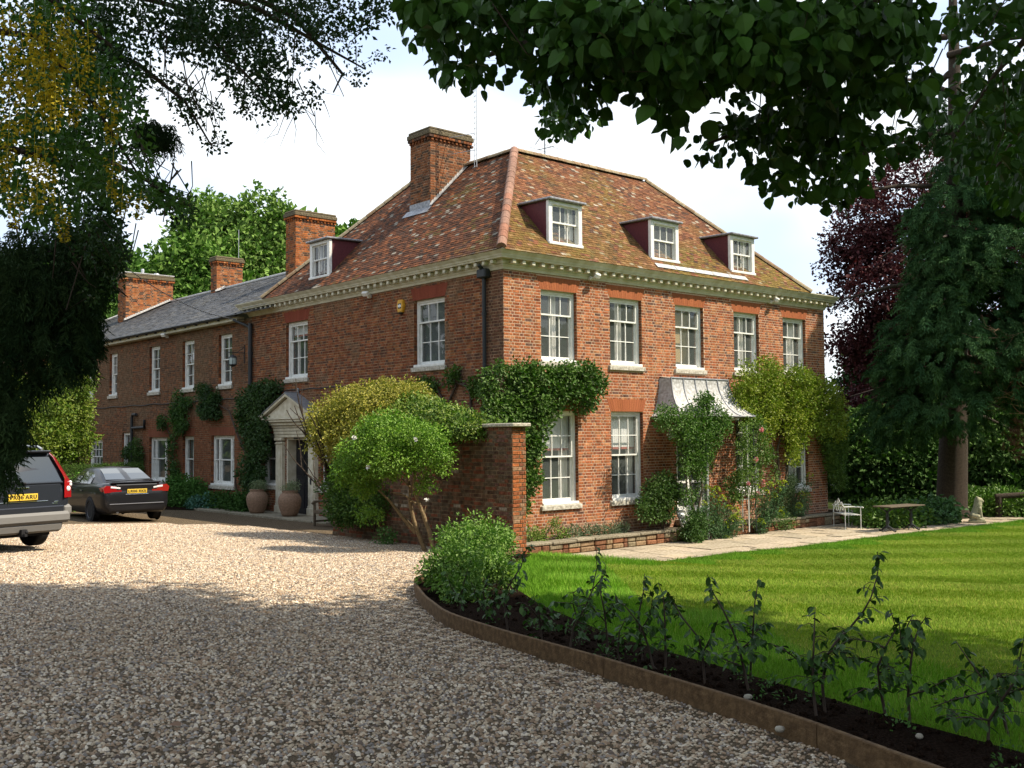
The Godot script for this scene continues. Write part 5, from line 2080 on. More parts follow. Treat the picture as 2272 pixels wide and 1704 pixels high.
func build_trees() -> void:
	rng.seed = 401
	# trees behind the wing
	plain_tree("tall_tree", "tall light green tree with a loose open top behind the wing chimneys", "trees behind the wing", Vector3(6, 0, -52), 17, 0.4, [[at(480, 520, 76), Vector3(3.6, 3.6, 3.6), 260], [at(560, 500, 75), Vector3(2.6, 3.2, 2.6), 170], [at(430, 570, 75), Vector3(3.2, 2.6, 3.0), 200], [at(520, 600, 74), Vector3(4.4, 3.4, 3.6), 380], [at(590, 600, 75), Vector3(2.6, 3.0, 2.6), 190]], "far", M.leaf_matt, 0.45, 0.85, Color(0.1, 0.19, 0.03), Color(0.19, 0.29, 0.07), -0.22, 0.5)
	plain_tree("broad_tree", "broad dense mid green tree behind the left wing chimney", "trees behind the wing", Vector3(-2, 0, -52), 11, 0.4, [[at(360, 640, 70), Vector3(4.2, 3.0, 3.6), 420], [at(420, 610, 70), Vector3(3.2, 2.6, 3.0), 300], [at(300, 680, 70), Vector3(3.4, 2.8, 3.2), 320], [at(440, 700, 69), Vector3(4.4, 3.4, 3.6), 420], [at(360, 740, 69), Vector3(4.4, 3.0, 3.6), 380]], "far", M.leaf_matt, 0.5, 0.95, Color(0.06, 0.13, 0.02), Color(0.13, 0.23, 0.04))
	plain_tree("round_tree", "round bright green tree between the wing chimneys and the main roof", "trees behind the wing", Vector3(16, 0, -50), 11, 0.4, [[at(640, 570, 78), Vector3(3.6, 3.2, 3.4), 380], [at(590, 650, 77), Vector3(3.8, 3.4, 3.4), 420], [at(700, 610, 78), Vector3(3.4, 3.2, 3.4), 340], [at(760, 560, 80), Vector3(2.6, 2.4, 2.6), 160]], "far", M.leaf_matt, 0.5, 0.95, Color(0.08, 0.17, 0.02), Color(0.16, 0.27, 0.05))
	plain_tree("shaded_tree", "dark green tree at the far end of the wing, left of the chimneys", "trees behind the wing", Vector3(-9, 0, -46), 9, 0.35, [[at(200, 640, 62), Vector3(3.6, 3.6, 3.4), 440], [at(130, 700, 60), Vector3(4.0, 4.0, 3.4), 460], [at(60, 760, 58), Vector3(4.4, 4.6, 3.4), 480], [at(230, 720, 62), Vector3(2.8, 3.2, 3.0), 300]], "far", M.leaf_matt, 0.4, 0.85, Color(0.05, 0.12, 0.02), Color(0.12, 0.22, 0.04))
	rng.seed = 402
	plain_tree("yellow_green_tree", "yellow green leafy tree hanging beside the far end of the wing", "", Vector3(-8.6, 0.4, -17.5), 6, 0.16, [[at(95, 880, 36), Vector3(1.5, 1.3, 1.5), 260], [at(130, 930, 36), Vector3(1.0, 1.2, 1.2), 190], [at(60, 960, 35), Vector3(1.6, 1.2, 1.4), 280], [at(140, 830, 36), Vector3(0.9, 0.9, 1.0), 130], [at(40, 900, 34), Vector3(1.6, 1.6, 1.4), 280], [at(160, 960, 36), Vector3(0.6, 0.8, 0.8), 70]], "small", M.leaf, 0.9, 1.7, Color(0.08, 0.16, 0.015), Color(0.2, 0.24, 0.03), -0.2, 0.9)
	# right hand wood
	rng.seed = 403
	plain_tree("copper_beech", "copper beech with dark purple leaves beside the house's right end", "", Vector3(31, -0.4, -12), 10, 0.5, [[at(2020, 400, 46), Vector3(3.0, 2.2, 3.0), 230], [at(1960, 460, 45), Vector3(2.9, 1.6, 3.0), 240], [at(1880, 520, 45), Vector3(1.5, 0.8, 2.4), 70], [at(1850, 570, 45), Vector3(1.4, 0.7, 2.2), 60], [at(2000, 560, 45), Vector3(3.2, 2.0, 3.0), 360], [at(1930, 640, 44), Vector3(2.6, 1.6, 3.0), 320], [at(1900, 720, 44), Vector3(1.6, 1.5, 2.6), 240], [at(1990, 740, 44), Vector3(2.8, 2.4, 3.0), 380], [at(1900, 950, 44), Vector3(2.2, 2.6, 2.6), 420], [at(2010, 900, 44), Vector3(3.0, 2.6, 2.6), 420], [at(2100, 480, 46), Vector3(3.0, 3.4, 3.0), 360], [at(2240, 520, 46), Vector3(3.0, 3.4, 3.0), 300], [at(2180, 880, 45), Vector3(3.2, 3.2, 2.6), 300]], "beech", M.leaf_red, 0.7, 1.15, Color(0.035, 0.013, 0.015), Color(0.1, 0.026, 0.026), -0.18, 0.5)
	var cf := thing("conifer", "tall dark green conifer with drooping sprays and a thick dark trunk", "tree", Vector3(17.9, -0.5, 2.1))
	var tk := MB.new()
	tk.tube([Vector3(0, -0.2, 0), Vector3(0.05, 0.5, 0), Vector3(0.15, 3, 0.1), Vector3(0.35, 7, 0.2), Vector3(0.5, 13, 0.3), Vector3(0.6, 20, 0.3)], [0.75, 0.5, 0.44, 0.38, 0.26, 0.08], 14)
	for k in 22:
		var y := 3.5 + k * 0.65
		var an := k * 2.4
		var dir := Vector3(cos(an), -0.12, sin(an))
		tk.tube([Vector3(0.3, y, 0.2), Vector3(0.3, y, 0.2) + dir * 2.0 + Vector3(0, 0.2, 0), Vector3(0.3, y, 0.2) + dir * rr(3.6, 5)], [0.12, 0.07, 0.02], 6)
	part(cf, "trunk", tk, M.bark)
	var cp := []
	for k in [[2110, 470, 34, 2.2, 1.2], [2200, 420, 34, 2.0, 1.4], [2080, 560, 34, 1.6, 0.9], [2170, 560, 33, 2.4, 1.2], [2040, 640, 34, 1.3, 0.8], [2130, 660, 33, 2.4, 1.1], [2250, 640, 33, 1.6, 1.6], [1990, 720, 34, 1.2, 0.8], [2080, 760, 33, 2.2, 1.0], [1960, 800, 34, 1.1, 0.8], [2060, 870, 33, 1.8, 0.8], [1950, 900, 34, 1.2, 0.8], [2130, 360, 35, 1.6, 1.2], [2230, 300, 34, 2.2, 1.8], [2200, 800, 32, 1.2, 0.9], [2090, 260, 36, 1.4, 1.2]]:
		cp.append([at(k[0], k[1], k[2]) - cf.position, Vector3(k[3], k[4], k[3]), int(k[3] * k[4] * 150)])
	var pts := cloud(cp, 0.6, 1.15, 0.4, 0.6, -0.2)
	for p in pts:
		p.append((Vector3(p[0].x - 0.3, 0, p[0].z - 0.2).normalized() + rv(0.7) + Vector3(0, -0.25, 0)))
	foliage(cf, "crown", "pine", M.needle, pts, Color(0.028, 0.075, 0.028), Color(0.07, 0.14, 0.045))
	var dead := MB.new()
	rng.seed = 404
	for k in 7:
		limbs(dead, at(2275, 700 + k * 32, 31.5) - cf.position, RX * -1 + Vector3(0, -0.25, 0), rr(0.8, 1.3), 0.03, 3, 0.9)
	part(cf, "dead_branch", dead, M.dead_twig)
	var dpts := cloud([[at(2230, 790, 31.8) - cf.position, Vector3(0.8, 1.2, 0.6), 190], [at(2260, 900, 31.8) - cf.position, Vector3(0.8, 1.2, 0.6), 190], [at(2200, 940, 32) - cf.position, Vector3(0.5, 0.8, 0.5), 80]], 0.25, 0.5, 0.1, 1.2, -0.2)
	foliage(cf, "dead_foliage", "pine", M.needle, dpts, Color(0.09, 0.05, 0.03), Color(0.17, 0.09, 0.055))
	# understorey
	rng.seed = 405
	var us := [["dark leafy shrub filling the gap just beyond the house's right corner", 1880, 1010, 41, 1.9, 2.2, Color(0.03, 0.07, 0.015), Color(0.08, 0.15, 0.03)], ["dark green shrub behind the white metal bench", 1980, 1030, 41, 2.3, 2.2, Color(0.03, 0.075, 0.02), Color(0.08, 0.15, 0.03)], ["dark shrub just behind the conifer trunk", 2080, 980, 42, 2.4, 3.2, Color(0.025, 0.06, 0.015), Color(0.07, 0.13, 0.03)], ["leafy shrub between the conifer trunk and the stone statue", 2170, 1030, 40, 2.0, 2.4, Color(0.035, 0.085, 0.02), Color(0.1, 0.17, 0.04)], ["leafy shrub behind the rustic wooden rail", 2250, 1040, 40, 2.0, 2.6, Color(0.03, 0.075, 0.02), Color(0.09, 0.16, 0.035)], ["tall dark thicket tree under the copper beech", 1960, 880, 50, 3.6, 4.0, Color(0.02, 0.05, 0.015), Color(0.05, 0.1, 0.025)], ["tall dark thicket tree behind the dead brown branches", 2230, 860, 48, 3.6, 4.6, Color(0.02, 0.05, 0.015), Color(0.05, 0.1, 0.025)]]
	for u in us:
		var p := at(u[1], u[2], u[3])
		var g := Vector3(p.x, -0.5, p.z)
		var sh := thing("shrub", u[0], "shrub", g)
		var sb := MB.new()
		for k in 4:
			limbs(sb, Vector3(rr(-0.3, 0.3), 0, rr(-0.3, 0.3)), Vector3(rr(-0.5, 0.5), 1, rr(-0.5, 0.5)), u[5] * 0.5, 0.06, 2)
		part(sh, "stem", sb, M.bark)
		foliage(sh, "foliage", "big", M.leaf_matt, cloud([[p - g, Vector3(u[4], u[5], u[4]), int(u[4] * u[5] * 100)], [p - g + Vector3(0, -u[5] * 0.6, 0.4), Vector3(u[4], u[5] * 0.7, u[4]), int(u[4] * u[5] * 60)]], 0.5, 0.95, 0.4, 0.7, -0.25), u[6], u[7])
	hanging_trees()


# ---------------------------------------------------------------- the trees that overhang the view
func in_poly(pl: Array) -> Vector2:
	var pp := PackedVector2Array(v2s(pl))
	var lo := pp[0]
	var hi := pp[0]
	for p in pp:
		lo = lo.min(p)
		hi = hi.max(p)
	for k in 200:
		var q := Vector2(rr(lo.x, hi.x), rr(lo.y, hi.y))
		if Geometry2D.is_point_in_polygon(q, pp):
			return q
	return pp[0]


func hanging_trees() -> void:
	rng.seed = 501
	var R2 := Vector3(RX.x, 0, RX.z).normalized()
	var F2 := Vector3(FX.x, 0, FX.z).normalized()
	# big lime whose crown shades the foreground; its trunk stands out of sight to the right
	var base := Vector3(CAM.x, 0, CAM.z) + R2 * 8.5 + F2 * 4.5
	base.y = gy(base.x, base.z)
	var lt := thing("lime_tree", "large lime tree with broad dark leaves hanging over the top of the view", "tree", base)
	var tb := MB.new()
	tb.tube([Vector3(0, -0.2, 0), Vector3(0, 1, 0), Vector3(0.1, 4, 0), Vector3(0, 8, 0.2), Vector3(0, 14, 0)], [0.7, 0.5, 0.45, 0.38, 0.1], 14)
	part(lt, "trunk", tb, M.bark)
	var cam2 := Vector3(CAM.x, 0, CAM.z)
	var loc := func(r: float, f: float, y: float) -> Vector3: return cam2 + R2 * r + F2 * f + Vector3(0, y, 0) - base
	var bl := []
	for q in [[3.0, 3.0, 10.5, 4.5, 2.0, 3.5, 520], [7.5, 6.5, 10.5, 4.5, 2.4, 3.6, 620], [2.5, 8.0, 10.8, 4.0, 1.8, 3.2, 480], [7.5, 2.0, 11.0, 4.0, 2.4, 3.5, 420], [11.0, 5.0, 11.0, 4.0, 2.6, 4.0, 420], [6.0, 8.8, 9.2, 4.0, 1.6, 1.6, 260], [5.0, 5.0, 13.5, 5.0, 2.0, 4.5, 500], [-2.2, 5.5, 9.6, 3.0, 1.4, 3.4, 330]]:
		bl.append([loc.call(q[0], q[1], q[2]), Vector3(q[3], q[4], q[5]), q[6]])
	foliage(lt, "crown", "big", M.leaf_dark, cloud(bl, 0.75, 1.1, 0.25, 0.4, -0.35), Color(0.03, 0.08, 0.01), Color(0.06, 0.14, 0.02))
	# boughs that dip into the view: [outline in the photograph, distance near, far, leaves, scale]
	var dips := [
		[[[1180, 0], [1960, 0], [1990, 90], [1760, 130], [1560, 150], [1420, 120], [1290, 150], [1190, 90]], 5.6, 8.0, 560, 1.0],
		[[[860, -10], [1190, -10], [1190, 60], [1100, 55], [1040, 40], [960, 50], [880, 30]], 6.0, 7.6, 62, 0.95],
		[[[880, 30], [960, 40], [1010, 110], [1060, 130], [1050, 180], [985, 170], [920, 110]], 6.2, 7.4, 36, 0.85],
		[[[1020, 60], [1130, 70], [1180, 120], [1140, 150], [1060, 120]], 6.2, 7.6, 34, 0.85],
		[[[1160, 90], [1290, 130], [1300, 210], [1260, 240], [1180, 160]], 6.2, 8.0, 34, 0.9],
		[[[1290, 130], [1480, 110], [1500, 200], [1440, 230], [1380, 170], [1310, 220]], 5.8, 7.6, 60, 0.95],
		[[[1420, 150], [1480, 190], [1490, 270], [1450, 280], [1425, 220]], 5.8, 6.4, 5, 1.05],
		[[[1500, 120], [1620, 140], [1640, 190], [1580, 190], [1510, 170]], 6.4, 9.0, 34, 0.9],
		[[[1640, 130], [1980, 90], [2000, 190], [1880, 220], [1800, 290], [1700, 250]], 6.0, 8.6, 150, 0.95],
		[[[1560, 260], [1700, 190], [1830, 250], [1900, 330], [1860, 380], [1780, 330], [1700, 330], [1600, 330], [1510, 340]], 6.6, 8.6, 120, 0.9],
		[[[1620, 320], [1790, 320], [1850, 400], [1800, 450], [1770, 390], [1700, 430], [1660, 400]], 6.8, 8.8, 56, 0.9],
		[[[1850, 270], [1980, 290], [1960, 330], [1880, 310]], 7.0, 8.8, 20, 0.85],
		[[[1960, 110], [2040, 200], [2030, 260], [1990, 240], [1940, 200]], 6.4, 8.4, 18, 0.95],
		[[[1150, 190], [1240, 200], [1290, 270], [1250, 290], [1160, 290], [1180, 240]], 10.5, 13.0, 60, 0.95],
		[[[1640, 100], [1720, 110], [1740, 190], [1690, 200]], 11.0, 13.0, 40, 0.95],
		[[[2040, -10], [2290, -10], [2290, 430], [2200, 440], [2150, 380], [2090, 400], [2060, 260], [2100, 130]], 7.5, 11.0, 330, 0.9],
		[[[2140, 360], [2290, 380], [2290, 470], [2190, 460]], 8.0, 11.0, 46, 0.9],
	]
	var all := []
	for d in dips:
		for k in d[3]:
			var q := in_poly(d[0])
			all.append([at(q.x, q.y, rr(d[1], d[2])), d[4] * rr(0.8, 1.2)])
	all.sort_custom(func(a, b): return a[0].distance_squared_to(CAM) / (a[1] * a[1]) < b[0].distance_squared_to(CAM) / (b[1] * b[1]))
	# the nearest leaves one by one, the others in bunches
	var leaves := []
	for k in 8:
		var m := MB.new()
		m.col = Color(0.025, 0.075, 0.008).lerp(Color(0.06, 0.14, 0.018), k / 7.0)
		leaf(m, Vector3.ZERO, Vector3(rr(-0.2, 0.2), -1, 0), Vector3(rr(-0.4, 0.4), 0.25, 1), 0.1, 0.096, true, rr(0.05, 0.3))
		m.tube([Vector3(0, 0.045, -0.01), Vector3.ZERO], [0.0012], 3, false)
		leaves.append(m.mesh())
	var rest := []
	for k in all.size():
		var p: Vector3 = all[k][0]
		if k < 290:
			# each place carries a leaf of its own beside a small bunch
			var o := MeshInstance3D.new()
			o.name = "leaf"
			o.mesh = leaves[rng.randi() % 8]
			o.material_override = M.leaf_dark
			lt.add_child(o, true)
			o.transform = Transform3D(Basis(UP, rr(0, TAU)) * Basis(Vector3(0, 0, 1), rr(-0.9, 0.9)).scaled(Vector3.ONE * all[k][1] * rr(0.85, 1.2)), p - base)
		rest.append([p - base, all[k][1]])
	foliage(lt, "foliage", "lime", M.leaf_dark, rest, Color(0.025, 0.075, 0.008), Color(0.06, 0.14, 0.018), UP)
	# its boughs and twigs
	var bo := MB.new()
	for q in [[[2300, -20, 8.5], [2220, 80, 8.6], [2150, 160, 8.8], [2060, 300, 9.0]], [[2300, 150, 9], [2230, 230, 9], [2180, 320, 9.2], [2130, 400, 9.4]], [[1950, -30, 7.0], [1800, 40, 7.2], [1700, 75, 7.4], [1600, 120, 7.6]], [[1900, -30, 7.4], [1760, 130, 7.6], [1740, 250, 7.8], [1700, 360, 7.9]], [[1400, -30, 7.0], [1260, 60, 7.0], [1110, 100, 7.0], [990, 140, 7.0]], [[1740, 240, 7.8], [1640, 270, 7.7], [1530, 310, 7.6]], [[1760, 200, 7.8], [1850, 280, 8.0], [1880, 360, 8.0]]]:
		var pp := []
		var ra := []
		for k in q.size():
			pp.append(at(q[k][0], q[k][1], q[k][2]) - base)
			ra.append(0.035 * (1.0 - 0.85 * k / (q.size() - 1.0)) + 0.004)
		bo.tube(pp, ra, 6)
	for k in 70:
		var d = dips[rng.randi() % dips.size()]
		var q := in_poly(d[0])
		var p := at(q.x, q.y, rr(d[1], d[2])) - base
		bo.tube([p, p + rv(0.25) + Vector3(0, 0.15, 0), p + rv(0.35) + Vector3(0, 0.45, 0)], [0.002, 0.004, 0.005], 4, false)
	part(lt, "bough", bo, M.twig)
	# hawthorn across the top left
	rng.seed = 502
	var hb := cam2 + R2 * -7.5 + F2 * 6.0
	hb.y = gy(hb.x, hb.z)
	var hw := thing("hawthorn_tree", "small-leaved hawthorn whose twiggy branches cross the top left of the sky", "tree", hb)
	var ht := MB.new()
	ht.tube([Vector3(0, -0.2, 0), Vector3(0, 2, 0), Vector3(0.4, 5, 0.2), Vector3(1, 9, 0)], [0.3, 0.24, 0.2, 0.06], 10)
	part(hw, "trunk", ht, M.bark)
	var hd := [
		[[[190, -10], [420, -10], [430, 90], [330, 130], [310, 230], [200, 240]], 8.0, 11.0, 430, 1.0],
		[[[400, -10], [840, -10], [840, 30], [780, 90], [700, 70], [600, 60], [520, 100], [420, 80]], 8.5, 11.5, 460, 1.0],
		[[[420, 60], [560, 60], [640, 100], [690, 150], [720, 200], [640, 250], [560, 200], [480, 170], [380, 110]], 8.5, 11.5, 330, 1.0],
		[[[560, 60], [760, 80], [840, 110], [780, 170], [720, 220], [640, 130]], 9.0, 11.5, 150, 0.9],
		[[[360, 160], [430, 200], [500, 260], [470, 340], [440, 300], [390, 250], [350, 200]], 8.5, 10.5, 74, 0.9],
		[[[480, 180], [600, 200], [640, 240], [560, 255], [500, 230]], 8.5, 10.5, 74, 0.9],
		[[[60, -10], [240, -10], [270, 200], [250, 420], [270, 560], [180, 600], [60, 560], [-20, 300]], 8.0, 10.0, 900, 1.0],
		[[[150, 480], [250, 470], [270, 560], [250, 640], [160, 650]], 8.0, 9.5, 190, 0.9],
		[[[300, 370], [345, 395], [395, 440], [420, 430], [400, 480], [360, 465], [320, 420]], 7.6, 8.4, 46, 0.9],
	]
	var hp := []
	for d in hd:
		for k in d[3]:
			var q := in_poly(d[0])
			var p := at(q.x, q.y, rr(d[1], d[2]))
			if noise.get_noise_3dv(p * 2.6) < -0.1:
				continue
			hp.append([p - hb, d[4] * rr(0.75, 1.2)])
	foliage(hw, "foliage", "haw", M.leaf_dark, hp, Color(0.02, 0.055, 0.015), Color(0.045, 0.095, 0.022))
	var hbo := MB.new()
	for q in [[[100, -60, 9], [400, 20, 9.5], [520, 150, 9.8], [600, 230, 10]], [[300, -60, 9], [560, 20, 9.6], [700, 100, 10], [790, 150, 10.2]], [[120, 60, 9], [300, 140, 9.2], [400, 220, 9.4], [460, 320, 9.5]], [[480, -40, 9.5], [640, 40, 10], [740, 160, 10], [720, 200, 10]], [[40, 250, 8.4], [200, 330, 8.2], [300, 380, 8], [410, 445, 8]]]:
		var pp := []
		var ra := []
		for k in q.size():
			pp.append(at(q[k][0], q[k][1], q[k][2]) - hb)
			ra.append(0.03 * (1.0 - 0.85 * k / (q.size() - 1.0)) + 0.003)
		hbo.tube(pp, ra, 6)
	# bare hanging twigs
	for q in [[590, 240, 600, 270, 570, 310], [620, 235, 600, 290, 570, 300], [630, 235, 640, 280, 635, 315], [655, 230, 690, 290, 700, 310], [680, 240, 685, 310, 705, 335], [640, 240, 620, 280, 603, 322], [550, 255, 560, 280, 553, 290], [700, 220, 708, 240, 713, 255]]:
		hbo.tube([at(q[0], q[1], 9.6) - hb, at(q[2], q[3], 9.6) - hb, at(q[4], q[5], 9.6) - hb], [0.004, 0.003, 0.0015], 4)
	for k in 130:
		var d = hd[rng.randi() % hd.size()]
		var q := in_poly(d[0])
		var p := at(q.x, q.y, rr(d[1], d[2])) - hb
		hbo.tube([p, p + rv(0.2), p + rv(0.3) + Vector3(-0.1, 0.25, 0)], [0.002, 0.004, 0.006], 4, false)
	part(hw, "branch", hbo, M.twig)
	# yew whose drooping boughs darken the left edge
	rng.seed = 503
	var yb := cam2 + R2 * -7.2 + F2 * 10.5
	yb.y = gy(yb.x, yb.z)
	var yw := thing("yew_tree", "dark yew with drooping needle boughs along the left edge", "tree", yb)
	var yt := MB.new()
	yt.tube([Vector3(0, -0.2, 0), Vector3(0, 1.5, 0), Vector3(0.3, 4, 0.2), Vector3(0.6, 7, 0.3)], [0.35, 0.28, 0.2, 0.05], 10)
	for q in [[[40, 760, 10.5], [120, 620, 10], [220, 560, 9.6]], [[0, 560, 10], [150, 540, 9.6], [235, 600, 9.4]], [[0, 700, 10.6], [90, 720, 10], [190, 760, 9.6]]]:
		var pp := []
		for k in q:
			pp.append(at(k[0], k[1], k[2]) - yb)
		yt.tube(pp, [0.05, 0.03, 0.01], 6)
	part(yw, "trunk", yt, M.bark)
	var yd := [[[[-20, 500], [150, 480], [240, 520], [215, 640], [185, 740], [200, 770], [130, 800], [50, 870], [-20, 900]], 8.6, 10.5, 1900], [[[-20, 860], [40, 850], [40, 930], [15, 960], [-20, 960]], 8.6, 10, 260], [[[150, 640], [215, 680], [190, 760], [150, 780]], 9, 10.4, 150], [[[280, 250], [375, 255], [365, 290], [330, 310], [295, 290]], 9.5, 10.5, 110], [[[-20, 950], [15, 960], [25, 1020], [-20, 1030]], 8.6, 9.4, 40]]
	var yp := []
	for d in yd:
		for k in d[3]:
			var q := in_poly(d[0])
			var p := at(q.x, q.y, rr(d[1], d[2]))
			if noise.get_noise_3dv(p * 2.0 + Vector3(50, 0, 0)) < -0.08:
				continue
			yp.append([p - yb, rr(0.6, 1.15), R2 * rr(-0.2, 1.0) + Vector3(0, -0.7, 0) + F2 * rr(-0.8, 0.5)])
	foliage(yw, "crown", "yew", M.needle, yp, Color(0.016, 0.04, 0.014), Color(0.045, 0.075, 0.022))
	# laburnum with its yellow chains
	rng.seed = 504
	var lbp := cam2 + R2 * -4.6 + F2 * 5.6
	lbp.y = gy(lbp.x, lbp.z)
	var lb := thing("laburnum_tree", "laburnum hung with long yellow flower chains in the top left corner", "tree", lbp)
	var lm := MB.new()
	lm.tube([Vector3(0, -0.2, 0), Vector3(-0.1, 2, 0), Vector3(0.1, 4.5, 0), Vector3(0.3, 6.5, 0.1)], [0.14, 0.11, 0.08, 0.03], 8)
	for q in [[[-60, 60, 6], [80, 80, 6.2], [200, 220, 6.4], [300, 380, 6.6], [400, 450, 6.9]], [[-60, 300, 6], [60, 330, 6], [170, 360, 6.2]], [[-40, -60, 6], [100, -10, 6.2], [240, 100, 6.5]]]:
		var pp := []
		for k in q:
			pp.append(at(k[0], k[1], k[2]) - lbp)
		lm.tube(pp, [0.025, 0.02, 0.013, 0.008, 0.003], 6)
	part(lb, "trunk", lm, M.bark)
	var lp := []
	for d in [[[[-10, -10], [180, -10], [270, 160], [330, 370], [300, 440], [200, 420], [120, 330], [-10, 300]], 5.8, 7.2, 260], [[[-10, 280], [160, 300], [250, 400], [180, 480], [60, 470], [-10, 450]], 5.8, 7.2, 130], [[[260, 360], [400, 420], [410, 460], [300, 440]], 6.4, 7.0, 22]]:
		for k in d[3]:
			var q := in_poly(d[0])
			lp.append([at(q.x, q.y, rr(d[1], d[2])) - lbp, rr(0.7, 1.1)])
	foliage(lb, "foliage", "haw", M.leaf, lp, Color(0.045, 0.12, 0.02), Color(0.1, 0.19, 0.03))
	var chains := []
	for k in 4:
		var m := MB.new()
		for i in 90:
			var t := rng.randf()
			var r := 0.052 * pow(1.0 - t, 0.6) + 0.006
			var an := rr(0, TAU)
			var p := Vector3(cos(an) * r * rr(0.3, 1), -t * 0.3, sin(an) * r * rr(0.3, 1))
			m.col = Color(0.62, 0.47, 0.03).lerp(Color(0.5, 0.42, 0.05), rng.randf()) * rr(0.6, 1.1)
			leaf(m, p, Vector3(cos(an), -0.4, sin(an)) + rv(0.5), UP + rv(0.5), 0.024, 0.02, false, 0.3)
		m.tube([Vector3(0, 0.06, 0), Vector3(0, -0.3, 0)], [0.0015], 3, false)
		chains.append(m.mesh())
	# [x, y of the top, length] in the photograph
	for q in [[20, 10, 120], [45, 60, 160], [75, 20, 130], [95, 90, 150], [115, 130, 130], [140, 10, 110], [150, 60, 100], [60, 150, 140], [20, 150, 130], [110, 40, 120], [165, 110, 130], [170, 190, 90], [240, 190, 130], [215, 170, 70], [80, 120, 170], [20, 260, 110], [14, 330, 90], [38, 400, 100], [95, 310, 130], [80, 340, 130], [75, 300, 80], [130, 440, 90], [245, 340, 90], [265, 410, 60], [305, 420, 60], [120, 180, 110], [10, 90, 120], [130, 80, 90], [190, 60, 100]]:
		var dd := rr(5.1, 5.7)
		var o := MeshInstance3D.new()
		o.name = "flower_chain"
		o.mesh = chains[rng.randi() % 4]
		o.material_override = M.petal
		lb.add_child(o, true)
		var s: float = q[2] * dd / 2325.0 / 0.3
		o.transform = Transform3D(Basis(UP, rr(0, TAU)) * Basis(Vector3(1, 0, 0), rr(-0.12, 0.12)).scaled(Vector3(clampf(s, 0.8, 1.2), s, clampf(s, 0.8, 1.2))), at(q[0], q[1], dd) - lbp)


# ---------------------------------------------------------------- cars (local axes: forward -z, y up)
func loft(b: MB, rings: Array) -> void:
	for k in rings.size() - 1:
		var a: Array = rings[k]
		var c: Array = rings[k + 1]
		for i in a.size():
			var j := (i + 1) % a.size()
			b.quad(a[i], a[j], c[j], c[i])
	var first: Array = rings[0].duplicate()
	var last: Array = rings[-1].duplicate()
	first.reverse()
	b.poly(first)
	b.poly(last)


# half ring of (x, y) from the bottom middle round to the top middle, mirrored; seen from behind it runs counterclockwise
func ring(half: Array, z: float) -> Array:
	var r := []
	for p in half:
		r.append(Vector3(p[0], p[1], z))
	for k in range(half.size() - 2, 0, -1):
		r.append(Vector3(-half[k][0], half[k][1], z))
	return r


func body_ring(s: Array) -> Array:
	var z: float = s[0]
	var w: float = s[1]
	var yb: float = s[2]
	var yt: float = s[3]
	return ring([[0, yb], [w * 0.86, yb], [w * 0.965, yb + 0.1], [w, lerpf(yb, yt, 0.35)], [w, lerpf(yb, yt, 0.62)], [w * 0.985, yt - 0.1], [w * 0.94, yt - 0.035], [w * 0.84, yt], [0, yt + s[4]]], z)


func interp(t: Array, z: float) -> Array:
	for k in t.size() - 1:
		if z <= t[k][0] and z >= t[k + 1][0]:
			var f: float = (z - t[k][0]) / (t[k + 1][0] - t[k][0])
			var r := []
			for i in t[k].size():
				r.append(lerpf(t[k][i], t[k + 1][i], f))
			return r
	return t[0]


func top_ring(s: Array, belt: float) -> Array:
	return ring([[0, belt - 0.1], [s[1], belt - 0.02], [lerpf(s[1], s[2], 0.5) + 0.012, lerpf(belt, s[3], 0.5)], [s[2] + 0.015, s[3] - 0.05], [s[2] - 0.05, s[3] - 0.008], [0, s[3] + 0.015]], s[0])


func side_glass(b: MB, t: Array, belt: float, za: float, zb: float, s: float) -> void:
	var n := 6
	for k in n:
		var q := []
		for z in [lerpf(za, zb, float(k) / n), lerpf(za, zb, float(k + 1) / n)]:
			var a := interp(t, z)
			q.append([Vector3(s * (a[1] + 0.012), belt + 0.015, z), Vector3(s * (lerpf(a[1], a[2], 0.5) + 0.024), lerpf(belt, a[3], 0.5), z), Vector3(s * (a[2] + 0.032), maxf(a[3] - 0.075, belt + 0.02), z)])
		for w in 2:
			if s > 0:
				b.quad(q[0][w], q[1][w], q[1][w + 1], q[0][w + 1])
			else:
				b.quad(q[1][w], q[0][w], q[0][w + 1], q[1][w + 1])


func wheel(parent: Node, x: float, z: float, r: float, w: float, s: float) -> void:
	var wl := piece(parent, "wheel", Transform3D(Basis(Vector3(0, s, 0), Vector3(s, 0, 0), Vector3(0, 0, -1)), Vector3(x, r, z)))
	var t := MB.new()
	t.lathe([Vector2(r * 0.62, -w / 2), Vector2(r * 0.9, -w / 2), Vector2(r * 0.98, -w * 0.42), Vector2(r, -w * 0.25), Vector2(r, w * 0.25), Vector2(r * 0.98, w * 0.42), Vector2(r * 0.9, w / 2), Vector2(r * 0.68, w / 2), Vector2(r * 0.66, w * 0.3)], 26)
	part(wl, "tyre", t, M.rubber)
	var rim := MB.new()
	rim.lathe([Vector2(r * 0.66, w * 0.2), Vector2(r * 0.66, w * 0.44), Vector2(r * 0.61, w * 0.45), Vector2(r * 0.58, w * 0.2)], 26)
	for k in 10:
		var an := TAU * k / 10
		rim.xbox(Transform3D(Basis(UP, -an), Vector3(cos(an) * r * 0.34, w * 0.36, sin(an) * r * 0.34)), Vector3(r * 0.54, 0.03, 0.035))
	rim.lathe([Vector2(0, w * 0.42), Vector2(r * 0.14, w * 0.42), Vector2(r * 0.16, w * 0.3)], 14)
	part(wl, "rim", rim, M.wheel_metal)
	var back := MB.new()
	back.lathe([Vector2(0, 0.0), Vector2(r * 0.64, 0.01)], 20)
	part(wl, "brake_disc", back, M.iron)


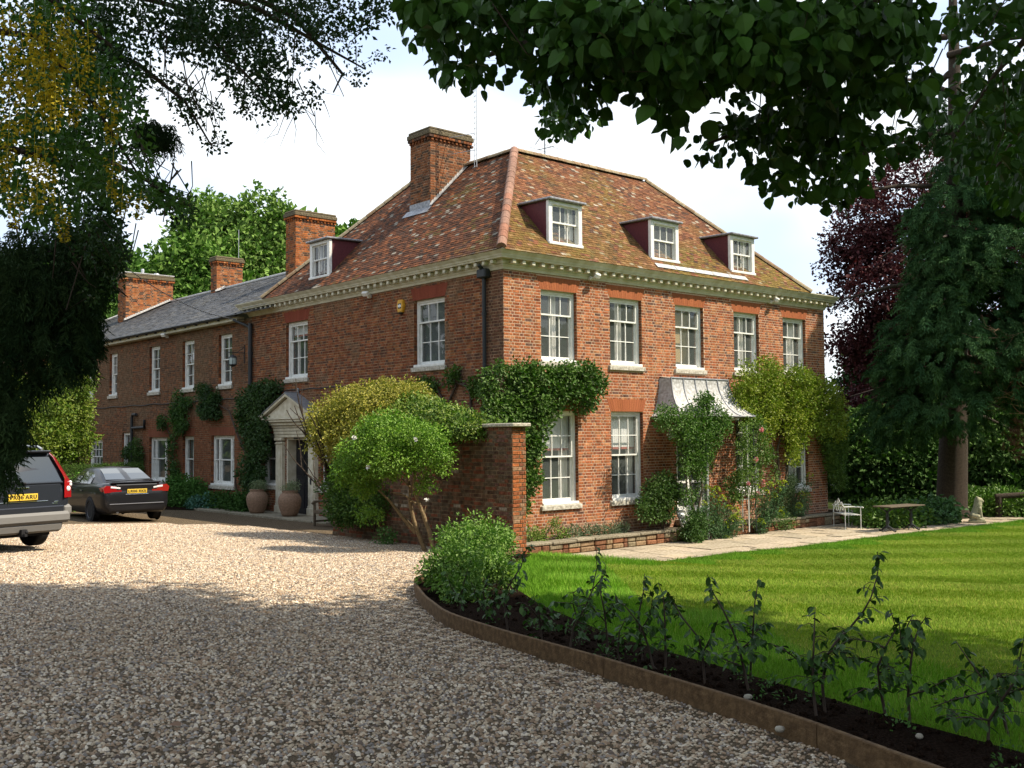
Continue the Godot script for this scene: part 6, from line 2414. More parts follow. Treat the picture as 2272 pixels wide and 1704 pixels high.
func plate(parent: Node, t: Transform3D, words: String) -> void:
	var p := piece(parent, "number_plate", t)
	var b := MB.new()
	b.cbox(Transform3D(), Vector3(0.52, 0.111, 0.012), 0.004)
	part(p, "plate", b, M.plate_yellow)
	var tm := TextMesh.new()
	var f := SystemFont.new()
	f.font_names = PackedStringArray(["Droid Sans"])
	f.font_weight = 700
	tm.font = f
	tm.text = words
	tm.font_size = 64
	tm.pixel_size = 0.00138
	tm.depth = 0.003
	var o := MeshInstance3D.new()
	o.name = "registration"
	o.mesh = tm
	o.material_override = M.black_print
	p.add_child(o, true)
	var wd: float = maxf(tm.get_aabb().size.x, 0.05)
	o.transform = Transform3D(Basis.from_scale(Vector3(0.47 / wd, 1, 1)), Vector3(0, 0, 0.0075))


func build_cars() -> void:
	rng.seed = 601
	# saloon
	var c := thing("saloon_car", "dark grey saloon car parked beside the hedge and the wing", "car", Vector3(-5.47, gy(-5.47, -10.7) + 0.01, -10.72))
	c.rotation.y = deg_to_rad(-2.0)
	var st := [[2.26, 0.74, 0.36, 0.7, 0.0], [2.24, 0.8, 0.3, 0.86, 0.02], [2.17, 0.855, 0.27, 1.0, 0.03], [2.0, 0.885, 0.24, 1.045, 0.03], [1.5, 0.905, 0.22, 1.05, 0.03], [0.8, 0.91, 0.2, 1.02, 0.02], [-0.8, 0.91, 0.2, 0.97, 0.02], [-1.4, 0.9, 0.2, 0.9, 0.04], [-1.9, 0.86, 0.22, 0.8, 0.03], [-2.16, 0.76, 0.25, 0.68, 0.02], [-2.24, 0.66, 0.3, 0.58, 0.0]]
	var b := MB.new()
	var rings := []
	for s in st:
		rings.append(body_ring(s))
	rings.reverse()
	loft(b, rings)
	b.smooth()
	part(c, "body", b, M.car_dark)
	var gt := [[1.66, 0.72, 0.66, 1.08], [1.2, 0.79, 0.6, 1.27], [0.8, 0.81, 0.565, 1.4], [0.1, 0.82, 0.57, 1.43], [-0.3, 0.82, 0.57, 1.4], [-0.75, 0.81, 0.62, 1.22], [-1.15, 0.78, 0.72, 0.99]]
	var g := MB.new()
	rings = []
	for s in gt:
		rings.append(top_ring(s, 1.0))
	rings.reverse()
	loft(g, rings)
	g.smooth()
	part(c, "roof", g, M.car_dark)
	for s in [-1.0, 1.0]:
		for q in [[0.98, 0.16], [0.1, -0.82]]:
			var gl := MB.new()
			side_glass(gl, gt, 0.995, q[0], q[1], s)
			part(c, "side_window", gl, M.car_glass)
	var rg := MB.new()
	for k in 6:
		var a := interp(gt, lerpf(1.58, 0.84, k / 6.0))
		var e := interp(gt, lerpf(1.58, 0.84, (k + 1) / 6.0))
		rg.quad(Vector3(-a[2] + 0.05, a[3] + 0.012, a[0]), Vector3(a[2] - 0.05, a[3] + 0.012, a[0]), Vector3(e[2] - 0.05, e[3] + 0.012, e[0]), Vector3(-e[2] + 0.05, e[3] + 0.012, e[0]))
	part(c, "rear_window", rg, M.car_glass)
	var lid := MB.new()
	lid.cbox(Transform3D(Basis(Vector3.RIGHT, 0.1), Vector3(0, 0.865, 2.215)), Vector3(1.1, 0.3, 0.06), 0.02)
	lid.cbox(Transform3D(Basis(Vector3.RIGHT, -0.12), Vector3(0, 1.045, 2.1)), Vector3(1.3, 0.04, 0.22), 0.015)
	part(c, "boot_lid", lid, M.car_dark)
	for s in [-1.0, 1.0]:
		var lm := MB.new()
		var lq := []
		for q in [[0.4, 0.82], [0.84, 0.8], [0.87, 0.92], [0.8, 0.99], [0.4, 0.95]]:
			lq.append(Vector2(q[0] * s, q[1]))
		lm.prism(lq, Transform3D(Basis(), Vector3(0, 0, 2.14)), 0.105)
		lm.cbox(Transform3D(Basis(), Vector3(s * 0.852, 0.885, 1.98)), Vector3(0.05, 0.12, 0.34), 0.02)
		part(c, "tail_lamp", lm, M.lamp_red)
		var lw := MB.new()
		lw.cbox(Transform3D(Basis(Vector3(0, 0, 1), s * 0.12), Vector3(s * 0.56, 0.93, 2.246)), Vector3(0.26, 0.05, 0.02), 0.008)
		part(c, "reversing_lamp", lw, M.lamp_white)
		for z in [1.26, -1.5]:
			var ar := MB.new()
			ar.lathe([Vector2(0, 0.0), Vector2(0.36, 0.0), Vector2(0.365, -0.02)], 24)
			part(c, "wheel_arch", ar, M.rubber, "", Transform3D(Basis(Vector3(0, s, 0), Vector3(s, 0, 0), Vector3(0, 0, -1)), Vector3(s * 0.912, 0.33, z)))
			wheel(c, s * 0.815, z, 0.325, 0.225, s)
		var mr := MB.new()
		mr.cbox(Transform3D(Basis(), Vector3(s * 0.98, 1.03, -0.72)), Vector3(0.18, 0.12, 0.1), 0.03)
		mr.box(Vector3(minf(s * 0.8, s * 0.92), 0.99, -0.74), Vector3(maxf(s * 0.8, s * 0.92), 1.02, -0.7))
		part(c, "mirror", mr, M.car_dark)
		var hd := MB.new()
		for z in [0.55, -0.35]:
			hd.cbox(Transform3D(Basis(), Vector3(s * 0.918, 0.82, z)), Vector3(0.03, 0.03, 0.2), 0.01)
		part(c, "door_handle", hd, M.car_dark)
		var tr := MB.new()
		tr.tube([Vector3(s * 0.845, 1.002, 1.2), Vector3(s * 0.85, 0.998, 0.2), Vector3(s * 0.845, 0.99, -0.9)], [0.008], 5)
		part(c, "window_trim", tr, M.wheel_metal)
	plate(c, Transform3D(Basis(Vector3.RIGHT, 0.08), Vector3(0, 0.83, 2.26)), "LR06 RKX")
	var ch := MB.new()
	ch.cbox(Transform3D(Basis(), Vector3(0, 0.748, 2.262)), Vector3(0.6, 0.022, 0.02), 0.006)
	ch.cbox(Transform3D(Basis(), Vector3(0.34, 0.965, 2.236)), Vector3(0.17, 0.022, 0.014), 0.004)
	ch.ball(Vector3(0, 0.965, 2.24), Vector3(0.04, 0.04, 0.012), 12, 6)
	part(c, "chrome_trim", ch, M.chrome)
	var bp := MB.new()
	bp.cbox(Transform3D(Basis(), Vector3(0, 0.5, 2.25)), Vector3(1.44, 0.03, 0.05), 0.01)
	bp.tube([Vector3(-0.5, 0.29, 1.9), Vector3(-0.5, 0.29, 2.24)], [0.035], 8)
	part(c, "bumper_trim", bp, M.wheel_metal)
	# tall estate car at the left edge
	var v := thing("suv_car", "dark blue grey tall estate car with red lamp pillars, cut by the picture's left edge", "car", Vector3(-11.5, gy(-11.2, -1.6) + 0.0, -2.15))
	v.rotation.y = deg_to_rad(14)
	st = [[2.42, 0.8, 0.62, 1.05, 0.0], [2.39, 0.86, 0.5, 1.12, 0.02], [2.28, 0.92, 0.42, 1.16, 0.02], [1.6, 0.945, 0.36, 1.14, 0.02], [-1.0, 0.945, 0.34, 1.08, 0.02], [-1.7, 0.93, 0.36, 1.0, 0.05], [-2.2, 0.86, 0.4, 0.9, 0.03], [-2.38, 0.7, 0.45, 0.75, 0.0]]
	b = MB.new()
	rings = []
	for s in st:
		rings.append(body_ring(s))
	rings.reverse()
	loft(b, rings)
	b.smooth()
	part(v, "body", b, M.suv_dark)
	gt = [[2.38, 0.845, 0.82, 1.13], [2.27, 0.865, 0.78, 1.4], [2.1, 0.87, 0.71, 1.66], [1.95, 0.87, 0.7, 1.7], [0.9, 0.88, 0.695, 1.745], [0.1, 0.88, 0.69, 1.75], [-0.5, 0.88, 0.68, 1.7], [-1.1, 0.87, 0.72, 1.4], [-1.6, 0.85, 0.8, 1.1]]
	g = MB.new()
	rings = []
	for s in gt:
		rings.append(top_ring(s, 1.12))
	rings.reverse()
	loft(g, rings)
	g.smooth()
	part(v, "roof", g, M.suv_dark)
	for s in [-1.0, 1.0]:
		for q in [[1.9, 1.1], [1.02, 0.2], [0.12, -0.95]]:
			var gl := MB.new()
			side_glass(gl, gt, 1.125, q[0], q[1], s)
			part(v, "side_window", gl, M.car_glass)
	var n := Vector3(0, 0.4, 1).normalized()
	var rw := MB.new()
	rw.quad(Vector3(-0.735, 1.185, 2.385), Vector3(0.735, 1.185, 2.385), Vector3(0.62, 1.61, 2.16), Vector3(-0.62, 1.61, 2.16))
	part(v, "rear_window", rw, M.car_glass)
	var tg := MB.new()
	tg.cbox(Transform3D(Basis(Vector3.RIGHT, -0.03), Vector3(0, 0.95, 2.4)), Vector3(1.42, 0.4, 0.06), 0.02)
	tg.cbox(Transform3D(Basis(Vector3.RIGHT, 0.05), Vector3(0, 0.71, 2.43)), Vector3(1.5, 0.12, 0.05), 0.015)
	tg.cbox(Transform3D(Basis(Vector3.RIGHT, -0.3), Vector3(0, 1.685, 2.12)), Vector3(1.3, 0.035, 0.18), 0.015)
	tg.cbox(Transform3D(Basis(), Vector3(0, 1.165, 2.4)), Vector3(1.5, 0.04, 0.05), 0.015)
	part(v, "tailgate", tg, M.suv_dark)
	for s in [-1.0, 1.0]:
		var lm := MB.new()
		var pts := [[0.745, 0.9, 2.445, 0.93, 0.9, 2.2], [0.75, 1.16, 2.435, 0.925, 1.18, 2.2], [0.77, 1.24, 2.405, 0.89, 1.26, 2.24], [0.735, 1.36, 2.335, 0.85, 1.38, 2.2], [0.665, 1.6, 2.205, 0.765, 1.62, 2.06], [0.63, 1.675, 2.13, 0.72, 1.685, 1.98]]
		for k in pts.size() - 1:
			var a = pts[k]
			var e = pts[k + 1]
			var mid0 := Vector3(s * (a[3] - 0.015), a[1], a[2] - 0.05)
			var mid1 := Vector3(s * (e[3] - 0.015), e[1], e[2] - 0.05)
			var q := [Vector3(s * a[0], a[1], a[2] + 0.012), mid0, mid1, Vector3(s * e[0], e[1], e[2] + 0.012)]
			var w := [mid0, Vector3(s * (a[3] + 0.012), a[4], a[5]), Vector3(s * (e[3] + 0.012), e[4], e[5]), mid1]
			if s > 0:
				lm.quad(q[0], q[1], q[2], q[3])
				lm.quad(w[0], w[1], w[2], w[3])
			else:
				lm.quad(q[1], q[0], q[3], q[2])
				lm.quad(w[1], w[0], w[3], w[2])
		lm.smooth()
		part(v, "tail_lamp", lm, M.lamp_red)
		var lw := MB.new()
		for y in [[1.05, 0.84, 0.05], [1.12, 0.9, 0.035], [1.16, 0.9, 0.03]]:
			lw.ball(Vector3(s * y[1], y[0], 2.43 - (0.05 if y[1] > 0.86 else 0.02)), Vector3(y[2], y[2], 0.03), 10, 6)
		part(v, "reversing_lamp", lw, M.lamp_white)
		for z in [1.36, -1.5]:
			wheel(v, s * 0.83, z, 0.365, 0.245, s)
		var rl := MB.new()
		rl.tube([Vector3(s * 0.62, 1.74, 1.95), Vector3(s * 0.62, 1.79, 1.8), Vector3(s * 0.62, 1.81, 0.4), Vector3(s * 0.62, 1.78, -0.2)], [0.022], 6)
		part(v, "roof_rail", rl, M.galvanised)
	bp = MB.new()
	bp.cbox(Transform3D(Basis(), Vector3(0, 0.57, 2.4)), Vector3(1.72, 0.2, 0.2), 0.05)
	bp.cbox(Transform3D(Basis(Vector3.RIGHT, 0.25), Vector3(0, 0.42, 2.36)), Vector3(1.5, 0.2, 0.16), 0.05)
	bp.cbox(Transform3D(Basis(), Vector3(0.82, 0.68, 2.3)), Vector3(0.2, 0.2, 0.3), 0.05)
	bp.cbox(Transform3D(Basis(), Vector3(-0.82, 0.68, 2.3)), Vector3(0.2, 0.2, 0.3), 0.05)
	part(v, "bumper", bp, M.suv_grey)
	plate(v, Transform3D(Basis(), Vector3(0, 0.94, 2.446)), "PX06 ARU")
	var em := MB.new()
	em.cbox(Transform3D(Basis(), Vector3(0.0, 1.1, 2.437)), Vector3(0.22, 0.022, 0.012), 0.004)
	em.cbox(Transform3D(Basis(), Vector3(0, 0.86, 2.44)), Vector3(0.9, 0.012, 0.012), 0.004)
	em.cbox(Transform3D(Basis(), Vector3(0.6, 0.84, 2.44)), Vector3(0.08, 0.016, 0.012), 0.004)
	em.cbox(Transform3D(Basis(), Vector3(0.58, 0.81, 2.44)), Vector3(0.1, 0.014, 0.012), 0.004)
	part(v, "chrome_trim", em, M.chrome)
	var wp := MB.new()
	wp.tube([Vector3(0.05, 1.17, 2.43), Vector3(-0.1, 1.2, 2.43), Vector3(-0.6, 1.21, 2.42)], [0.018, 0.012, 0.01], 6)
	part(v, "wiper", wp, M.rubber)
	var tw := MB.new()
	tw.box(Vector3(-0.05, 0.28, 2.3), Vector3(0.05, 0.4, 2.5))
	tw.ball(Vector3(0, 0.36, 2.56), Vector3(0.03, 0.03, 0.03), 8, 6)
	tw.box(Vector3(-0.6, 0.26, 1.9), Vector3(0.6, 0.34, 2.25))
	part(v, "tow_bar", tw, M.rubber)


# ---------------------------------------------------------------- things that stand or hang about
func build_furniture() -> void:
	rng.seed = 701
	# aerials
	var a := thing("tv_aerial", "tall lattice aerial mast with a long television array beside the main chimney", "aerial", Vector3(2.75, 10.3, -4.45))
	var m := MB.new()
	for q in [Vector3(0, 0, 0), Vector3(0.07, 0, 0.03), Vector3(0.02, 0, 0.08)]:
		m.tube([q, q + Vector3(0, 2.9, 0)], [0.009], 5)
	for k in 18:
		var y := k * 0.16
		m.tube([Vector3(0, y, 0), Vector3(0.07, y + 0.08, 0.03), Vector3(0.02, y + 0.16, 0.08), Vector3(0, y + 0.16, 0)], [0.006], 4)
	m.tube([Vector3(0.03, 2.8, 0.03), Vector3(0.03, 4.1, 0.03)], [0.016], 6)
	m.tube([Vector3(0.0, 0.5, 0), Vector3(-0.3, 0.5, -1.0)], [0.01], 5)
	m.tube([Vector3(0.0, 1.0, 0), Vector3(-0.3, 1.0, -1.0)], [0.01], 5)
	part(a, "mast", m, M.galvanised)
	m = MB.new()
	var F2 := Vector3(FX.x, 0, FX.z).normalized()
	var R2 := Vector3(RX.x, 0, RX.z).normalized()
	for q in [[3.05, 0.85], [3.15, 0.5]]:
		m.tube([Vector3(0.03, q[0], 0.03) - R2 * 0.5, Vector3(0.03, q[0], 0.03) + R2 * 0.6], [0.006], 4)
		m.tube([Vector3(0.03, q[0], 0.03) - F2 * 0.4, Vector3(0.03, q[0], 0.03) + F2 * 0.5], [0.006], 4)
	for k in 12:
		var y := 3.3 + k * 0.065
		m.tube([Vector3(0.03, y, 0.03) - R2 * (0.2 - k * 0.008), Vector3(0.03, y, 0.03) + R2 * (0.2 - k * 0.008)], [0.004], 4)
	part(a, "array", m, M.galvanised)
	a = thing("tv_aerial", "small dark pole aerial with crossed arms on the front ridge", "aerial", Vector3(4.4, 10.5, -3.2))
	m = MB.new()
	m.tube([Vector3.ZERO, Vector3(0, 0.86, 0)], [0.016], 6)
	part(a, "mast", m, M.iron)
	m = MB.new()
	m.tube([Vector3(0, 0.36, 0) - R2 * 0.2 + F2 * 0.12, Vector3(0, 0.4, 0) + R2 * 0.26 - F2 * 0.1], [0.012], 5)
	for q in [[-0.2, 0.12], [0.26, -0.1]]:
		var o: Vector3 = Vector3(0, 0.37, 0) + R2 * q[0] + F2 * q[1]
		m.tube([o - Vector3(0.4, 0, -0.05), o + Vector3(0.4, 0, -0.05)], [0.005], 4)
	var ax := (-R2 * 0.5 - Vector3(0, 0.75, 0)).normalized()
	m.tube([Vector3(0.0, 0.9, 0), Vector3(0, 0.9, 0) + ax * 0.5], [0.008], 5)
	for k in 9:
		var o := Vector3(0, 0.9, 0) + ax * (k * 0.06)
		m.tube([o - F2 * 0.1 + R2 * 0.05, o + F2 * 0.1 - R2 * 0.05], [0.004], 4)
	part(a, "array", m, M.iron)
	a = thing("tv_aerial", "thin pale whip aerial standing on the middle wing chimney", "aerial", Vector3(5.85, 10.75, -25.6))
	m = MB.new()
	m.tube([Vector3.ZERO, Vector3(0, 1.35, 0)], [0.014], 5)
	part(a, "mast", m, M.galvanised)
	# alarm box
	a = thing("alarm_box", "yellow six-sided alarm box on the side wall near the upper window", "alarm box", Vector3(-0.01, 5.98, -4.2))
	a.transform.basis = side_frame().basis
	m = MB.new()
	var hx := []
	for q in [[-0.1, -0.17], [0.1, -0.17], [0.16, 0.0], [0.1, 0.17], [-0.1, 0.17], [-0.16, 0.0]]:
		hx.append(Vector2(q[0], q[1]))
	m.prism(hx, Transform3D(), 0.07)
	var inner := []
	for q in hx:
		inner.append(q * 0.86)
	m.prism(inner, Transform3D(Basis(), Vector3(0, 0, 0.07)), 0.015)
	part(a, "case", m, M.alarm_yellow)
	m = MB.new()
	m.box(Vector3(-0.075, -0.07, 0.085), Vector3(0.075, 0.07, 0.088))
	part(a, "badge", m, M.iron)
	m = MB.new()
	m.cbox(Transform3D(Basis(), Vector3(0, 0, 0.091)), Vector3(0.15, 0.06, 0.006), 0.002)
	m.ball(Vector3(0, 0, 0.09), Vector3(0.05, 0.045, 0.008), 12, 6)
	part(a, "badge_band", m, M.plastic_white)
	m = MB.new()
	m.lathe([Vector2(0.0, -0.23), Vector2(0.05, -0.22), Vector2(0.075, -0.17)], 12, Vector3(0, 0, 0.045))
	part(a, "strobe", m, M.iron)
	# floodlights
	for q in [[Vector3(2.92, 6.5, 0.02), 0, "small white floodlight under the front cornice above the first window's right side"], [Vector3(10.8, 6.5, 0.02), 0, "small white floodlight under the front cornice near the fourth window"], [Vector3(-0.02, 6.4, -5.7), 1, "small white floodlight under the side cornice of the main block"], [Vector3(-0.1, 6.3, -19.4), 1, "small white floodlight under the wing gutter"]]:
		a = thing("floodlight", q[2], "floodlight", q[0], "outside floodlights under the eaves")
		if q[1]:
			a.transform.basis = side_frame().basis
		m = MB.new()
		m.cbox(Transform3D(Basis(), Vector3(0, 0, 0.05)), Vector3(0.1, 0.1, 0.1), 0.015)
		m.tube([Vector3(0, 0, 0.08), Vector3(0.05, 0.03, 0.16)], [0.02], 6)
		part(a, "bracket", m, M.plastic_white)
		m = MB.new()
		m.cbox(Transform3D(Basis(UP, 0.3) * Basis(Vector3.RIGHT, 0.6), Vector3(0.07, 0.05, 0.23)), Vector3(0.22, 0.15, 0.1), 0.03)
		part(a, "lamp_case", m, M.plastic_white)
	# bracket lantern
	a = thing("wall_lantern", "round glass lantern hanging from an iron bracket beside the wing's downpipe", "lantern", Vector3(-0.02, 5.3, -13.35))
	m = MB.new()
	m.tube([Vector3(0, 0, 0), Vector3(-0.62, 0, 0)], [0.014], 5)
	m.tube([Vector3(0, 0.28, 0), Vector3(0, -0.35, 0)], [0.014], 5)
	m.tube([Vector3(0, 0.2, 0), Vector3(-0.25, 0.02, 0)], [0.01], 5)
	m.tube([Vector3(-0.42, 0, 0), Vector3(-0.42, -0.08, 0)], [0.01], 5)
	part(a, "bracket", m, M.iron)
	m = MB.new()
	m.lathe([Vector2(0.02, -0.08), Vector2(0.12, -0.14), Vector2(0.14, -0.17)], 12, Vector3(-0.42, 0, 0))
	m.lathe([Vector2(0.14, -0.4), Vector2(0.1, -0.44), Vector2(0.02, -0.48)], 12, Vector3(-0.42, 0, 0))
	for k in 6:
		var an := TAU * k / 6
		m.tube([Vector3(-0.42 + cos(an) * 0.14, -0.17, sin(an) * 0.14), Vector3(-0.42 + cos(an) * 0.14, -0.4, sin(an) * 0.14)], [0.008], 4)
	part(a, "frame", m, M.iron)
	m = MB.new()
	m.lathe([Vector2(0.11, -0.4), Vector2(0.13, -0.28), Vector2(0.11, -0.17)], 14, Vector3(-0.42, 0, 0))
	part(a, "globe", m, M.lamp_glass)
	# overhead cable
	var cab := MB.new()
	var p0 := Vector3(-0.05, 6.42, -13.3)
	var p1 := at(228, 542, 26.0)
	var pts := []
	for k in 25:
		var t := k / 24.0
		var p := p0.lerp(p1, t)
		p.y -= 1.15 * 4 * t * (1 - t) * 0.35
		pts.append(p)
	pts.append(at(100, 470, 22))
	cab.tube(pts, [0.012], 5)
	tag(part(self, "overhead_cable", cab, M.iron), "dark overhead cable slung from the wing eaves to the trees", "cable")
	# terracotta jars with plants
	for q in [[-0.78, -10.95, "left terracotta jar with a grey green plant beside the side door", 0.97], [-0.72, -9.02, "right terracotta jar with a grey green plant beside the wooden bench", 1.0]]:
		var base := Vector3(q[0], gy(q[0], q[1]) + 0.06, q[1])
		a = thing("terracotta_jar", q[2], "plant pot", base, "terracotta jars by the side door")
		m = MB.new()
		var s: float = q[3]
		m.lathe([Vector2(0, 0), Vector2(0.2, 0), Vector2(0.25, 0.1), Vector2(0.32, 0.3), Vector2(0.345, 0.46), Vector2(0.33, 0.58), Vector2(0.27, 0.68), Vector2(0.22, 0.72), Vector2(0.24, 0.77), Vector2(0.245, 0.79), Vector2(0.2, 0.79), Vector2(0.19, 0.7), Vector2(0, 0.68)], 28)
		part(a, "jar", m, M.terracotta_pot, "", Transform3D(Basis.from_scale(Vector3.ONE * s), Vector3.ZERO))
		foliage(a, "foliage", "tiny", M.leaf_matt, cloud([[Vector3(0, 0.86, 0), Vector3(0.22, 0.13, 0.22), 26], [Vector3(0.1, 0.9, 0.08), Vector3(0.16, 0.1, 0.16), 12]], 0.5, 0.9, 0.2, 3.0, -0.9), Color(0.14, 0.19, 0.09), Color(0.26, 0.3, 0.17))
	# wooden bench against the house, facing the drive
	a = thing("wooden_bench", "weathered slatted wooden garden bench against the side wall, half hidden by shrubs", "bench", Vector3(-1.72, gy(-1.72, -4.7) + 0.0, -4.62))
	for z in [-0.78, 0.78]:
		for x in [-0.28, 0.27]:
			m = MB.new()
			m.cbox(Transform3D(Basis(Vector3(0, 0, 1), 0.0 if x < 0 else -0.06), Vector3(x, 0.32 if x < 0 else 0.46, z)), Vector3(0.06, 0.64 if x < 0 else 0.92, 0.06), 0.008)
			part(a, "leg", m, M.old_wood)
		m = MB.new()
		m.tube([Vector3(-0.36, 0.6, z), Vector3(-0.3, 0.655, z), Vector3(-0.1, 0.66, z), Vector3(0.1, 0.645, z), Vector3(0.28, 0.66, z)], [0.032, 0.036, 0.03, 0.03, 0.03], 8)
		part(a, "armrest", m, M.old_wood)
		m = MB.new()
		m.cbox(Transform3D(Basis(), Vector3(0, 0.14, z)), Vector3(0.56, 0.05, 0.04), 0.006)
		m.cbox(Transform3D(Basis(), Vector3(0, 0.38, z)), Vector3(0.56, 0.07, 0.04), 0.006)
		part(a, "stretcher", m, M.old_wood)
	for k in 5:
		m = MB.new()
		m.cbox(Transform3D(Basis(), Vector3(-0.26 + k * 0.125, 0.435 - 0.008 * absf(k - 2), 0)), Vector3(0.1, 0.025, 1.62), 0.006)
		part(a, "seat_slat", m, M.old_wood)
	m = MB.new()
	m.cbox(Transform3D(Basis(), Vector3(-0.3, 0.385, 0)), Vector3(0.035, 0.08, 1.56), 0.006)
	part(a, "front_rail", m, M.old_wood)
	for y in [[0.9, 0.08], [0.52, 0.06]]:
		m = MB.new()
		m.cbox(Transform3D(Basis(), Vector3(0.25 + y[0] * 0.06, y[0], 0)), Vector3(0.04, y[1], 1.56), 0.008)
		part(a, "back_rail", m, M.old_wood)
	for k in 13:
		m = MB.new()
		m.cbox(Transform3D(Basis(Vector3(0, 0, 1), -0.06), Vector3(0.293, 0.71, -0.69 + k * 0.115)), Vector3(0.018, 0.34, 0.05), 0.004)
		part(a, "back_slat", m, M.old_wood)
	# white wirework bench on the terrace
	a = thing("white_metal_bench", "white scrolled iron garden bench on the terrace beside the dark table", "bench", Vector3(12.05, -0.4, 1.75))
	a.transform.basis = Basis(F2, UP, -R2) if F2.cross(UP).dot(-R2) > 0 else Basis(F2, UP, R2)
	# local x along its length, local z towards its front
	var zf := 1.0
	for x in [-0.56, 0.56]:
		for z in [-0.22, 0.24]:
			m = MB.new()
			m.tube([Vector3(x, 0, z), Vector3(x, 0.66, z)], [0.013], 6)
			part(a, "leg", m, M.white_iron)
		m = MB.new()
		m.tube([Vector3(x, 0.66, -0.26), Vector3(x, 0.67, 0.0), Vector3(x, 0.655, 0.3), Vector3(x, 0.63, 0.32)], [0.02], 6)
		part(a, "armrest", m, M.white_iron)
	for k in 6:
		m = MB.new()
		m.cbox(Transform3D(Basis(), Vector3(0, 0.42, -0.2 + k * 0.088)), Vector3(1.12, 0.012, 0.05), 0.003)
		part(a, "seat_slat", m, M.white_iron)
	var scroll := func(cx: float, cy: float, r: float, a0: float, turns: float) -> Array:
		var s := []
		for k in 22:
			var t := k / 21.0
			var an := a0 + t * TAU * turns
			var q := r * (1.0 - 0.72 * t)
			s.append(Vector3(cx + cos(an) * q, cy + sin(an) * q, -0.24))
		return s
	for q in [[-0.4, 0.62, 0.12, 0.0, 1.2], [-0.13, 0.6, 0.14, 2.0, -1.2], [0.14, 0.6, 0.14, 1.1, 1.2], [0.41, 0.62, 0.12, 3.1, -1.2], [0.0, 0.79, 0.11, -1.5, 1.3], [-0.3, 0.74, 0.07, -1.5, -1.2], [0.3, 0.74, 0.07, -1.5, 1.2]]:
		m = MB.new()
		m.tube(scroll.call(q[0], q[1], q[2], q[3], q[4]), [0.011], 5)
		part(a, "scroll", m, M.white_iron)
	m = MB.new()
	m.tube([Vector3(-0.56, 0.66, -0.24), Vector3(-0.3, 0.7, -0.24), Vector3(0, 0.88, -0.24), Vector3(0.3, 0.7, -0.24), Vector3(0.56, 0.66, -0.24)], [0.012], 6)
	m.tube([Vector3(-0.56, 0.44, -0.24), Vector3(0.56, 0.44, -0.24)], [0.013], 6)
	part(a, "back_rail", m, M.white_iron)
	# iron table
	a = thing("iron_table", "dark slab table on two ornate cast iron pedestals at the terrace edge", "table", Vector3(12.28, -0.4, 3.32))
	a.rotation.y = -0.14
	m = MB.new()
	m.cbox(Transform3D(Basis(), Vector3(0, 0.72, 0)), Vector3(1.6, 0.035, 0.62), 0.01)
	part(a, "table_top", m, M.old_wood)
	for x in [-0.54, 0.54]:
		m = MB.new()
		m.lathe([Vector2(0.05, 0.1), Vector2(0.06, 0.16), Vector2(0.035, 0.2), Vector2(0.065, 0.28), Vector2(0.035, 0.36), Vector2(0.06, 0.44), Vector2(0.03, 0.5), Vector2(0.05, 0.56), Vector2(0.03, 0.6)], 10, Vector3(x, 0, 0))
		for s in [-1, 1]:
			m.tube([Vector3(x, 0.16, 0), Vector3(x, 0.12, s * 0.1), Vector3(x, 0.04, s * 0.2), Vector3(x, 0.02, s * 0.27), Vector3(x, 0.05, s * 0.28)], [0.03, 0.028, 0.024, 0.02, 0.02], 6)
			m.tube([Vector3(x, 0.56, 0), Vector3(x, 0.62, s * 0.1), Vector3(x, 0.66, s * 0.2), Vector3(x, 0.7, s * 0.24)], [0.022, 0.02, 0.016, 0.016], 6)
			m.tube([Vector3(x, 0.5, 0), Vector3(x + s * 0.1, 0.62, 0), Vector3(x + s * 0.2, 0.7, 0)], [0.02, 0.016, 0.014], 6)
			m.tube([Vector3(x, 0.14, 0), Vector3(x + s * 0.08, 0.08, 0), Vector3(x + s * 0.13, 0.02, 0)], [0.026, 0.02, 0.016], 6)
		part(a, "pedestal", m, M.iron)
	m = MB.new()
	m.tube([Vector3(-0.54, 0.55, 0), Vector3(-0.2, 0.66, 0), Vector3(0.2, 0.66, 0), Vector3(0.54, 0.55, 0)], [0.012], 5)
	part(a, "brace", m, M.iron)
	statue(R2, F2)
	# white stepped stand by the garden door
	a = thing("white_plant_stand", "small white wooden stand leaning beside the garden door", "plant stand", Vector3(6.02, -0.1, 0.42))
	for k in 3:
		m = MB.new()
		m.cbox(Transform3D(Basis(), Vector3(0, 0.14 + k * 0.17, 0.1 - k * 0.09)), Vector3(0.34, 0.025, 0.16), 0.004)
		part(a, "shelf", m, M.white)
	for x in [-0.17, 0.17]:
		m = MB.new()
		m.cbox(Transform3D(Basis(Vector3.RIGHT, -0.45), Vector3(x, 0.29, 0.02)), Vector3(0.025, 0.62, 0.06), 0.004)
		part(a, "side", m, M.white)
	m = MB.new()
	m.cbox(Transform3D(Basis(Vector3.RIGHT, -0.45), Vector3(0, 0.3, 0.0)), Vector3(0.32, 0.56, 0.012), 0.003)
	part(a, "panel", m, M.white)
	# garden obelisk with ladder sides
	a = thing("garden_obelisk", "slim dark and white garden obelisk carrying a pink rose right of the canopy", "plant support", Vector3(8.2, -0.3, 0.95))
	for q in [[-0.2, 0.0], [0.12, 0.0], [0.3, 0.1], [-0.1, 0.14]]:
		m = MB.new()
		m.tube([Vector3(q[0], 0, q[1]), Vector3(q[0] * 0.85, 3.0, q[1] * 0.8)], [0.016], 6)
		part(a, "post", m, M.iron if q[0] > 0.05 else M.white_iron)
	for k in 5:
		m = MB.new()
		m.tube([Vector3(-0.34, 0.9 + k * 0.47, 0.0), Vector3(0.14, 0.91 + k * 0.47, 0.02)], [0.014], 5)
		part(a, "rung", m, M.white_iron)
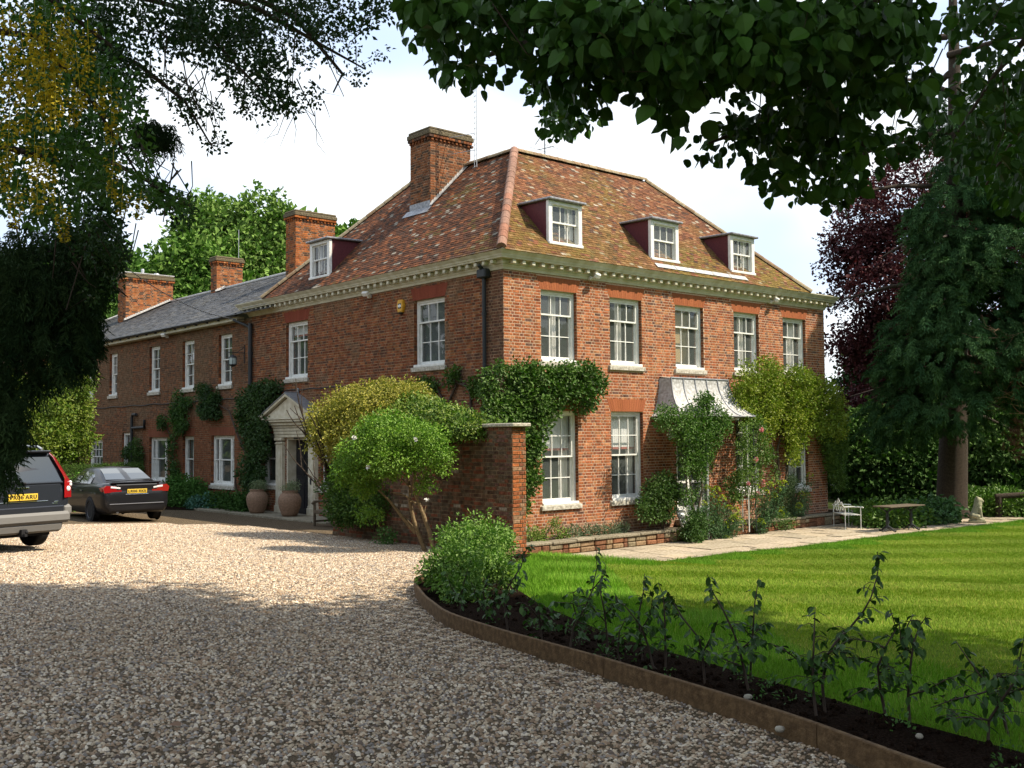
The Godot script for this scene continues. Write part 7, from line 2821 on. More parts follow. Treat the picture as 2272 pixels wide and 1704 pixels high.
	# rose post
	a = thing("rose_post", "grey green timber post under the climbing rose at the canopy's left end", "post", Vector3(6.35, -0.4, 1.0))
	m = MB.new()
	m.cbox(Transform3D(Basis(UP, 0.1), Vector3(0, 1.3, 0)), Vector3(0.1, 2.6, 0.1), 0.01)
	part(a, "post", m, M.galvanised)
	# small things along the terrace
	a = thing("boundary_post", "short weathered post at the left end of the terrace paving", "post", Vector3(-0.95, -0.42, 1.1))
	m = MB.new()
	m.cbox(Transform3D(Basis(UP, 0.2), Vector3(0, 0.17, 0)), Vector3(0.08, 0.4, 0.08), 0.012)
	part(a, "post", m, M.old_wood)
	a = thing("white_marker", "thin white marker post behind the dark table", "post", Vector3(16.84, -0.42, 2.18))
	m = MB.new()
	m.cbox(Transform3D(Basis(), Vector3(0, 0.1, 0)), Vector3(0.05, 0.22, 0.05), 0.01)
	part(a, "post", m, M.white_iron)
	a = thing("rustic_rail", "rustic round wooden rail on stout posts at the lawn's far right edge", "fence", atf(2290, 1150, 35))
	a.position.y = -0.45
	for q in [[-1.1, 0.75], [1.4, 0.8]]:
		m = MB.new()
		m.tube([R2 * q[0] + Vector3(0, -0.1, 0), R2 * q[0] + Vector3(0, q[1], 0)], [0.1], 9)
		part(a, "post", m, M.bark)
	m = MB.new()
	m.tube([R2 * -1.2 + Vector3(0, 0.74, 0), R2 * 0.3 + Vector3(0, 0.82, 0), R2 * 2.6 + Vector3(0, 0.8, 0)], [0.09, 0.1, 0.1], 9)
	part(a, "rail", m, M.bark)
	a = thing("iron_fence", "low thin iron estate fence beyond the house's right corner", "fence", Vector3(15.5, -0.3, -2.0))
	for k in 8:
		m = MB.new()
		m.tube([Vector3(k * 0.9, 0, -k * 0.35), Vector3(k * 0.9, 1.15, -k * 0.35)], [0.016], 5)
		part(a, "post", m, M.iron)
	for y in [0.45, 0.8, 1.12]:
		m = MB.new()
		m.tube([Vector3(0, y, 0), Vector3(6.3, y, -2.45)], [0.011], 5)
		part(a, "rail", m, M.iron)
	# fallen leaves on the gravel
	var fl := MB.new()
	leaf(fl, Vector3.ZERO, Vector3(1, 0.1, 0), UP, 0.09, 0.07, true, 0.25)
	var spots := [[935, 1185, "dry brown leaf on the gravel at the upper end of the timber edging"], [1115, 1480, "dry brown leaf on the shaded gravel nearest the edging's bend"], [1240, 1515, "dry brown leaf on the shaded gravel beside the middle of the edging"], [1335, 1562, "large pale brown leaf on the shaded gravel close to the edging"], [400, 1610, "dark dry leaf on the shaded gravel far from the edging"]]
	for q in spots:
		var d := CAM
		var dir: Vector3 = atf(q[0], q[1], 1.0) - CAM
		var t := 3.0
		while t < 40.0 and (CAM + dir * t).y > gy((CAM + dir * t).x, (CAM + dir * t).z) + 0.025:
			t += 0.02
		d = CAM + dir * t
		var o := part(self, "fallen_leaf", fl, M.dead_twig)
		o.transform = Transform3D(Basis(UP, rr(0, 6)) * Basis(Vector3.RIGHT, rr(-0.2, 0.2)), d)
		tag(o, q[2], "fallen leaf", "fallen leaves on the gravel")


# signed distance of a tapered bone
func bone(p: Vector3, a: Vector3, b: Vector3, ra: float, rb: float) -> float:
	var ab := b - a
	var t := clampf((p - a).dot(ab) / maxf(ab.length_squared(), 1e-6), 0, 1)
	return p.distance_to(a + ab * t) - lerpf(ra, rb, t)


# surface of a smooth union of bones, by surface nets
func nets(bones: Array, lo: Vector3, hi: Vector3, cell: float, blend: float) -> MB:
	var nx := int((hi.x - lo.x) / cell) + 1
	var ny := int((hi.y - lo.y) / cell) + 1
	var nz := int((hi.z - lo.z) / cell) + 1
	var f := PackedFloat32Array()
	f.resize(nx * ny * nz)
	for i in nx:
		for j in ny:
			for k in nz:
				var p := lo + Vector3(i, j, k) * cell
				var s := 0.0
				for q in bones:
					s += exp(-bone(p, q[0], q[1], q[2], q[3]) / blend)
				f[(i * ny + j) * nz + k] = -log(maxf(s, 1e-20)) * blend
	var b := MB.new()
	var id := {}
	var off := [0, nz, ny * nz]
	for i in nx - 1:
		for j in ny - 1:
			for k in nz - 1:
				var o := (i * ny + j) * nz + k
				var sum := Vector3.ZERO
				var n := 0
				for e in [[0, 0, 0, 0], [0, 0, 0, 1], [0, 0, 0, 2], [1, 0, 0, 1], [1, 0, 0, 2], [0, 1, 0, 0], [0, 1, 0, 2], [0, 0, 1, 0], [0, 0, 1, 1], [1, 1, 0, 2], [1, 0, 1, 1], [0, 1, 1, 0]]:
					var c := Vector3(e[0], e[1], e[2])
					var d := Vector3.ZERO
					d[e[3]] = 1
					var fa := f[o + int(c.x) * off[2] + int(c.y) * off[1] + int(c.z)]
					var c2 := c + d
					var fb := f[o + int(c2.x) * off[2] + int(c2.y) * off[1] + int(c2.z)]
					if (fa < 0) != (fb < 0):
						sum += c + d * (fa / (fa - fb))
						n += 1
				if n:
					var g := Vector3(f[o + off[2]] - f[o], f[o + off[1]] - f[o], f[o + 1] - f[o])
					id[o] = b.put(lo + (Vector3(i, j, k) + sum / n) * cell, g.normalized())
	for o in id:
		var k: int = o % nz
		var j: int = (o / nz) % ny
		var i: int = o / (ny * nz)
		if i < 1 or j < 1 or k < 1:
			continue
		for ax in 3:
			var st: int = [off[2], off[1], 1][ax]
			var u: int = [off[1], 1, off[2]][ax]
			var v: int = [1, off[2], off[1]][ax]
			var fa := f[o]
			var fb := f[o + st]
			if (fa < 0) != (fb < 0) and id.has(o - u) and id.has(o - v) and id.has(o - u - v):
				var q := [id[o], id[o - u], id[o - u - v], id[o - v]]
				if fa < 0:
					b.ix.append_array(PackedInt32Array([q[0], q[2], q[1], q[0], q[3], q[2]]))
				else:
					b.ix.append_array(PackedInt32Array([q[0], q[1], q[2], q[0], q[2], q[3]]))
	return b


# seated stone lion, in local axes facing +x
func statue(R2: Vector3, F2: Vector3) -> void:
	var a := thing("stone_lion", "weathered stone statue of a seated lion on a small plinth", "statue", Vector3(16.51, -0.4, 3.63))
	a.rotation.y = atan2(-R2.z, R2.x) - 0.35
	var bones := [
		[Vector3(-0.1, 0.2, 0), Vector3(0.0, 0.45, 0), 0.13, 0.11], [Vector3(0.0, 0.45, 0), Vector3(0.03, 0.56, 0), 0.11, 0.11],
		[Vector3(0.03, 0.56, 0), Vector3(0.04, 0.68, 0), 0.12, 0.105], [Vector3(0.04, 0.7, 0), Vector3(0.1, 0.7, 0), 0.1, 0.07], [Vector3(0.1, 0.69, 0), Vector3(0.17, 0.665, 0), 0.055, 0.04],
		[Vector3(0.08, 0.44, 0.09), Vector3(0.13, 0.12, 0.08), 0.055, 0.035], [Vector3(0.08, 0.44, -0.09), Vector3(0.13, 0.12, -0.08), 0.055, 0.035],
		[Vector3(0.13, 0.11, 0.08), Vector3(0.2, 0.105, 0.08), 0.04, 0.03], [Vector3(0.13, 0.11, -0.08), Vector3(0.2, 0.105, -0.08), 0.04, 0.03],
		[Vector3(-0.12, 0.22, 0.1), Vector3(0.02, 0.2, 0.13), 0.09, 0.06], [Vector3(-0.12, 0.22, -0.1), Vector3(0.02, 0.2, -0.13), 0.09, 0.06],
		[Vector3(0.0, 0.12, 0.13), Vector3(0.1, 0.105, 0.13), 0.04, 0.03], [Vector3(0.0, 0.12, -0.13), Vector3(0.1, 0.105, -0.13), 0.04, 0.03],
		[Vector3(-0.2, 0.12, 0.05), Vector3(-0.14, 0.11, 0.18), 0.025, 0.02], [Vector3(0.0, 0.79, 0.06), Vector3(0.0, 0.81, 0.07), 0.025, 0.02], [Vector3(0.0, 0.79, -0.06), Vector3(0.0, 0.81, -0.07), 0.025, 0.02]]
	part(a, "lion", nets(bones, Vector3(-0.36, 0.02, -0.28), Vector3(0.32, 0.92, 0.28), 0.022, 0.016), M.statue)
	var m := MB.new()
	m.cbox(Transform3D(Basis(), Vector3(0.0, 0.035, 0)), Vector3(0.5, 0.07, 0.36), 0.012)
	m.cbox(Transform3D(Basis(), Vector3(0.0, 0.085, 0)), Vector3(0.44, 0.04, 0.3), 0.015)
	part(a, "plinth", m, M.statue)


# ---------------------------------------------------------------- plants
# points scattered over an outline given in an enlarged part of the photograph [x, y, scale], on the plane z = k or x = k
func on_wall(pl: Array, view: Array, front: bool, k0: float, k1: float, n: int, s0: float, s1: float, thr := -0.3, nf := 1.6) -> Array:
	var r := []
	var tries := 0
	while r.size() < n and tries < n * 5:
		tries += 1
		var q := in_poly(pl)
		var p := Vector2(view[0] + q.x / view[2], view[1] + q.y / view[2])
		var k := lerpf(k0, k1, rng.randf())
		var w := on_z(p, k) if front else on_x(p, -k)
		if noise.get_noise_3dv(w * nf) < thr:
			continue
		r.append([w, rr(s0, s1)])
	return r


func shift(pts: Array, o: Vector3) -> Array:
	for p in pts:
		p[0] -= o
	return pts


const Z5 := [1080, 540, 2.765]
const ZA := [0, 850, 2.9105]
const ZU := [1080, 760, 2.6976]
const ZI := [1100, 1080, 7.373]
const ZY := [1760, 1040, 4.3203]
const Z3 := [500, 560, 3.456]
const Z7 := [560, 820, 3.687]


func stems(parent: Node, lines: Array, m: Material, r: float, called := "stem") -> void:
	for l in lines:
		var b := MB.new()
		var rad := []
		for k in l.size():
			rad.append(r * (1.0 - 0.7 * k / maxf(1.0, l.size() - 1.0)))
		b.tube(l, rad, 6)
		part(parent, called, b, m)


func wall_line(view: Array, front: bool, k: float, pts: Array, o: Vector3) -> Array:
	var r := []
	for q in pts:
		var p := Vector2(view[0] + q[0] / view[2], view[1] + q[1] / view[2])
		r.append((on_z(p, k) if front else on_x(p, -k)) - o)
	return r


func build_plants() -> void:
	rng.seed = 801
	# evergreen climber at the front corner
	var o := Vector3(0.4, -0.1, 0.12)
	var t := thing("climbing_plant", "glossy dark green climber spreading under the first upper window at the house corner", "climber", o)
	stems(t, [wall_line(Z5, true, 0.06, [[210, 1640], [230, 1450], [250, 1250], [300, 1100], [400, 980], [560, 900]], o), wall_line(Z5, true, 0.06, [[230, 1400], [200, 1200], [130, 1000], [100, 850]], o), wall_line(Z5, true, 0.08, [[340, 1000], [420, 900], [500, 850]], o)], M.old_wood, 0.03)
	var pts := on_wall([[0, 755], [60, 740], [120, 745], [240, 735], [350, 752], [520, 745], [640, 745], [690, 790], [720, 860], [700, 940], [640, 1000], [560, 1010], [490, 990], [430, 1020], [380, 1090], [360, 1170], [320, 1280], [290, 1400], [325, 1450], [270, 1480], [235, 1560], [245, 1640], [190, 1650], [175, 1560], [180, 1400], [170, 1250], [60, 1150], [-10, 1130], [-20, 1000]], Z5, true, 0.1, 0.42, 620, 0.75, 1.25, -0.34)
	foliage(t, "foliage", "ivy", M.leaf, shift(pts, o), Color(0.05, 0.115, 0.018), Color(0.12, 0.2, 0.04))
	# vine stems on the side wall
	o = Vector3(-0.08, 0.0, -1.6)
	t = thing("wall_vine", "bare twisting vine stems with few leaves on the side wall behind the garden wall", "climber", o)
	stems(t, [wall_line(Z3, false, 0.07, [[1890, 1320], [1885, 1180], [1880, 1080], [1840, 1020], [1800, 965], [1810, 900]], o), wall_line(Z3, false, 0.07, [[1880, 1080], [1940, 1000], [1950, 930]], o), wall_line(Z3, false, 0.07, [[1700, 1200], [1730, 1110], [1770, 1020], [1740, 950], [1745, 890]], o), wall_line(Z3, false, 0.07, [[1690, 1170], [1640, 1080], [1610, 1000], [1600, 960]], o), wall_line(Z3, false, 0.07, [[1840, 1020], [1770, 1000]], o)], M.twig, 0.045)
	pts = on_wall([[1450, 1010], [1560, 960], [1620, 1010], [1600, 1110], [1500, 1130], [1450, 1090]], Z3, false, 0.05, 0.25, 40, 0.7, 1.1) + on_wall([[1690, 900], [1760, 880], [1780, 960], [1720, 1040], [1680, 960]], Z3, false, 0.05, 0.2, 16, 0.6, 1.0) + on_wall([[1870, 1010], [1960, 960], [1980, 1060], [1920, 1100]], Z3, false, 0.05, 0.25, 26, 0.6, 1.0)
	foliage(t, "foliage", "ivy", M.leaf, shift(pts, o), Color(0.05, 0.12, 0.02), Color(0.12, 0.2, 0.04))
	# yellow green climber on the right of the front
	o = Vector3(11.0, -0.1, 0.3)
	t = thing("climbing_plant", "bright yellow green flowering climber covering the front's right end", "climber", o)
	stems(t, [wall_line(ZU, true, 0.2, [[1760, 1000], [1750, 800], [1740, 640], [1780, 480], [1860, 380]], o), wall_line(ZU, true, 0.2, [[1770, 900], [1720, 700], [1700, 560]], o), wall_line(ZU, true, 0.25, [[1760, 1000], [1800, 760], [1790, 600]], o)], M.old_wood, 0.06)
	pts = on_wall([[1500, 930], [1540, 860], [1560, 780], [1600, 730], [1680, 695], [1760, 720], [1850, 760], [1930, 760], [2000, 820], [2090, 845], [2140, 900], [2190, 960], [2200, 1050], [2190, 1180], [2120, 1200], [2060, 1180], [1980, 1140], [1960, 1180], [1930, 1260], [1900, 1350], [1850, 1330], [1840, 1180], [1760, 1150], [1720, 1200], [1640, 1120], [1560, 1060], [1530, 980]], Z5, true, 0.1, 0.75, 980, 0.75, 1.25, -0.26, 1.2)
	foliage(t, "foliage", "small", M.leaf, shift(pts, o), Color(0.12, 0.2, 0.018), Color(0.28, 0.31, 0.03))
	pts = on_wall([[2060, 1150], [2190, 1150], [2200, 1250], [2170, 1340], [2190, 1480], [2130, 1500], [2100, 1420], [2090, 1320], [2040, 1200]], Z5, true, 0.0, 0.5, 190, 0.75, 1.2, -0.3)
	foliage(t, "foliage", "small", M.leaf, shift(pts, o), Color(0.05, 0.11, 0.02), Color(0.12, 0.2, 0.03))
	# rose on the left of the canopy
	o = Vector3(6.3, -0.4, 1.05)
	t = thing("climbing_rose", "dark green climbing rose on the post left of the canopy, reaching over its edge", "climber", o)
	stems(t, [wall_line(ZU, true, 1.0, [[1235, 1160], [1240, 1000], [1215, 820], [1200, 700], [1230, 560], [1290, 420]], o), wall_line(ZU, true, 1.05, [[1245, 1100], [1290, 880], [1280, 700], [1310, 600], [1260, 480]], o), wall_line(ZU, true, 0.95, [[1250, 1050], [1200, 900], [1190, 760], [1140, 600]], o)], M.old_wood, 0.035)
	pts = on_wall([[1040, 1070], [1090, 1000], [1130, 970], [1180, 1050], [1250, 1020], [1310, 940], [1370, 970], [1430, 975], [1460, 1080], [1500, 1110], [1450, 1190], [1400, 1240], [1340, 1260], [1240, 1240], [1180, 1220], [1120, 1190], [1080, 1130]], Z5, true, 0.85, 1.3, 250, 0.7, 1.15, -0.3) + on_wall([[1190, 1220], [1330, 1240], [1390, 1320], [1340, 1400], [1320, 1480], [1340, 1560], [1250, 1640], [1215, 1560], [1210, 1380]], Z5, true, 0.85, 1.25, 150, 0.65, 1.1, -0.2) + on_wall([[1290, 980], [1330, 920], [1390, 960], [1340, 1010]], Z5, true, 0.95, 1.2, 24, 0.6, 1.0)
	foliage(t, "foliage", "small", M.leaf, shift(pts, o), Color(0.045, 0.11, 0.02), Color(0.12, 0.21, 0.04))
	# pink rose on the obelisk
	o = Vector3(8.2, -0.3, 0.95)
	t = thing("climbing_rose", "loose climbing rose with pink flowers on the slim obelisk right of the canopy", "climber", o)
	stems(t, [wall_line(ZU, true, 0.95, [[1580, 1000], [1590, 800], [1610, 600], [1640, 480]], o), wall_line(ZU, true, 0.95, [[1600, 1000], [1640, 820], [1660, 640]], o), wall_line(ZU, true, 0.95, [[1560, 1000], [1540, 800], [1520, 660]], o)], M.old_wood, 0.02)
	pts = on_wall([[1560, 1090], [1640, 1060], [1700, 1130], [1740, 1260], [1780, 1400], [1740, 1480], [1640, 1560], [1560, 1500], [1560, 1300], [1540, 1180]], Z5, true, 0.75, 1.2, 170, 0.6, 1.05, -0.05, 2.2) + on_wall([[1480, 1420], [1560, 1420], [1560, 1600], [1480, 1560]], Z5, true, 0.6, 1.0, 46, 0.7, 1.0)
	foliage(t, "foliage", "small", M.leaf, shift(pts, o), Color(0.06, 0.13, 0.025), Color(0.17, 0.25, 0.05))
	var rose := MB.new()
	for k in 26:
		rose.col = Color(0.72, 0.26, 0.32).lerp(Color(0.8, 0.45, 0.46), rng.randf())
		leaf(rose, rv(0.02), rv(), UP + rv(0.6), 0.05, 0.05, false, 0.4)
	var rm := rose.mesh()
	for q in [[1690, 1140], [1655, 1322], [1648, 1335], [1695, 1462], [1700, 1482], [1700, 1408], [1605, 1475], [1665, 1532], [1685, 1150]]:
		var p := on_z(Vector2(Z5[0] + q[0] / Z5[2], Z5[1] + q[1] / Z5[2]), 1.15)
		part(t, "flower", rm, M.petal, "", Transform3D(randbasis(1.2), p - o))
	# shrub left of the garden door
	rng.seed = 802
	o = Vector3(5.1, -0.12, 0.5)
	t = thing("shrub", "rounded dark green shrub left of the garden door under the canopy", "shrub", o)
	stems(t, [[Vector3.ZERO, Vector3(0.2, 0.5, 0), Vector3(0.1, 1.0, 0.05)], [Vector3.ZERO, Vector3(-0.3, 0.5, 0.1), Vector3(-0.4, 0.8, 0.1)], [Vector3.ZERO, Vector3(0.05, 0.6, -0.1), Vector3(0.4, 1.2, 0)]], M.twig, 0.025)
	pts = on_wall([[935, 1570], [1000, 1480], [1060, 1440], [1130, 1400], [1180, 1470], [1190, 1560], [1140, 1620], [1110, 1690], [1010, 1690], [940, 1640]], Z5, true, 0.2, 0.85, 210, 0.7, 1.15, -0.3)
	foliage(t, "foliage", "small", M.leaf, shift(pts, o), Color(0.035, 0.09, 0.018), Color(0.11, 0.18, 0.04))
	# spurges with domed lime flower heads
	euphorbia("lime-headed spurge clump in front of the climbing rose, spilling over the paving", [[1320, 880], [1340, 925], [1375, 890], [1410, 940], [1300, 970], [1370, 1050], [1335, 1085], [1430, 1100], [1450, 1000], [1490, 1010], [1475, 1060], [1525, 1085], [1435, 1180], [1395, 985], [1500, 1045]], Vector2(1360, 1160), 1.05)
	euphorbia("tall lime-headed spurge clump between the rose obelisk and the white bench", [[1610, 870], [1695, 860], [1750, 850], [1780, 850], [1640, 940], [1690, 945], [1650, 985], [1640, 1080], [1745, 890], [1665, 900], [1720, 920]], Vector2(1620, 1130), 1.0)
	euphorbia("thin lime-headed spurge clump in the bed under the fifth lower window", [[1770, 1010], [1860, 1010], [1935, 800], [1920, 920], [1885, 910], [1760, 1030], [1870, 980]], Vector2(1850, 1050), 0.5)
	# dark upright herbs
	o = Vector3(11.2, -0.15, 0.45)
	t = thing("shrub", "narrow dark green upright shrub beside the fifth lower window", "shrub", o)
	stems(t, [[Vector3.ZERO, Vector3(0, 0.8, 0), Vector3(0.1, 1.5, 0)]], M.twig, 0.03)
	pts = on_wall([[1790, 800], [1840, 780], [1855, 880], [1840, 1040], [1790, 1050], [1770, 960]], ZU, true, 0.3, 0.6, 120, 0.7, 1.0, -0.3)
	foliage(t, "foliage", "tiny", M.leaf_matt, shift(pts, o), Color(0.04, 0.085, 0.035), Color(0.1, 0.14, 0.06))
	o = Vector3(6.9, -0.4, 1.1)
	t = thing("shrub", "dark rounded shrub at the foot of the canopy's rose post", "shrub", o)
	stems(t, [[Vector3.ZERO, Vector3(0, 0.3, 0), Vector3(0.1, 0.6, 0)]], M.twig, 0.025)
	pts = on_wall([[1200, 1060], [1260, 1020], [1310, 1060], [1300, 1160], [1240, 1185], [1195, 1140]], ZU, true, 0.9, 1.4, 110, 0.6, 1.0, -0.4)
	foliage(t, "foliage", "small", M.leaf, shift(pts, o), Color(0.035, 0.09, 0.018), Color(0.09, 0.16, 0.035))
	# low plants in the bed and on the wall
	var n := 0
	for q in [[370, 900, 0.2, 0, "grey leaved tuft in the bed just right of the garden wall's pier"], [620, 840, 0.26, 1, "bright green young plant left of the bare twigs in the bed"], [720, 850, 0.2, 1, "pale green young plant nearest the bare twigs in the bed"], [1050, 840, 0.18, 1, "small green plant just right of the bare twigs in the bed"], [1240, 800, 0.25, 0, "grey green lavender tuft below the first lower window's right side"], [1480, 810, 0.2, 0, "grey green tuft midway between the first two lower windows"], [1690, 810, 0.2, 0, "grey green tuft just left of the second lower window"], [1880, 785, 0.2, 0, "grey green tuft below the second lower window"], [2080, 765, 0.18, 0, "grey green tuft nearest the dark shrub by the garden door"]]:
		var p := on_z(Vector2(ZI[0] + q[0] / ZI[2], ZI[1] + q[1] / ZI[2]), 0.3)
		p.y = -0.12
		t = thing("bed_plant", q[4], "plant", p, "low plants in the narrow front bed")
		foliage(t, "foliage", "long" if q[3] == 0 else "small", M.leaf_matt, cloud([[Vector3(0, q[2] * 0.6, 0), Vector3(q[2], q[2] * 0.7, q[2] * 0.7), 16]], 0.5, 0.9, 0.2, 3.0, -0.9), Color(0.1, 0.14, 0.08) if q[3] == 0 else Color(0.14, 0.22, 0.04), Color(0.2, 0.24, 0.14) if q[3] == 0 else Color(0.26, 0.34, 0.08))
		n += 1
	o = on_z(Vector2(ZI[0] + 850 / ZI[2], ZI[1] + 870 / ZI[2]), 0.35)
	t = thing("pruned_shrub", "hard pruned shrub of two bare dark stems with few leaves in the bed", "shrub", o)
	stems(t, [wall_line(ZI, true, 0.35, [[800, 860], [830, 770], [910, 650], [950, 600]], o), wall_line(ZI, true, 0.35, [[830, 890], [900, 850], [990, 820], [1110, 690]], o), wall_line(ZI, true, 0.35, [[990, 820], [1050, 760]], o)], M.twig, 0.03)
	pts = on_wall([[900, 690], [970, 680], [1030, 540], [970, 560], [920, 620]], ZI, true, 0.3, 0.4, 12, 0.5, 0.7, -0.9)
	foliage(t, "foliage", "small", M.leaf, shift(pts, o), Color(0.14, 0.22, 0.04), Color(0.24, 0.3, 0.08))
	o = Vector3(-1.2, -0.4, 0.95)
	t = thing("white_flower", "small white flowering plant at the foot of the climber beside the pier", "plant", o)
	pts = on_wall([[370, 650], [470, 620], [490, 720], [420, 740]], ZI, true, 0.4, 0.6, 6, 0.6, 0.8, -0.9)
	foliage(t, "foliage", "small", M.leaf, shift(pts, o), Color(0.08, 0.15, 0.03), Color(0.15, 0.22, 0.05))
	for q in [[430, 640], [450, 700], [485, 690]]:
		var p := on_z(Vector2(ZI[0] + q[0] / ZI[2], ZI[1] + q[1] / ZI[2]), 0.6)
		var fm := MB.new()
		for k in 8:
			leaf(fm, rv(0.01), rv(), UP, 0.07, 0.06)
		part(t, "flower", fm, M.white_iron, "", Transform3D(Basis(), p - o))
	t = thing("wall_plant", "small green plant hanging over the low wall near the rose post", "plant", Vector3(6.0, -0.2, 0.9))
	foliage(t, "foliage", "small", M.leaf, cloud([[Vector3(-0.3, 0.0, 0), Vector3(0.45, 0.22, 0.15), 44]], 0.5, 0.9, 0.2, 3.0, -0.9), Color(0.06, 0.13, 0.02), Color(0.16, 0.22, 0.05))
	t = thing("wall_plant", "small green plant hanging over the low wall right of the tall spurges", "plant", Vector3(10.4, -0.2, 0.85))
	foliage(t, "foliage", "small", M.leaf, cloud([[Vector3(-0.3, 0.0, 0), Vector3(0.45, 0.2, 0.15), 30]], 0.5, 0.9, 0.2, 3.0, -0.9), Color(0.05, 0.11, 0.02), Color(0.13, 0.2, 0.05))
	drive_shrubs()
	wing_plants()
	# low green cover beyond the terrace
	rng.seed = 806
	for q in [["low bright green ground cover just right of the white bench", 950, 330, 32.5, 1.6, 0.45, 0], ["glossy broad-leaved low plants behind the dark table's right end", 1270, 370, 33, 1.3, 0.5, 1], ["low green plants between the statue and the conifer trunk", 1660, 400, 36, 1.1, 0.6, 0], ["low green plants behind the stone statue", 1900, 380, 37, 1.6, 0.6, 0], ["low green plants beneath the rustic rail", 2120, 420, 36, 1.5, 0.5, 0]]:
		var p := atf(ZY[0] + q[1] / ZY[2], ZY[1] + q[2] / ZY[2], q[3])
		var g := Vector3(p.x, -0.42, p.z)
		t = thing("low_shrub", q[0], "shrub", g)
		foliage(t, "foliage", "small" if q[6] == 0 else "ivy", M.leaf, cloud([[Vector3(0, q[5] * 0.6, 0), Vector3(q[4], q[5] * 0.7, q[4] * 0.7), int(q[4] * 130)]], 1.2, 2.0, 0.3, 1.4, -0.4), Color(0.05, 0.12, 0.02) if q[6] == 0 else Color(0.04, 0.1, 0.03), Color(0.15, 0.24, 0.04) if q[6] == 0 else Color(0.1, 0.19, 0.07))


func euphorbia(label: String, heads: Array, foot: Vector2, z: float) -> void:
	rng.seed = 810 + int(z * 100)
	var o := on_z(Vector2(ZU[0] + foot.x / ZU[2], ZU[1] + foot.y / ZU[2]), z)
	o.y = -0.4 if z > 0.7 else -0.12
	var t := thing("spurge", label, "plant", o)
	var lines := []
	var body := []
	for q in heads:
		var p := on_z(Vector2(ZU[0] + q[0] / ZU[2], ZU[1] + q[1] / ZU[2]), z + rr(-0.15, 0.25)) - o
		var b := Vector3(p.x * 0.45 + rr(-0.15, 0.15), 0, rr(-0.15, 0.1))
		lines.append([b, b.lerp(p, 0.5) + Vector3(0, 0.06, 0), p])
		for k in 9:
			body.append([b.lerp(p, 0.25 + 0.68 * k / 8.0) + rv(0.05), rr(0.6, 0.9)])
		var m := MB.new()
		for k in 46:
			var d := rv().normalized()
			d.y = absf(d.y) * 1.2 - 0.25
			m.col = Color(0.36, 0.42, 0.03).lerp(Color(0.24, 0.34, 0.03), rng.randf()) * rr(0.8, 1.15)
			leaf(m, d * Vector3(0.085, 0.1, 0.085), d + rv(0.7), d + UP, 0.04, 0.04, false, 0.3)
		part(t, "flower_head", m, M.petal, "", Transform3D(Basis.from_scale(Vector3.ONE * rr(0.95, 1.3)), p))
	stems(t, lines, M.twig, 0.012)
	foliage(t, "foliage", "long", M.leaf_matt, body, Color(0.06, 0.13, 0.06), Color(0.13, 0.21, 0.09))


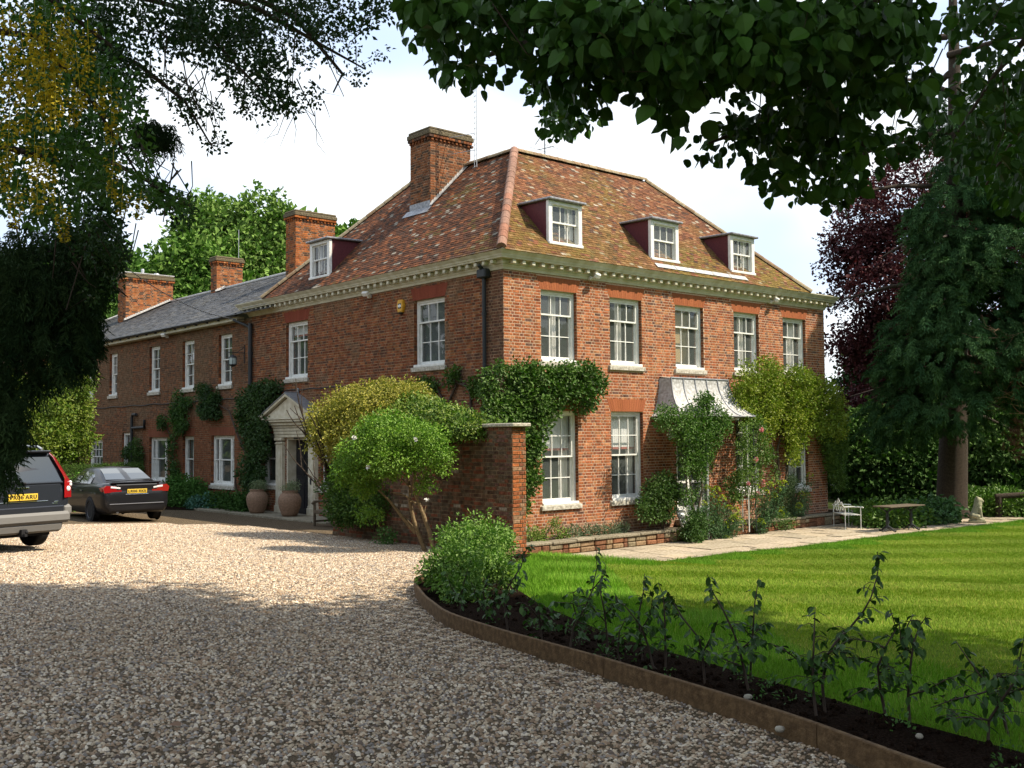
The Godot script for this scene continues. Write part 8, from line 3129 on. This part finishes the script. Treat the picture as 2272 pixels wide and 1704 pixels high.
func drive_shrubs() -> void:
	rng.seed = 803
	# three-stemmed shrub with pale stems in front of the garden wall
	var o := Vector3(-4.4, gy(-4.4, 2.9), 2.9)
	var t := thing("three_stemmed_shrub", "fresh green shrub with three bare pale stems standing on the gravel before the wall", "shrub", o)
	var L7 := func(pts: Array, d: float) -> Array:
		var r := []
		for q in pts:
			r.append(atf(Z7[0] + q[0] / Z7[2], Z7[1] + q[1] / Z7[2], d) - o)
		return r
	stems(t, [L7.call([[1415, 1490], [1370, 1370], [1320, 1230], [1290, 1090], [1290, 960], [1260, 840], [1200, 700]], 19.95), L7.call([[1485, 1495], [1450, 1330], [1400, 1190], [1350, 1060], [1310, 960], [1340, 850], [1300, 720]], 19.8), L7.call([[1340, 1335], [1230, 1210], [1130, 1080], [1000, 950]], 20.0)], M.bark_pale, 0.05)
	stems(t, [L7.call([[1350, 1060], [1380, 900], [1400, 820], [1440, 700]], 19.8), L7.call([[1380, 900], [1500, 830], [1560, 800]], 19.7), L7.call([[1340, 1100], [1250, 1030], [1120, 1000]], 19.9), L7.call([[1290, 960], [1180, 860], [1080, 820]], 19.9), L7.call([[1310, 960], [1330, 830], [1280, 760]], 19.8), L7.call([[1400, 1190], [1420, 1110]], 19.8)], M.bark_pale, 0.022, "branch")
	var b := []
	for q in [[1150, 560, 19.6, 0.85, 0.5, 150], [960, 660, 19.6, 0.75, 0.5, 120], [1330, 560, 19.6, 0.75, 0.4, 110], [1420, 680, 19.5, 0.7, 0.3, 80], [1150, 740, 19.4, 0.8, 0.3, 110], [900, 800, 19.6, 0.7, 0.45, 110], [1080, 460, 19.8, 0.6, 0.3, 60], [860, 900, 19.8, 0.5, 0.35, 60], [1550, 805, 19.5, 0.3, 0.1, 14], [1440, 945, 19.6, 0.3, 0.12, 14], [950, 1180, 19.9, 0.28, 0.18, 16]]:
		b.append([atf(Z7[0] + q[0] / Z7[2], Z7[1] + q[1] / Z7[2], q[2]) - o, Vector3(q[3], q[4], q[3]) * 0.8, q[5]])
	foliage(t, "foliage", "small", M.leaf, cloud(b, 0.5, 0.85, 0.4, 1.6, -0.2), Color(0.1, 0.21, 0.018), Color(0.2, 0.33, 0.04))
	var fm := MB.new()
	for k in 10:
		leaf(fm, rv(0.015), rv(), UP, 0.055, 0.05)
	for q in [[835, 560], [940, 795], [1430, 1060], [1330, 570]]:
		part(t, "flower", fm, M.white_iron, "", Transform3D(randbasis(), atf(Z7[0] + q[0] / Z7[2], Z7[1] + q[1] / Z7[2], 18.9) - o))
	# yellow-leaved shrub over the end of the wall
	o = Vector3(-3.3, gy(-3.3, -1.9), -1.9)
	t = thing("yellow_shrub", "tall yellow-leaved shrub arching over the back end of the garden wall", "shrub", o)
	var tr := MB.new()
	for k in 9:
		limbs(tr, Vector3(rr(-0.25, 0.25), -0.1, rr(-0.25, 0.25)), Vector3(rr(-0.35, 0.35), 1, rr(-0.35, 0.35)), rr(1.3, 1.9), 0.06, 2, 0.6)
	part(t, "stem", tr, M.bark)
	b = []
	for q in [[1050, 330, 23.0, 1.15, 0.65, 330], [800, 420, 23.3, 0.95, 0.7, 250], [1180, 290, 23.2, 0.75, 0.45, 130], [700, 540, 23.4, 0.65, 0.7, 150], [900, 520, 22.8, 0.95, 0.6, 210], [1250, 360, 22.8, 0.6, 0.45, 90], [690, 280, 23.4, 0.1, 0.25, 8]]:
		b.append([atf(Z7[0] + q[0] / Z7[2], Z7[1] + q[1] / Z7[2], q[2]) - o, Vector3(q[3], q[4], q[3]), q[5]])
	foliage(t, "foliage", "tiny", M.leaf, cloud(b, 0.9, 1.5, 0.4, 1.4, -0.22), Color(0.2, 0.21, 0.03), Color(0.42, 0.36, 0.06))
	b = []
	for q in [[860, 1000, 23.2, 0.85, 0.5, 150], [800, 1150, 23.0, 0.55, 0.3, 70], [950, 1100, 22.6, 0.7, 0.4, 110], [760, 900, 23.4, 0.5, 0.5, 80]]:
		b.append([atf(Z7[0] + q[0] / Z7[2], Z7[1] + q[1] / Z7[2], q[2]) - o, Vector3(q[3], q[4], q[3]), q[5]])
	foliage(t, "foliage", "small", M.leaf, cloud(b, 0.6, 1.0, 0.3, 1.6, -0.25), Color(0.04, 0.1, 0.015), Color(0.11, 0.19, 0.03))
	# evergreen over the wall top
	o = Vector3(-3.3, 2.65, 1.2)
	t = thing("wall_ivy", "glossy green and yellow evergreen growing along the top of the garden wall", "climber", o)
	b = []
	for q in [[1400, 380, 21.6, 0.7, 0.4, 120], [1550, 430, 21.0, 0.65, 0.35, 110], [1700, 450, 20.6, 0.5, 0.25, 70], [1330, 330, 22.2, 0.4, 0.3, 60], [1640, 380, 21.2, 0.4, 0.25, 50], [1880, 470, 20.3, 0.35, 0.2, 44], [1760, 500, 20.0, 0.3, 0.14, 26], [1480, 500, 20.8, 0.6, 0.25, 60]]:
		b.append([atf(Z7[0] + q[0] / Z7[2], Z7[1] + q[1] / Z7[2], q[2]) - o, Vector3(q[3], q[4], q[3]), q[5]])
	var st := []
	for k in 6:
		st.append([Vector3(rr(-0.1, 0.1), 0, k * -0.5 + 1.0), Vector3(rr(-0.2, 0.2), 0.3, k * -0.5 + 0.8)])
	stems(t, st, M.twig, 0.02)
	foliage(t, "foliage", "ivy", M.leaf, cloud(b, 0.55, 0.95, 0.45, 1.6, -0.3), Color(0.06, 0.14, 0.02), Color(0.24, 0.3, 0.05))
	# weed by the wall
	t = thing("weed", "small green weed growing from the gravel at the wall's foot", "plant", gp(-4.0, 0.9))
	foliage(t, "foliage", "small", M.leaf, cloud([[Vector3(0, 0.12, 0), Vector3(0.25, 0.14, 0.2), 14]], 0.6, 0.9, 0.2, 3.0, -0.9), Color(0.06, 0.15, 0.03), Color(0.13, 0.24, 0.06))
	# leafy young shrub at the far end of the soil bed
	rng.seed = 804
	o = gp(-7.3, 7.9)
	t = thing("young_shrub", "bushy light green young shrub at the far end of the soil bed before the pier", "shrub", o)
	var ZQ := [840, 1120, 6.9125]
	b = []
	for q in [[1640, 420, 14.6, 0.42, 0.4, 90], [1400, 480, 14.4, 0.4, 0.35, 70], [1750, 620, 14.2, 0.36, 0.35, 60], [1300, 700, 13.6, 0.42, 0.4, 80], [1550, 760, 13.6, 0.5, 0.42, 110], [1080, 480, 14.4, 0.16, 0.3, 16], [1000, 900, 13.0, 0.32, 0.3, 46], [1250, 1000, 12.8, 0.45, 0.36, 86], [1500, 1100, 12.6, 0.5, 0.4, 90], [880, 1000, 12.9, 0.2, 0.2, 14], [1200, 300, 14.4, 0.08, 0.2, 8], [1900, 500, 14.8, 0.16, 0.22, 16], [1300, 1250, 12.2, 0.4, 0.3, 56], [1750, 1000, 12.8, 0.3, 0.3, 40]]:
		b.append([atf(ZQ[0] + q[0] / ZQ[2], ZQ[1] + q[1] / ZQ[2], q[2]) - o, Vector3(q[3], q[4], q[3]) * 0.78, int(q[5] * 0.8)])
	var sl := []
	for k in 16:
		var q = b[rng.randi() % b.size()]
		var foot := gp(o.x + q[0].x * 0.8 + rr(-0.1, 0.1), o.z + q[0].z * 0.8 + rr(-0.1, 0.1)) - o
		sl.append([foot, foot.lerp(q[0], 0.5) + rv(0.05), q[0] + rv(0.15)])
	stems(t, sl, M.twig, 0.014)
	foliage(t, "foliage", "small", M.leaf, cloud(b, 0.45, 0.75, 0.2, 2.5, -0.2), Color(0.09, 0.19, 0.025), Color(0.2, 0.32, 0.06))


func wing_plants() -> void:
	rng.seed = 805
	var o := Vector3(-0.2, 0.0, -12.7)
	var t := thing("climbing_plant", "large dark climber around the downpipe left of the pedimented door", "climber", o)
	stems(t, [wall_line(ZA, false, 0.1, [[1620, 760], [1600, 600], [1620, 400], [1600, 250], [1660, 100], [1740, 30]], o), wall_line(ZA, false, 0.1, [[1610, 500], [1540, 350], [1480, 180], [1400, 130]], o), wall_line(ZA, false, 0.12, [[1630, 740], [1660, 560], [1690, 380], [1720, 240]], o), wall_line(ZA, false, 0.1, [[1540, 760], [1520, 640], [1530, 540]], o)], M.twig, 0.05)
	var pts := on_wall([[1550, 250], [1560, 60], [1640, 20], [1720, -10], [1810, 10], [1790, 80], [1720, 130], [1700, 220], [1740, 300], [1720, 420], [1690, 560], [1680, 680], [1620, 730], [1560, 640], [1530, 560], [1560, 420]], ZA, false, 0.05, 0.5, 520, 0.7, 1.2, -0.2, 1.2) + on_wall([[1290, 160], [1380, 100], [1400, 50], [1480, 110], [1560, 130], [1560, 240], [1480, 240], [1420, 250], [1400, 210], [1310, 210]], ZA, false, 0.05, 0.4, 170, 0.7, 1.1, -0.15, 1.2) + on_wall([[1250, 30], [1330, 0], [1370, 60], [1300, 110]], ZA, false, 0.05, 0.3, 40, 0.6, 1.0, -0.2)
	foliage(t, "foliage", "ivy", M.leaf, shift(pts, o), Color(0.025, 0.065, 0.02), Color(0.07, 0.125, 0.035))
	o = Vector3(-0.15, 0.0, -18.8)
	t = thing("climbing_plant", "slender green climber between the two left sash windows of the wing", "climber", o)
	stems(t, [wall_line(ZA, false, 0.08, [[1140, 720], [1120, 560], [1110, 400], [1150, 260], [1160, 100]], o), wall_line(ZA, false, 0.08, [[1130, 400], [1060, 260]], o)], M.twig, 0.03)
	pts = on_wall([[1100, 100], [1170, 60], [1240, 100], [1220, 150], [1180, 180], [1210, 260], [1180, 310], [1130, 340], [1120, 420], [1150, 580], [1165, 660], [1110, 690], [1090, 560], [1085, 400], [1110, 260]], ZA, false, 0.05, 0.3, 170, 0.7, 1.1, -0.15, 1.5) + on_wall([[1020, 230], [1060, 210], [1060, 290], [1020, 280]], ZA, false, 0.05, 0.25, 22, 0.6, 1.0, -0.5)
	foliage(t, "foliage", "ivy", M.leaf, shift(pts, o), Color(0.03, 0.08, 0.02), Color(0.08, 0.16, 0.03))
	o = Vector3(-0.15, 0.0, -22.5)
	t = thing("climbing_plant", "thin dark climber beside the glazed door under the soil pipe", "climber", o)
	stems(t, [wall_line(ZA, false, 0.08, [[870, 600], [860, 480], [880, 330]], o)], M.twig, 0.03)
	pts = on_wall([[800, 440], [890, 360], [910, 480], [910, 580], [850, 600], [820, 540]], ZA, false, 0.05, 0.3, 90, 0.6, 1.0, -0.1, 1.5)
	foliage(t, "foliage", "ivy", M.leaf, shift(pts, o), Color(0.03, 0.075, 0.02), Color(0.08, 0.15, 0.03))
	for q in [["mid green bushy shrub in the bed right behind the saloon car's boot", 1190, 770, 0.55, 1.7, 0.75, 260, 0.07, 0.15], ["low dark shrub in the bed left of the terracotta jars", 1580, 800, 0.45, 1.0, 0.4, 110, 0.035, 0.09], ["low dark fern-like plant below the three-light wing window", 1440, 800, 0.45, 1.0, 0.35, 90, 0.035, 0.09], ["low blue grey plant in the middle of the wing's bed", 1330, 815, 0.7, 0.7, 0.22, 60, 0.09, 0.12], ["low green plant at the saloon car's right rear corner", 1050, 800, 0.8, 0.6, 0.4, 60, 0.06, 0.12]]:
		var p := on_x(Vector2(ZA[0] + q[1] / ZA[2], ZA[1] + q[2] / ZA[2]), -q[3])
		var g := Vector3(p.x, 0.05, p.z)
		t = thing("bed_shrub", q[0], "shrub", g)
		stems(t, [[Vector3.ZERO, Vector3(0.05, q[5] * 0.6, 0.05), Vector3(0, q[5], 0.1)], [Vector3.ZERO, Vector3(0, q[5] * 0.5, -0.3)], [Vector3.ZERO, Vector3(0, q[5] * 0.5, 0.3)]], M.twig, 0.02)
		foliage(t, "foliage", "small", M.leaf_matt, cloud([[Vector3(0, q[5] * 0.6, 0), Vector3(0.45, q[5] * 0.7, q[4]), q[6]]], 0.9, 1.5, 0.4, 1.5, -0.35), Color(q[7] * 0.6, q[7] * 1.6, q[7] * 0.35 if q[7] < 0.085 else q[7] * 1.2), Color(q[8] * 0.7, q[8] * 1.5, q[8] * 0.3 if q[7] < 0.085 else q[8] * 1.1))
	# clipped hedge and what grows before it
	o = Vector3(-4.2, 0.14, -16.7)
	t = thing("clipped_hedge", "clipped dark green hedge behind the saloon car", "hedge", o)
	var hc := MB.new()
	hc.box(Vector3(-1.3, -0.1, -0.25), Vector3(1.6, 1.15, 0.2))
	part(t, "core", hc, M.twig)
	pts = []
	for k in 620:
		var p := Vector3(rr(-1.5, 1.9), rr(0, 1.36), rr(-0.35, 0.42))
		var f := rng.randi() % 3
		if f == 0:
			p.y = 1.34 + rr(-0.05, 0.05)
		elif f == 1:
			p.z = 0.42 + rr(-0.06, 0.04)
		pts.append([p, rr(0.7, 1.1)])
	foliage(t, "foliage", "tiny", M.leaf_matt, pts, Color(0.03, 0.075, 0.015), Color(0.085, 0.14, 0.025))
	o = Vector3(-5.6, 0.2, -14.2)
	t = thing("rose_bush", "rose bush with white flowers before the clipped hedge, left of the saloon car", "shrub", o)
	stems(t, [[Vector3.ZERO, Vector3(0.1, 0.5, 0), Vector3(0.15, 1.1, 0)], [Vector3.ZERO, Vector3(-0.2, 0.5, 0), Vector3(-0.3, 0.9, 0)]], M.twig, 0.02)
	foliage(t, "foliage", "small", M.leaf, cloud([[Vector3(-0.1, 0.35, 0), Vector3(0.65, 0.4, 0.4), 90], [Vector3(0.3, 0.8, -0.2), Vector3(0.5, 0.4, 0.3), 30]], 0.6, 1.0, 0.3, 1.5, -0.3), Color(0.08, 0.2, 0.02), Color(0.16, 0.32, 0.04))
	var fm := MB.new()
	for k in 16:
		leaf(fm, rv(0.02), rv(), UP + rv(0.5), 0.075, 0.07)
	for q in [[385, 630], [445, 640], [405, 655], [395, 725]]:
		part(t, "flower", fm, M.white_iron, "", Transform3D(randbasis(), atf(ZA[0] + q[0] / ZA[2], ZA[1] + q[1] / ZA[2], 32.0) - o))


# ---------------------------------------------------------------- young hedge plants along the edging
func sapling(label: String, lines: Array, view: Array, depth: float, tone: float, dens := 1.0) -> void:
	var l0: Array = lines[0]
	var base := atf(view[0] + l0[0][0] / view[2], view[1] + l0[0][1] / view[2], depth)
	base.y = gy(base.x, base.z) + 0.03
	var t := thing("sapling", label, "sapling", base, "young hedge saplings in the soil bed")
	var st := MB.new()
	var lf := MB.new()
	for li in lines.size():
		var pts := []
		for k in lines[li].size():
			var q = lines[li][k]
			pts.append(atf(view[0] + q[0] / view[2], view[1] + q[1] / view[2], depth + 0.12 * sin(k * 1.9 + li)) - base)
		if li == 0:
			pts[0] = Vector3(0, -0.05, 0)
		var rad := []
		for k in pts.size():
			rad.append(lerpf(0.011 if li == 0 else 0.007, 0.0025, k / maxf(1.0, pts.size() - 1.0)))
		st.tube(pts, rad, 6)
		var total := 0.0
		for k in pts.size() - 1:
			total += pts[k].distance_to(pts[k + 1])
		var s := total * (0.22 if li == 0 else 0.08)
		while s < total:
			var rem := s
			var p: Vector3 = pts[0]
			var dir := UP
			for k in pts.size() - 1:
				var d: float = pts[k].distance_to(pts[k + 1])
				dir = (pts[k + 1] - pts[k]).normalized()
				if rem < d or k == pts.size() - 2:
					p = pts[k] + dir * minf(rem, d)
					break
				rem -= d
			var frac := s / total
			var an := rr(0, TAU)
			var side := Vector3(cos(an), rr(-0.1, 0.5), sin(an)).normalized()
			# short twigs low down, single leaves near the tip
			var tl := (1.0 - frac) * rr(0.04, 0.26) * dens + 0.02
			if rng.randf() < 0.3:
				tl *= 0.3
			var e := p + side * tl + Vector3(0, -0.1 * tl, 0)
			if tl > 0.05:
				st.tube([p, p + side * tl * 0.5 + Vector3(0, 0.01, 0), e], [0.003, 0.0025, 0.0015], 4, false)
			var n := maxi(1, int(tl / 0.045))
			for k in n + 1:
				var q := p.lerp(e, (k + 0.6) / (n + 0.6))
				var la := side * 0.5 + Vector3(rr(-0.8, 0.8), rr(-1.0, -0.15), rr(-0.8, 0.8))
				lf.col = Color(0.035, 0.075, 0.025).lerp(Color(0.08, 0.16, 0.03), clampf(rng.randf() * 0.6 + tone * 0.5, 0, 1)) * rr(0.8, 1.2)
				leaf(lf, q, la, UP + rv(0.5), rr(0.045, 0.075), rr(0.03, 0.042), true, rr(0.1, 0.35))
			s += rr(0.035, 0.065) / dens
	part(t, "stem", st, M.twig)
	part(t, "foliage", lf, M.leaf, "stuff")


func build_saplings() -> void:
	rng.seed = 901
	var A := [900, 1150, 3.0157]
	var B := [1500, 1200, 2.8653]
	sapling("short sapling at the curved far end of the soil bed, under the bushy young shrub", [[[370, 660], [365, 560], [390, 430], [420, 330]], [[370, 560], [300, 450], [270, 350]]], A, 11.2, 0.6)
	sapling("leafy sapling directly in front of the bushy young shrub, nearer the edging", [[[535, 720], [530, 600], [520, 480], [560, 380]], [[530, 600], [470, 520], [440, 430]]], A, 10.6, 0.5)
	sapling("leafy sapling half behind its neighbour, right of the bushy young shrub", [[[585, 715], [590, 580], [600, 470], [650, 400]], [[590, 580], [640, 520], [690, 470]]], A, 10.7, 0.5)
	sapling("tall dark-topped sapling whose head stands before the terrace paving's left end", [[[690, 795], [660, 560], [690, 450], [770, 330], [800, 230], [830, 180]], [[670, 560], [740, 450], [790, 380]]], A, 9.9, 0.25, 1.15)
	sapling("small open sapling with a forked top right of the dark-topped one", [[[920, 890], [900, 700], [895, 640], [860, 530]], [[905, 720], [950, 600], [1000, 560]], [[900, 680], [830, 590], [770, 560]]], A, 9.15, 0.3)
	sapling("sapling with a long thin leader that rises across the paving", [[[1090, 925], [1120, 740], [1200, 600], [1250, 480], [1280, 330], [1275, 180]], [[1150, 680], [1120, 570], [1000, 560]], [[1250, 480], [1330, 380], [1340, 310]]], A, 8.95, 0.2)
	sapling("thin sapling leaning right, just behind the one with the long leader", [[[1165, 885], [1175, 700], [1210, 580], [1260, 500]], [[1180, 680], [1120, 500], [1180, 460]]], A, 9.2, 0.25)
	sapling("upright sapling with a dark leafy head in the middle of the bed", [[[1360, 970], [1345, 760], [1330, 620], [1300, 480], [1320, 340]], [[1345, 700], [1270, 620], [1230, 560]], [[1340, 640], [1420, 560], [1400, 500]]], A, 8.65, 0.2, 1.1)
	sapling("low broad-leaved sapling beside the upright dark-headed one", [[[1460, 1035], [1420, 900], [1430, 760], [1480, 660]], [[1425, 820], [1500, 760]]], A, 8.25, 0.3, 1.1)
	sapling("sapling with two leafy stems left of the leaning pair", [[[1590, 1000], [1570, 800], [1560, 640], [1590, 500], [1600, 370]], [[1570, 760], [1640, 640], [1650, 560]]], A, 8.5, 0.2)
	sapling("sapling that leans left over its neighbours, bright leaves at its foot", [[[1675, 1065], [1625, 860], [1580, 730], [1480, 600], [1400, 520]], [[1650, 980], [1680, 1010]], [[1600, 780], [1660, 720]]], A, 8.1, 0.35)
	sapling("straight thin sapling just right of the left-leaning one", [[[1740, 1050], [1738, 850], [1735, 690], [1725, 520], [1690, 430]], [[1735, 720], [1660, 600], [1640, 480]], [[1735, 620], [1770, 520]]], A, 8.2, 0.15)
	sapling("dark sapling leaning left with a bent leader against the lawn", [[[2010, 1165], [1985, 900], [1960, 800], [1850, 660], [1790, 560], [1740, 480]], [[1990, 900], [2060, 760], [2090, 680]], [[1985, 920], [1900, 860]]], A, 7.6, 0.15)
	sapling("slender sapling with a long bare leader leaning left", [[[475, 1005], [415, 740], [370, 590], [290, 420], [230, 320], [200, 215]], [[400, 700], [470, 640], [520, 560]], [[420, 800], [320, 760], [250, 720]]], B, 7.4, 0.15)
	sapling("upright sapling with tiers of broad leaves behind the left-leaning leader", [[[470, 955], [475, 800], [490, 560], [500, 400], [525, 240]], [[485, 620], [400, 520]], [[490, 560], [570, 520]]], B, 7.65, 0.1, 1.15)
	sapling("bushy-topped sapling in the centre of the nearest part of the bed", [[[900, 1175], [870, 930], [872, 760], [878, 600], [885, 420]], [[870, 860], [780, 760], [700, 700], [600, 650]], [[872, 800], [990, 700], [1080, 640]], [[870, 900], [990, 850]]], B, 6.65, 0.2, 1.15)
	sapling("sapling with the longest whip, a wavy shoot reaching far above the lawn", [[[955, 1150], [930, 920], [960, 730], [1010, 650], [1100, 560], [1190, 450], [1240, 360], [1275, 240], [1290, 150], [1280, 70]]], B, 6.75, 0.1)
	sapling("wide-spreading sapling with long drooping side branches", [[[1350, 1185], [1300, 950], [1283, 800], [1340, 660], [1400, 560], [1360, 430]], [[1285, 800], [1200, 750], [1080, 740]], [[1310, 960], [1200, 940], [1090, 1000]], [[1290, 840], [1400, 800]], [[1330, 680], [1230, 640], [1100, 620]]], B, 6.65, 0.2, 1.1)
	sapling("sapling with a thick leafy stem right of the wide-spreading one", [[[1490, 1195], [1475, 1000], [1490, 800], [1510, 650], [1550, 540], [1590, 480]], [[1480, 980], [1600, 950], [1700, 890], [1800, 850]], [[1500, 720], [1430, 650], [1420, 520]], [[1510, 640], [1470, 540], [1510, 470]]], B, 6.6, 0.2, 1.1)
	sapling("sapling with a thick diagonal stem leaning left near the picture's right edge", [[[2120, 1275], [2070, 1060], [1990, 930], [1870, 770], [1780, 640]], [[2000, 950], [1900, 980], [1760, 1010], [1620, 1060]], [[1950, 880], [1960, 800]]], B, 6.35, 0.2)
	sapling("rightmost sapling, cut by the picture's right edge", [[[1980, 1345], [1990, 1140], [2080, 1000], [2150, 900], [2185, 750], [2215, 600]], [[1990, 1140], [1850, 1120], [1720, 1130]], [[2100, 980], [2200, 940], [2260, 900]], [[2150, 880], [2050, 860], [2000, 900]]], B, 6.1, 0.2, 1.15)
	# weeds and stones in the soil
	rng.seed = 902
	var wd := []
	for k in 46:
		var i := rng.randi_range(5, 15)
		var p := Vector2(EDGE[i][0], EDGE[i][1]).lerp(Vector2(LAWN[mini(i - 2, 12)][0], LAWN[mini(i - 2, 12)][1]), rr(0.25, 1.0))
		wd.append([gp(p.x, p.y, 0.07), rr(0.25, 0.5)])
	var wn := thing("soil_weeds", "scattered tiny green seedlings in the dark soil bed", "weeds")
	wn.set_meta("kind", "stuff")
	foliage(wn, "foliage", "small", M.leaf, wd, Color(0.05, 0.13, 0.03), Color(0.1, 0.2, 0.04))
	for q in [[233, 990, 0.05, "pale flint in the soil near the slender left-leaning sapling"], [458, 993, 0.035, "small pale flint beside the broad-leaved sapling's foot"], [660, 1197, 0.035, "pale flint midway along the near part of the soil bed"], [1548, 1243, 0.03, "white flint near the foot of the rightmost saplings"]]:
		var s := MB.new()
		s.ball(Vector3.ZERO, Vector3(q[2], q[2] * 0.6, q[2] * 0.8), 7, 4)
		var p := atf(B[0] + q[0] / B[2], B[1] + q[1] / B[2], 6.9)
		var dir := p - CAM
		var tt := 0.6
		while tt < 2.0 and (CAM + dir * tt).y > gy((CAM + dir * tt).x, (CAM + dir * tt).z) + 0.07:
			tt += 0.005
		var o := part(self, "flint", s, M.cap_stone)
		o.transform = Transform3D(Basis(UP, rr(0, 6)), CAM + dir * tt)
		tag(o, q[3], "stone", "flints lying in the soil bed")
	var clod := MB.new()
	clod.ball(Vector3.ZERO, Vector3(0.02, 0.014, 0.018), 6, 4)
	var cw := []
	for k in 900:
		var i := rng.randi_range(2, 16)
		var f := rng.randf()
		var p := Vector2(EDGE[i][0], EDGE[i][1]).lerp(Vector2(EDGE[i + 1][0], EDGE[i + 1][1]), f)
		var j := clampi(i - 2, 0, 11)
		p = p.lerp(Vector2(LAWN[j][0], LAWN[j][1]).lerp(Vector2(LAWN[j + 1][0], LAWN[j + 1][1]), f), rr(0.08, 0.95))
		cw.append(Transform3D(randbasis(rr(0.5, 1.8)), gp(p.x, p.y, 0.055)))
	many(self, "soil_clods", clod.mesh(), M.soil, cw, []).set_meta("label", "crumbs of dark soil in the planting bed")
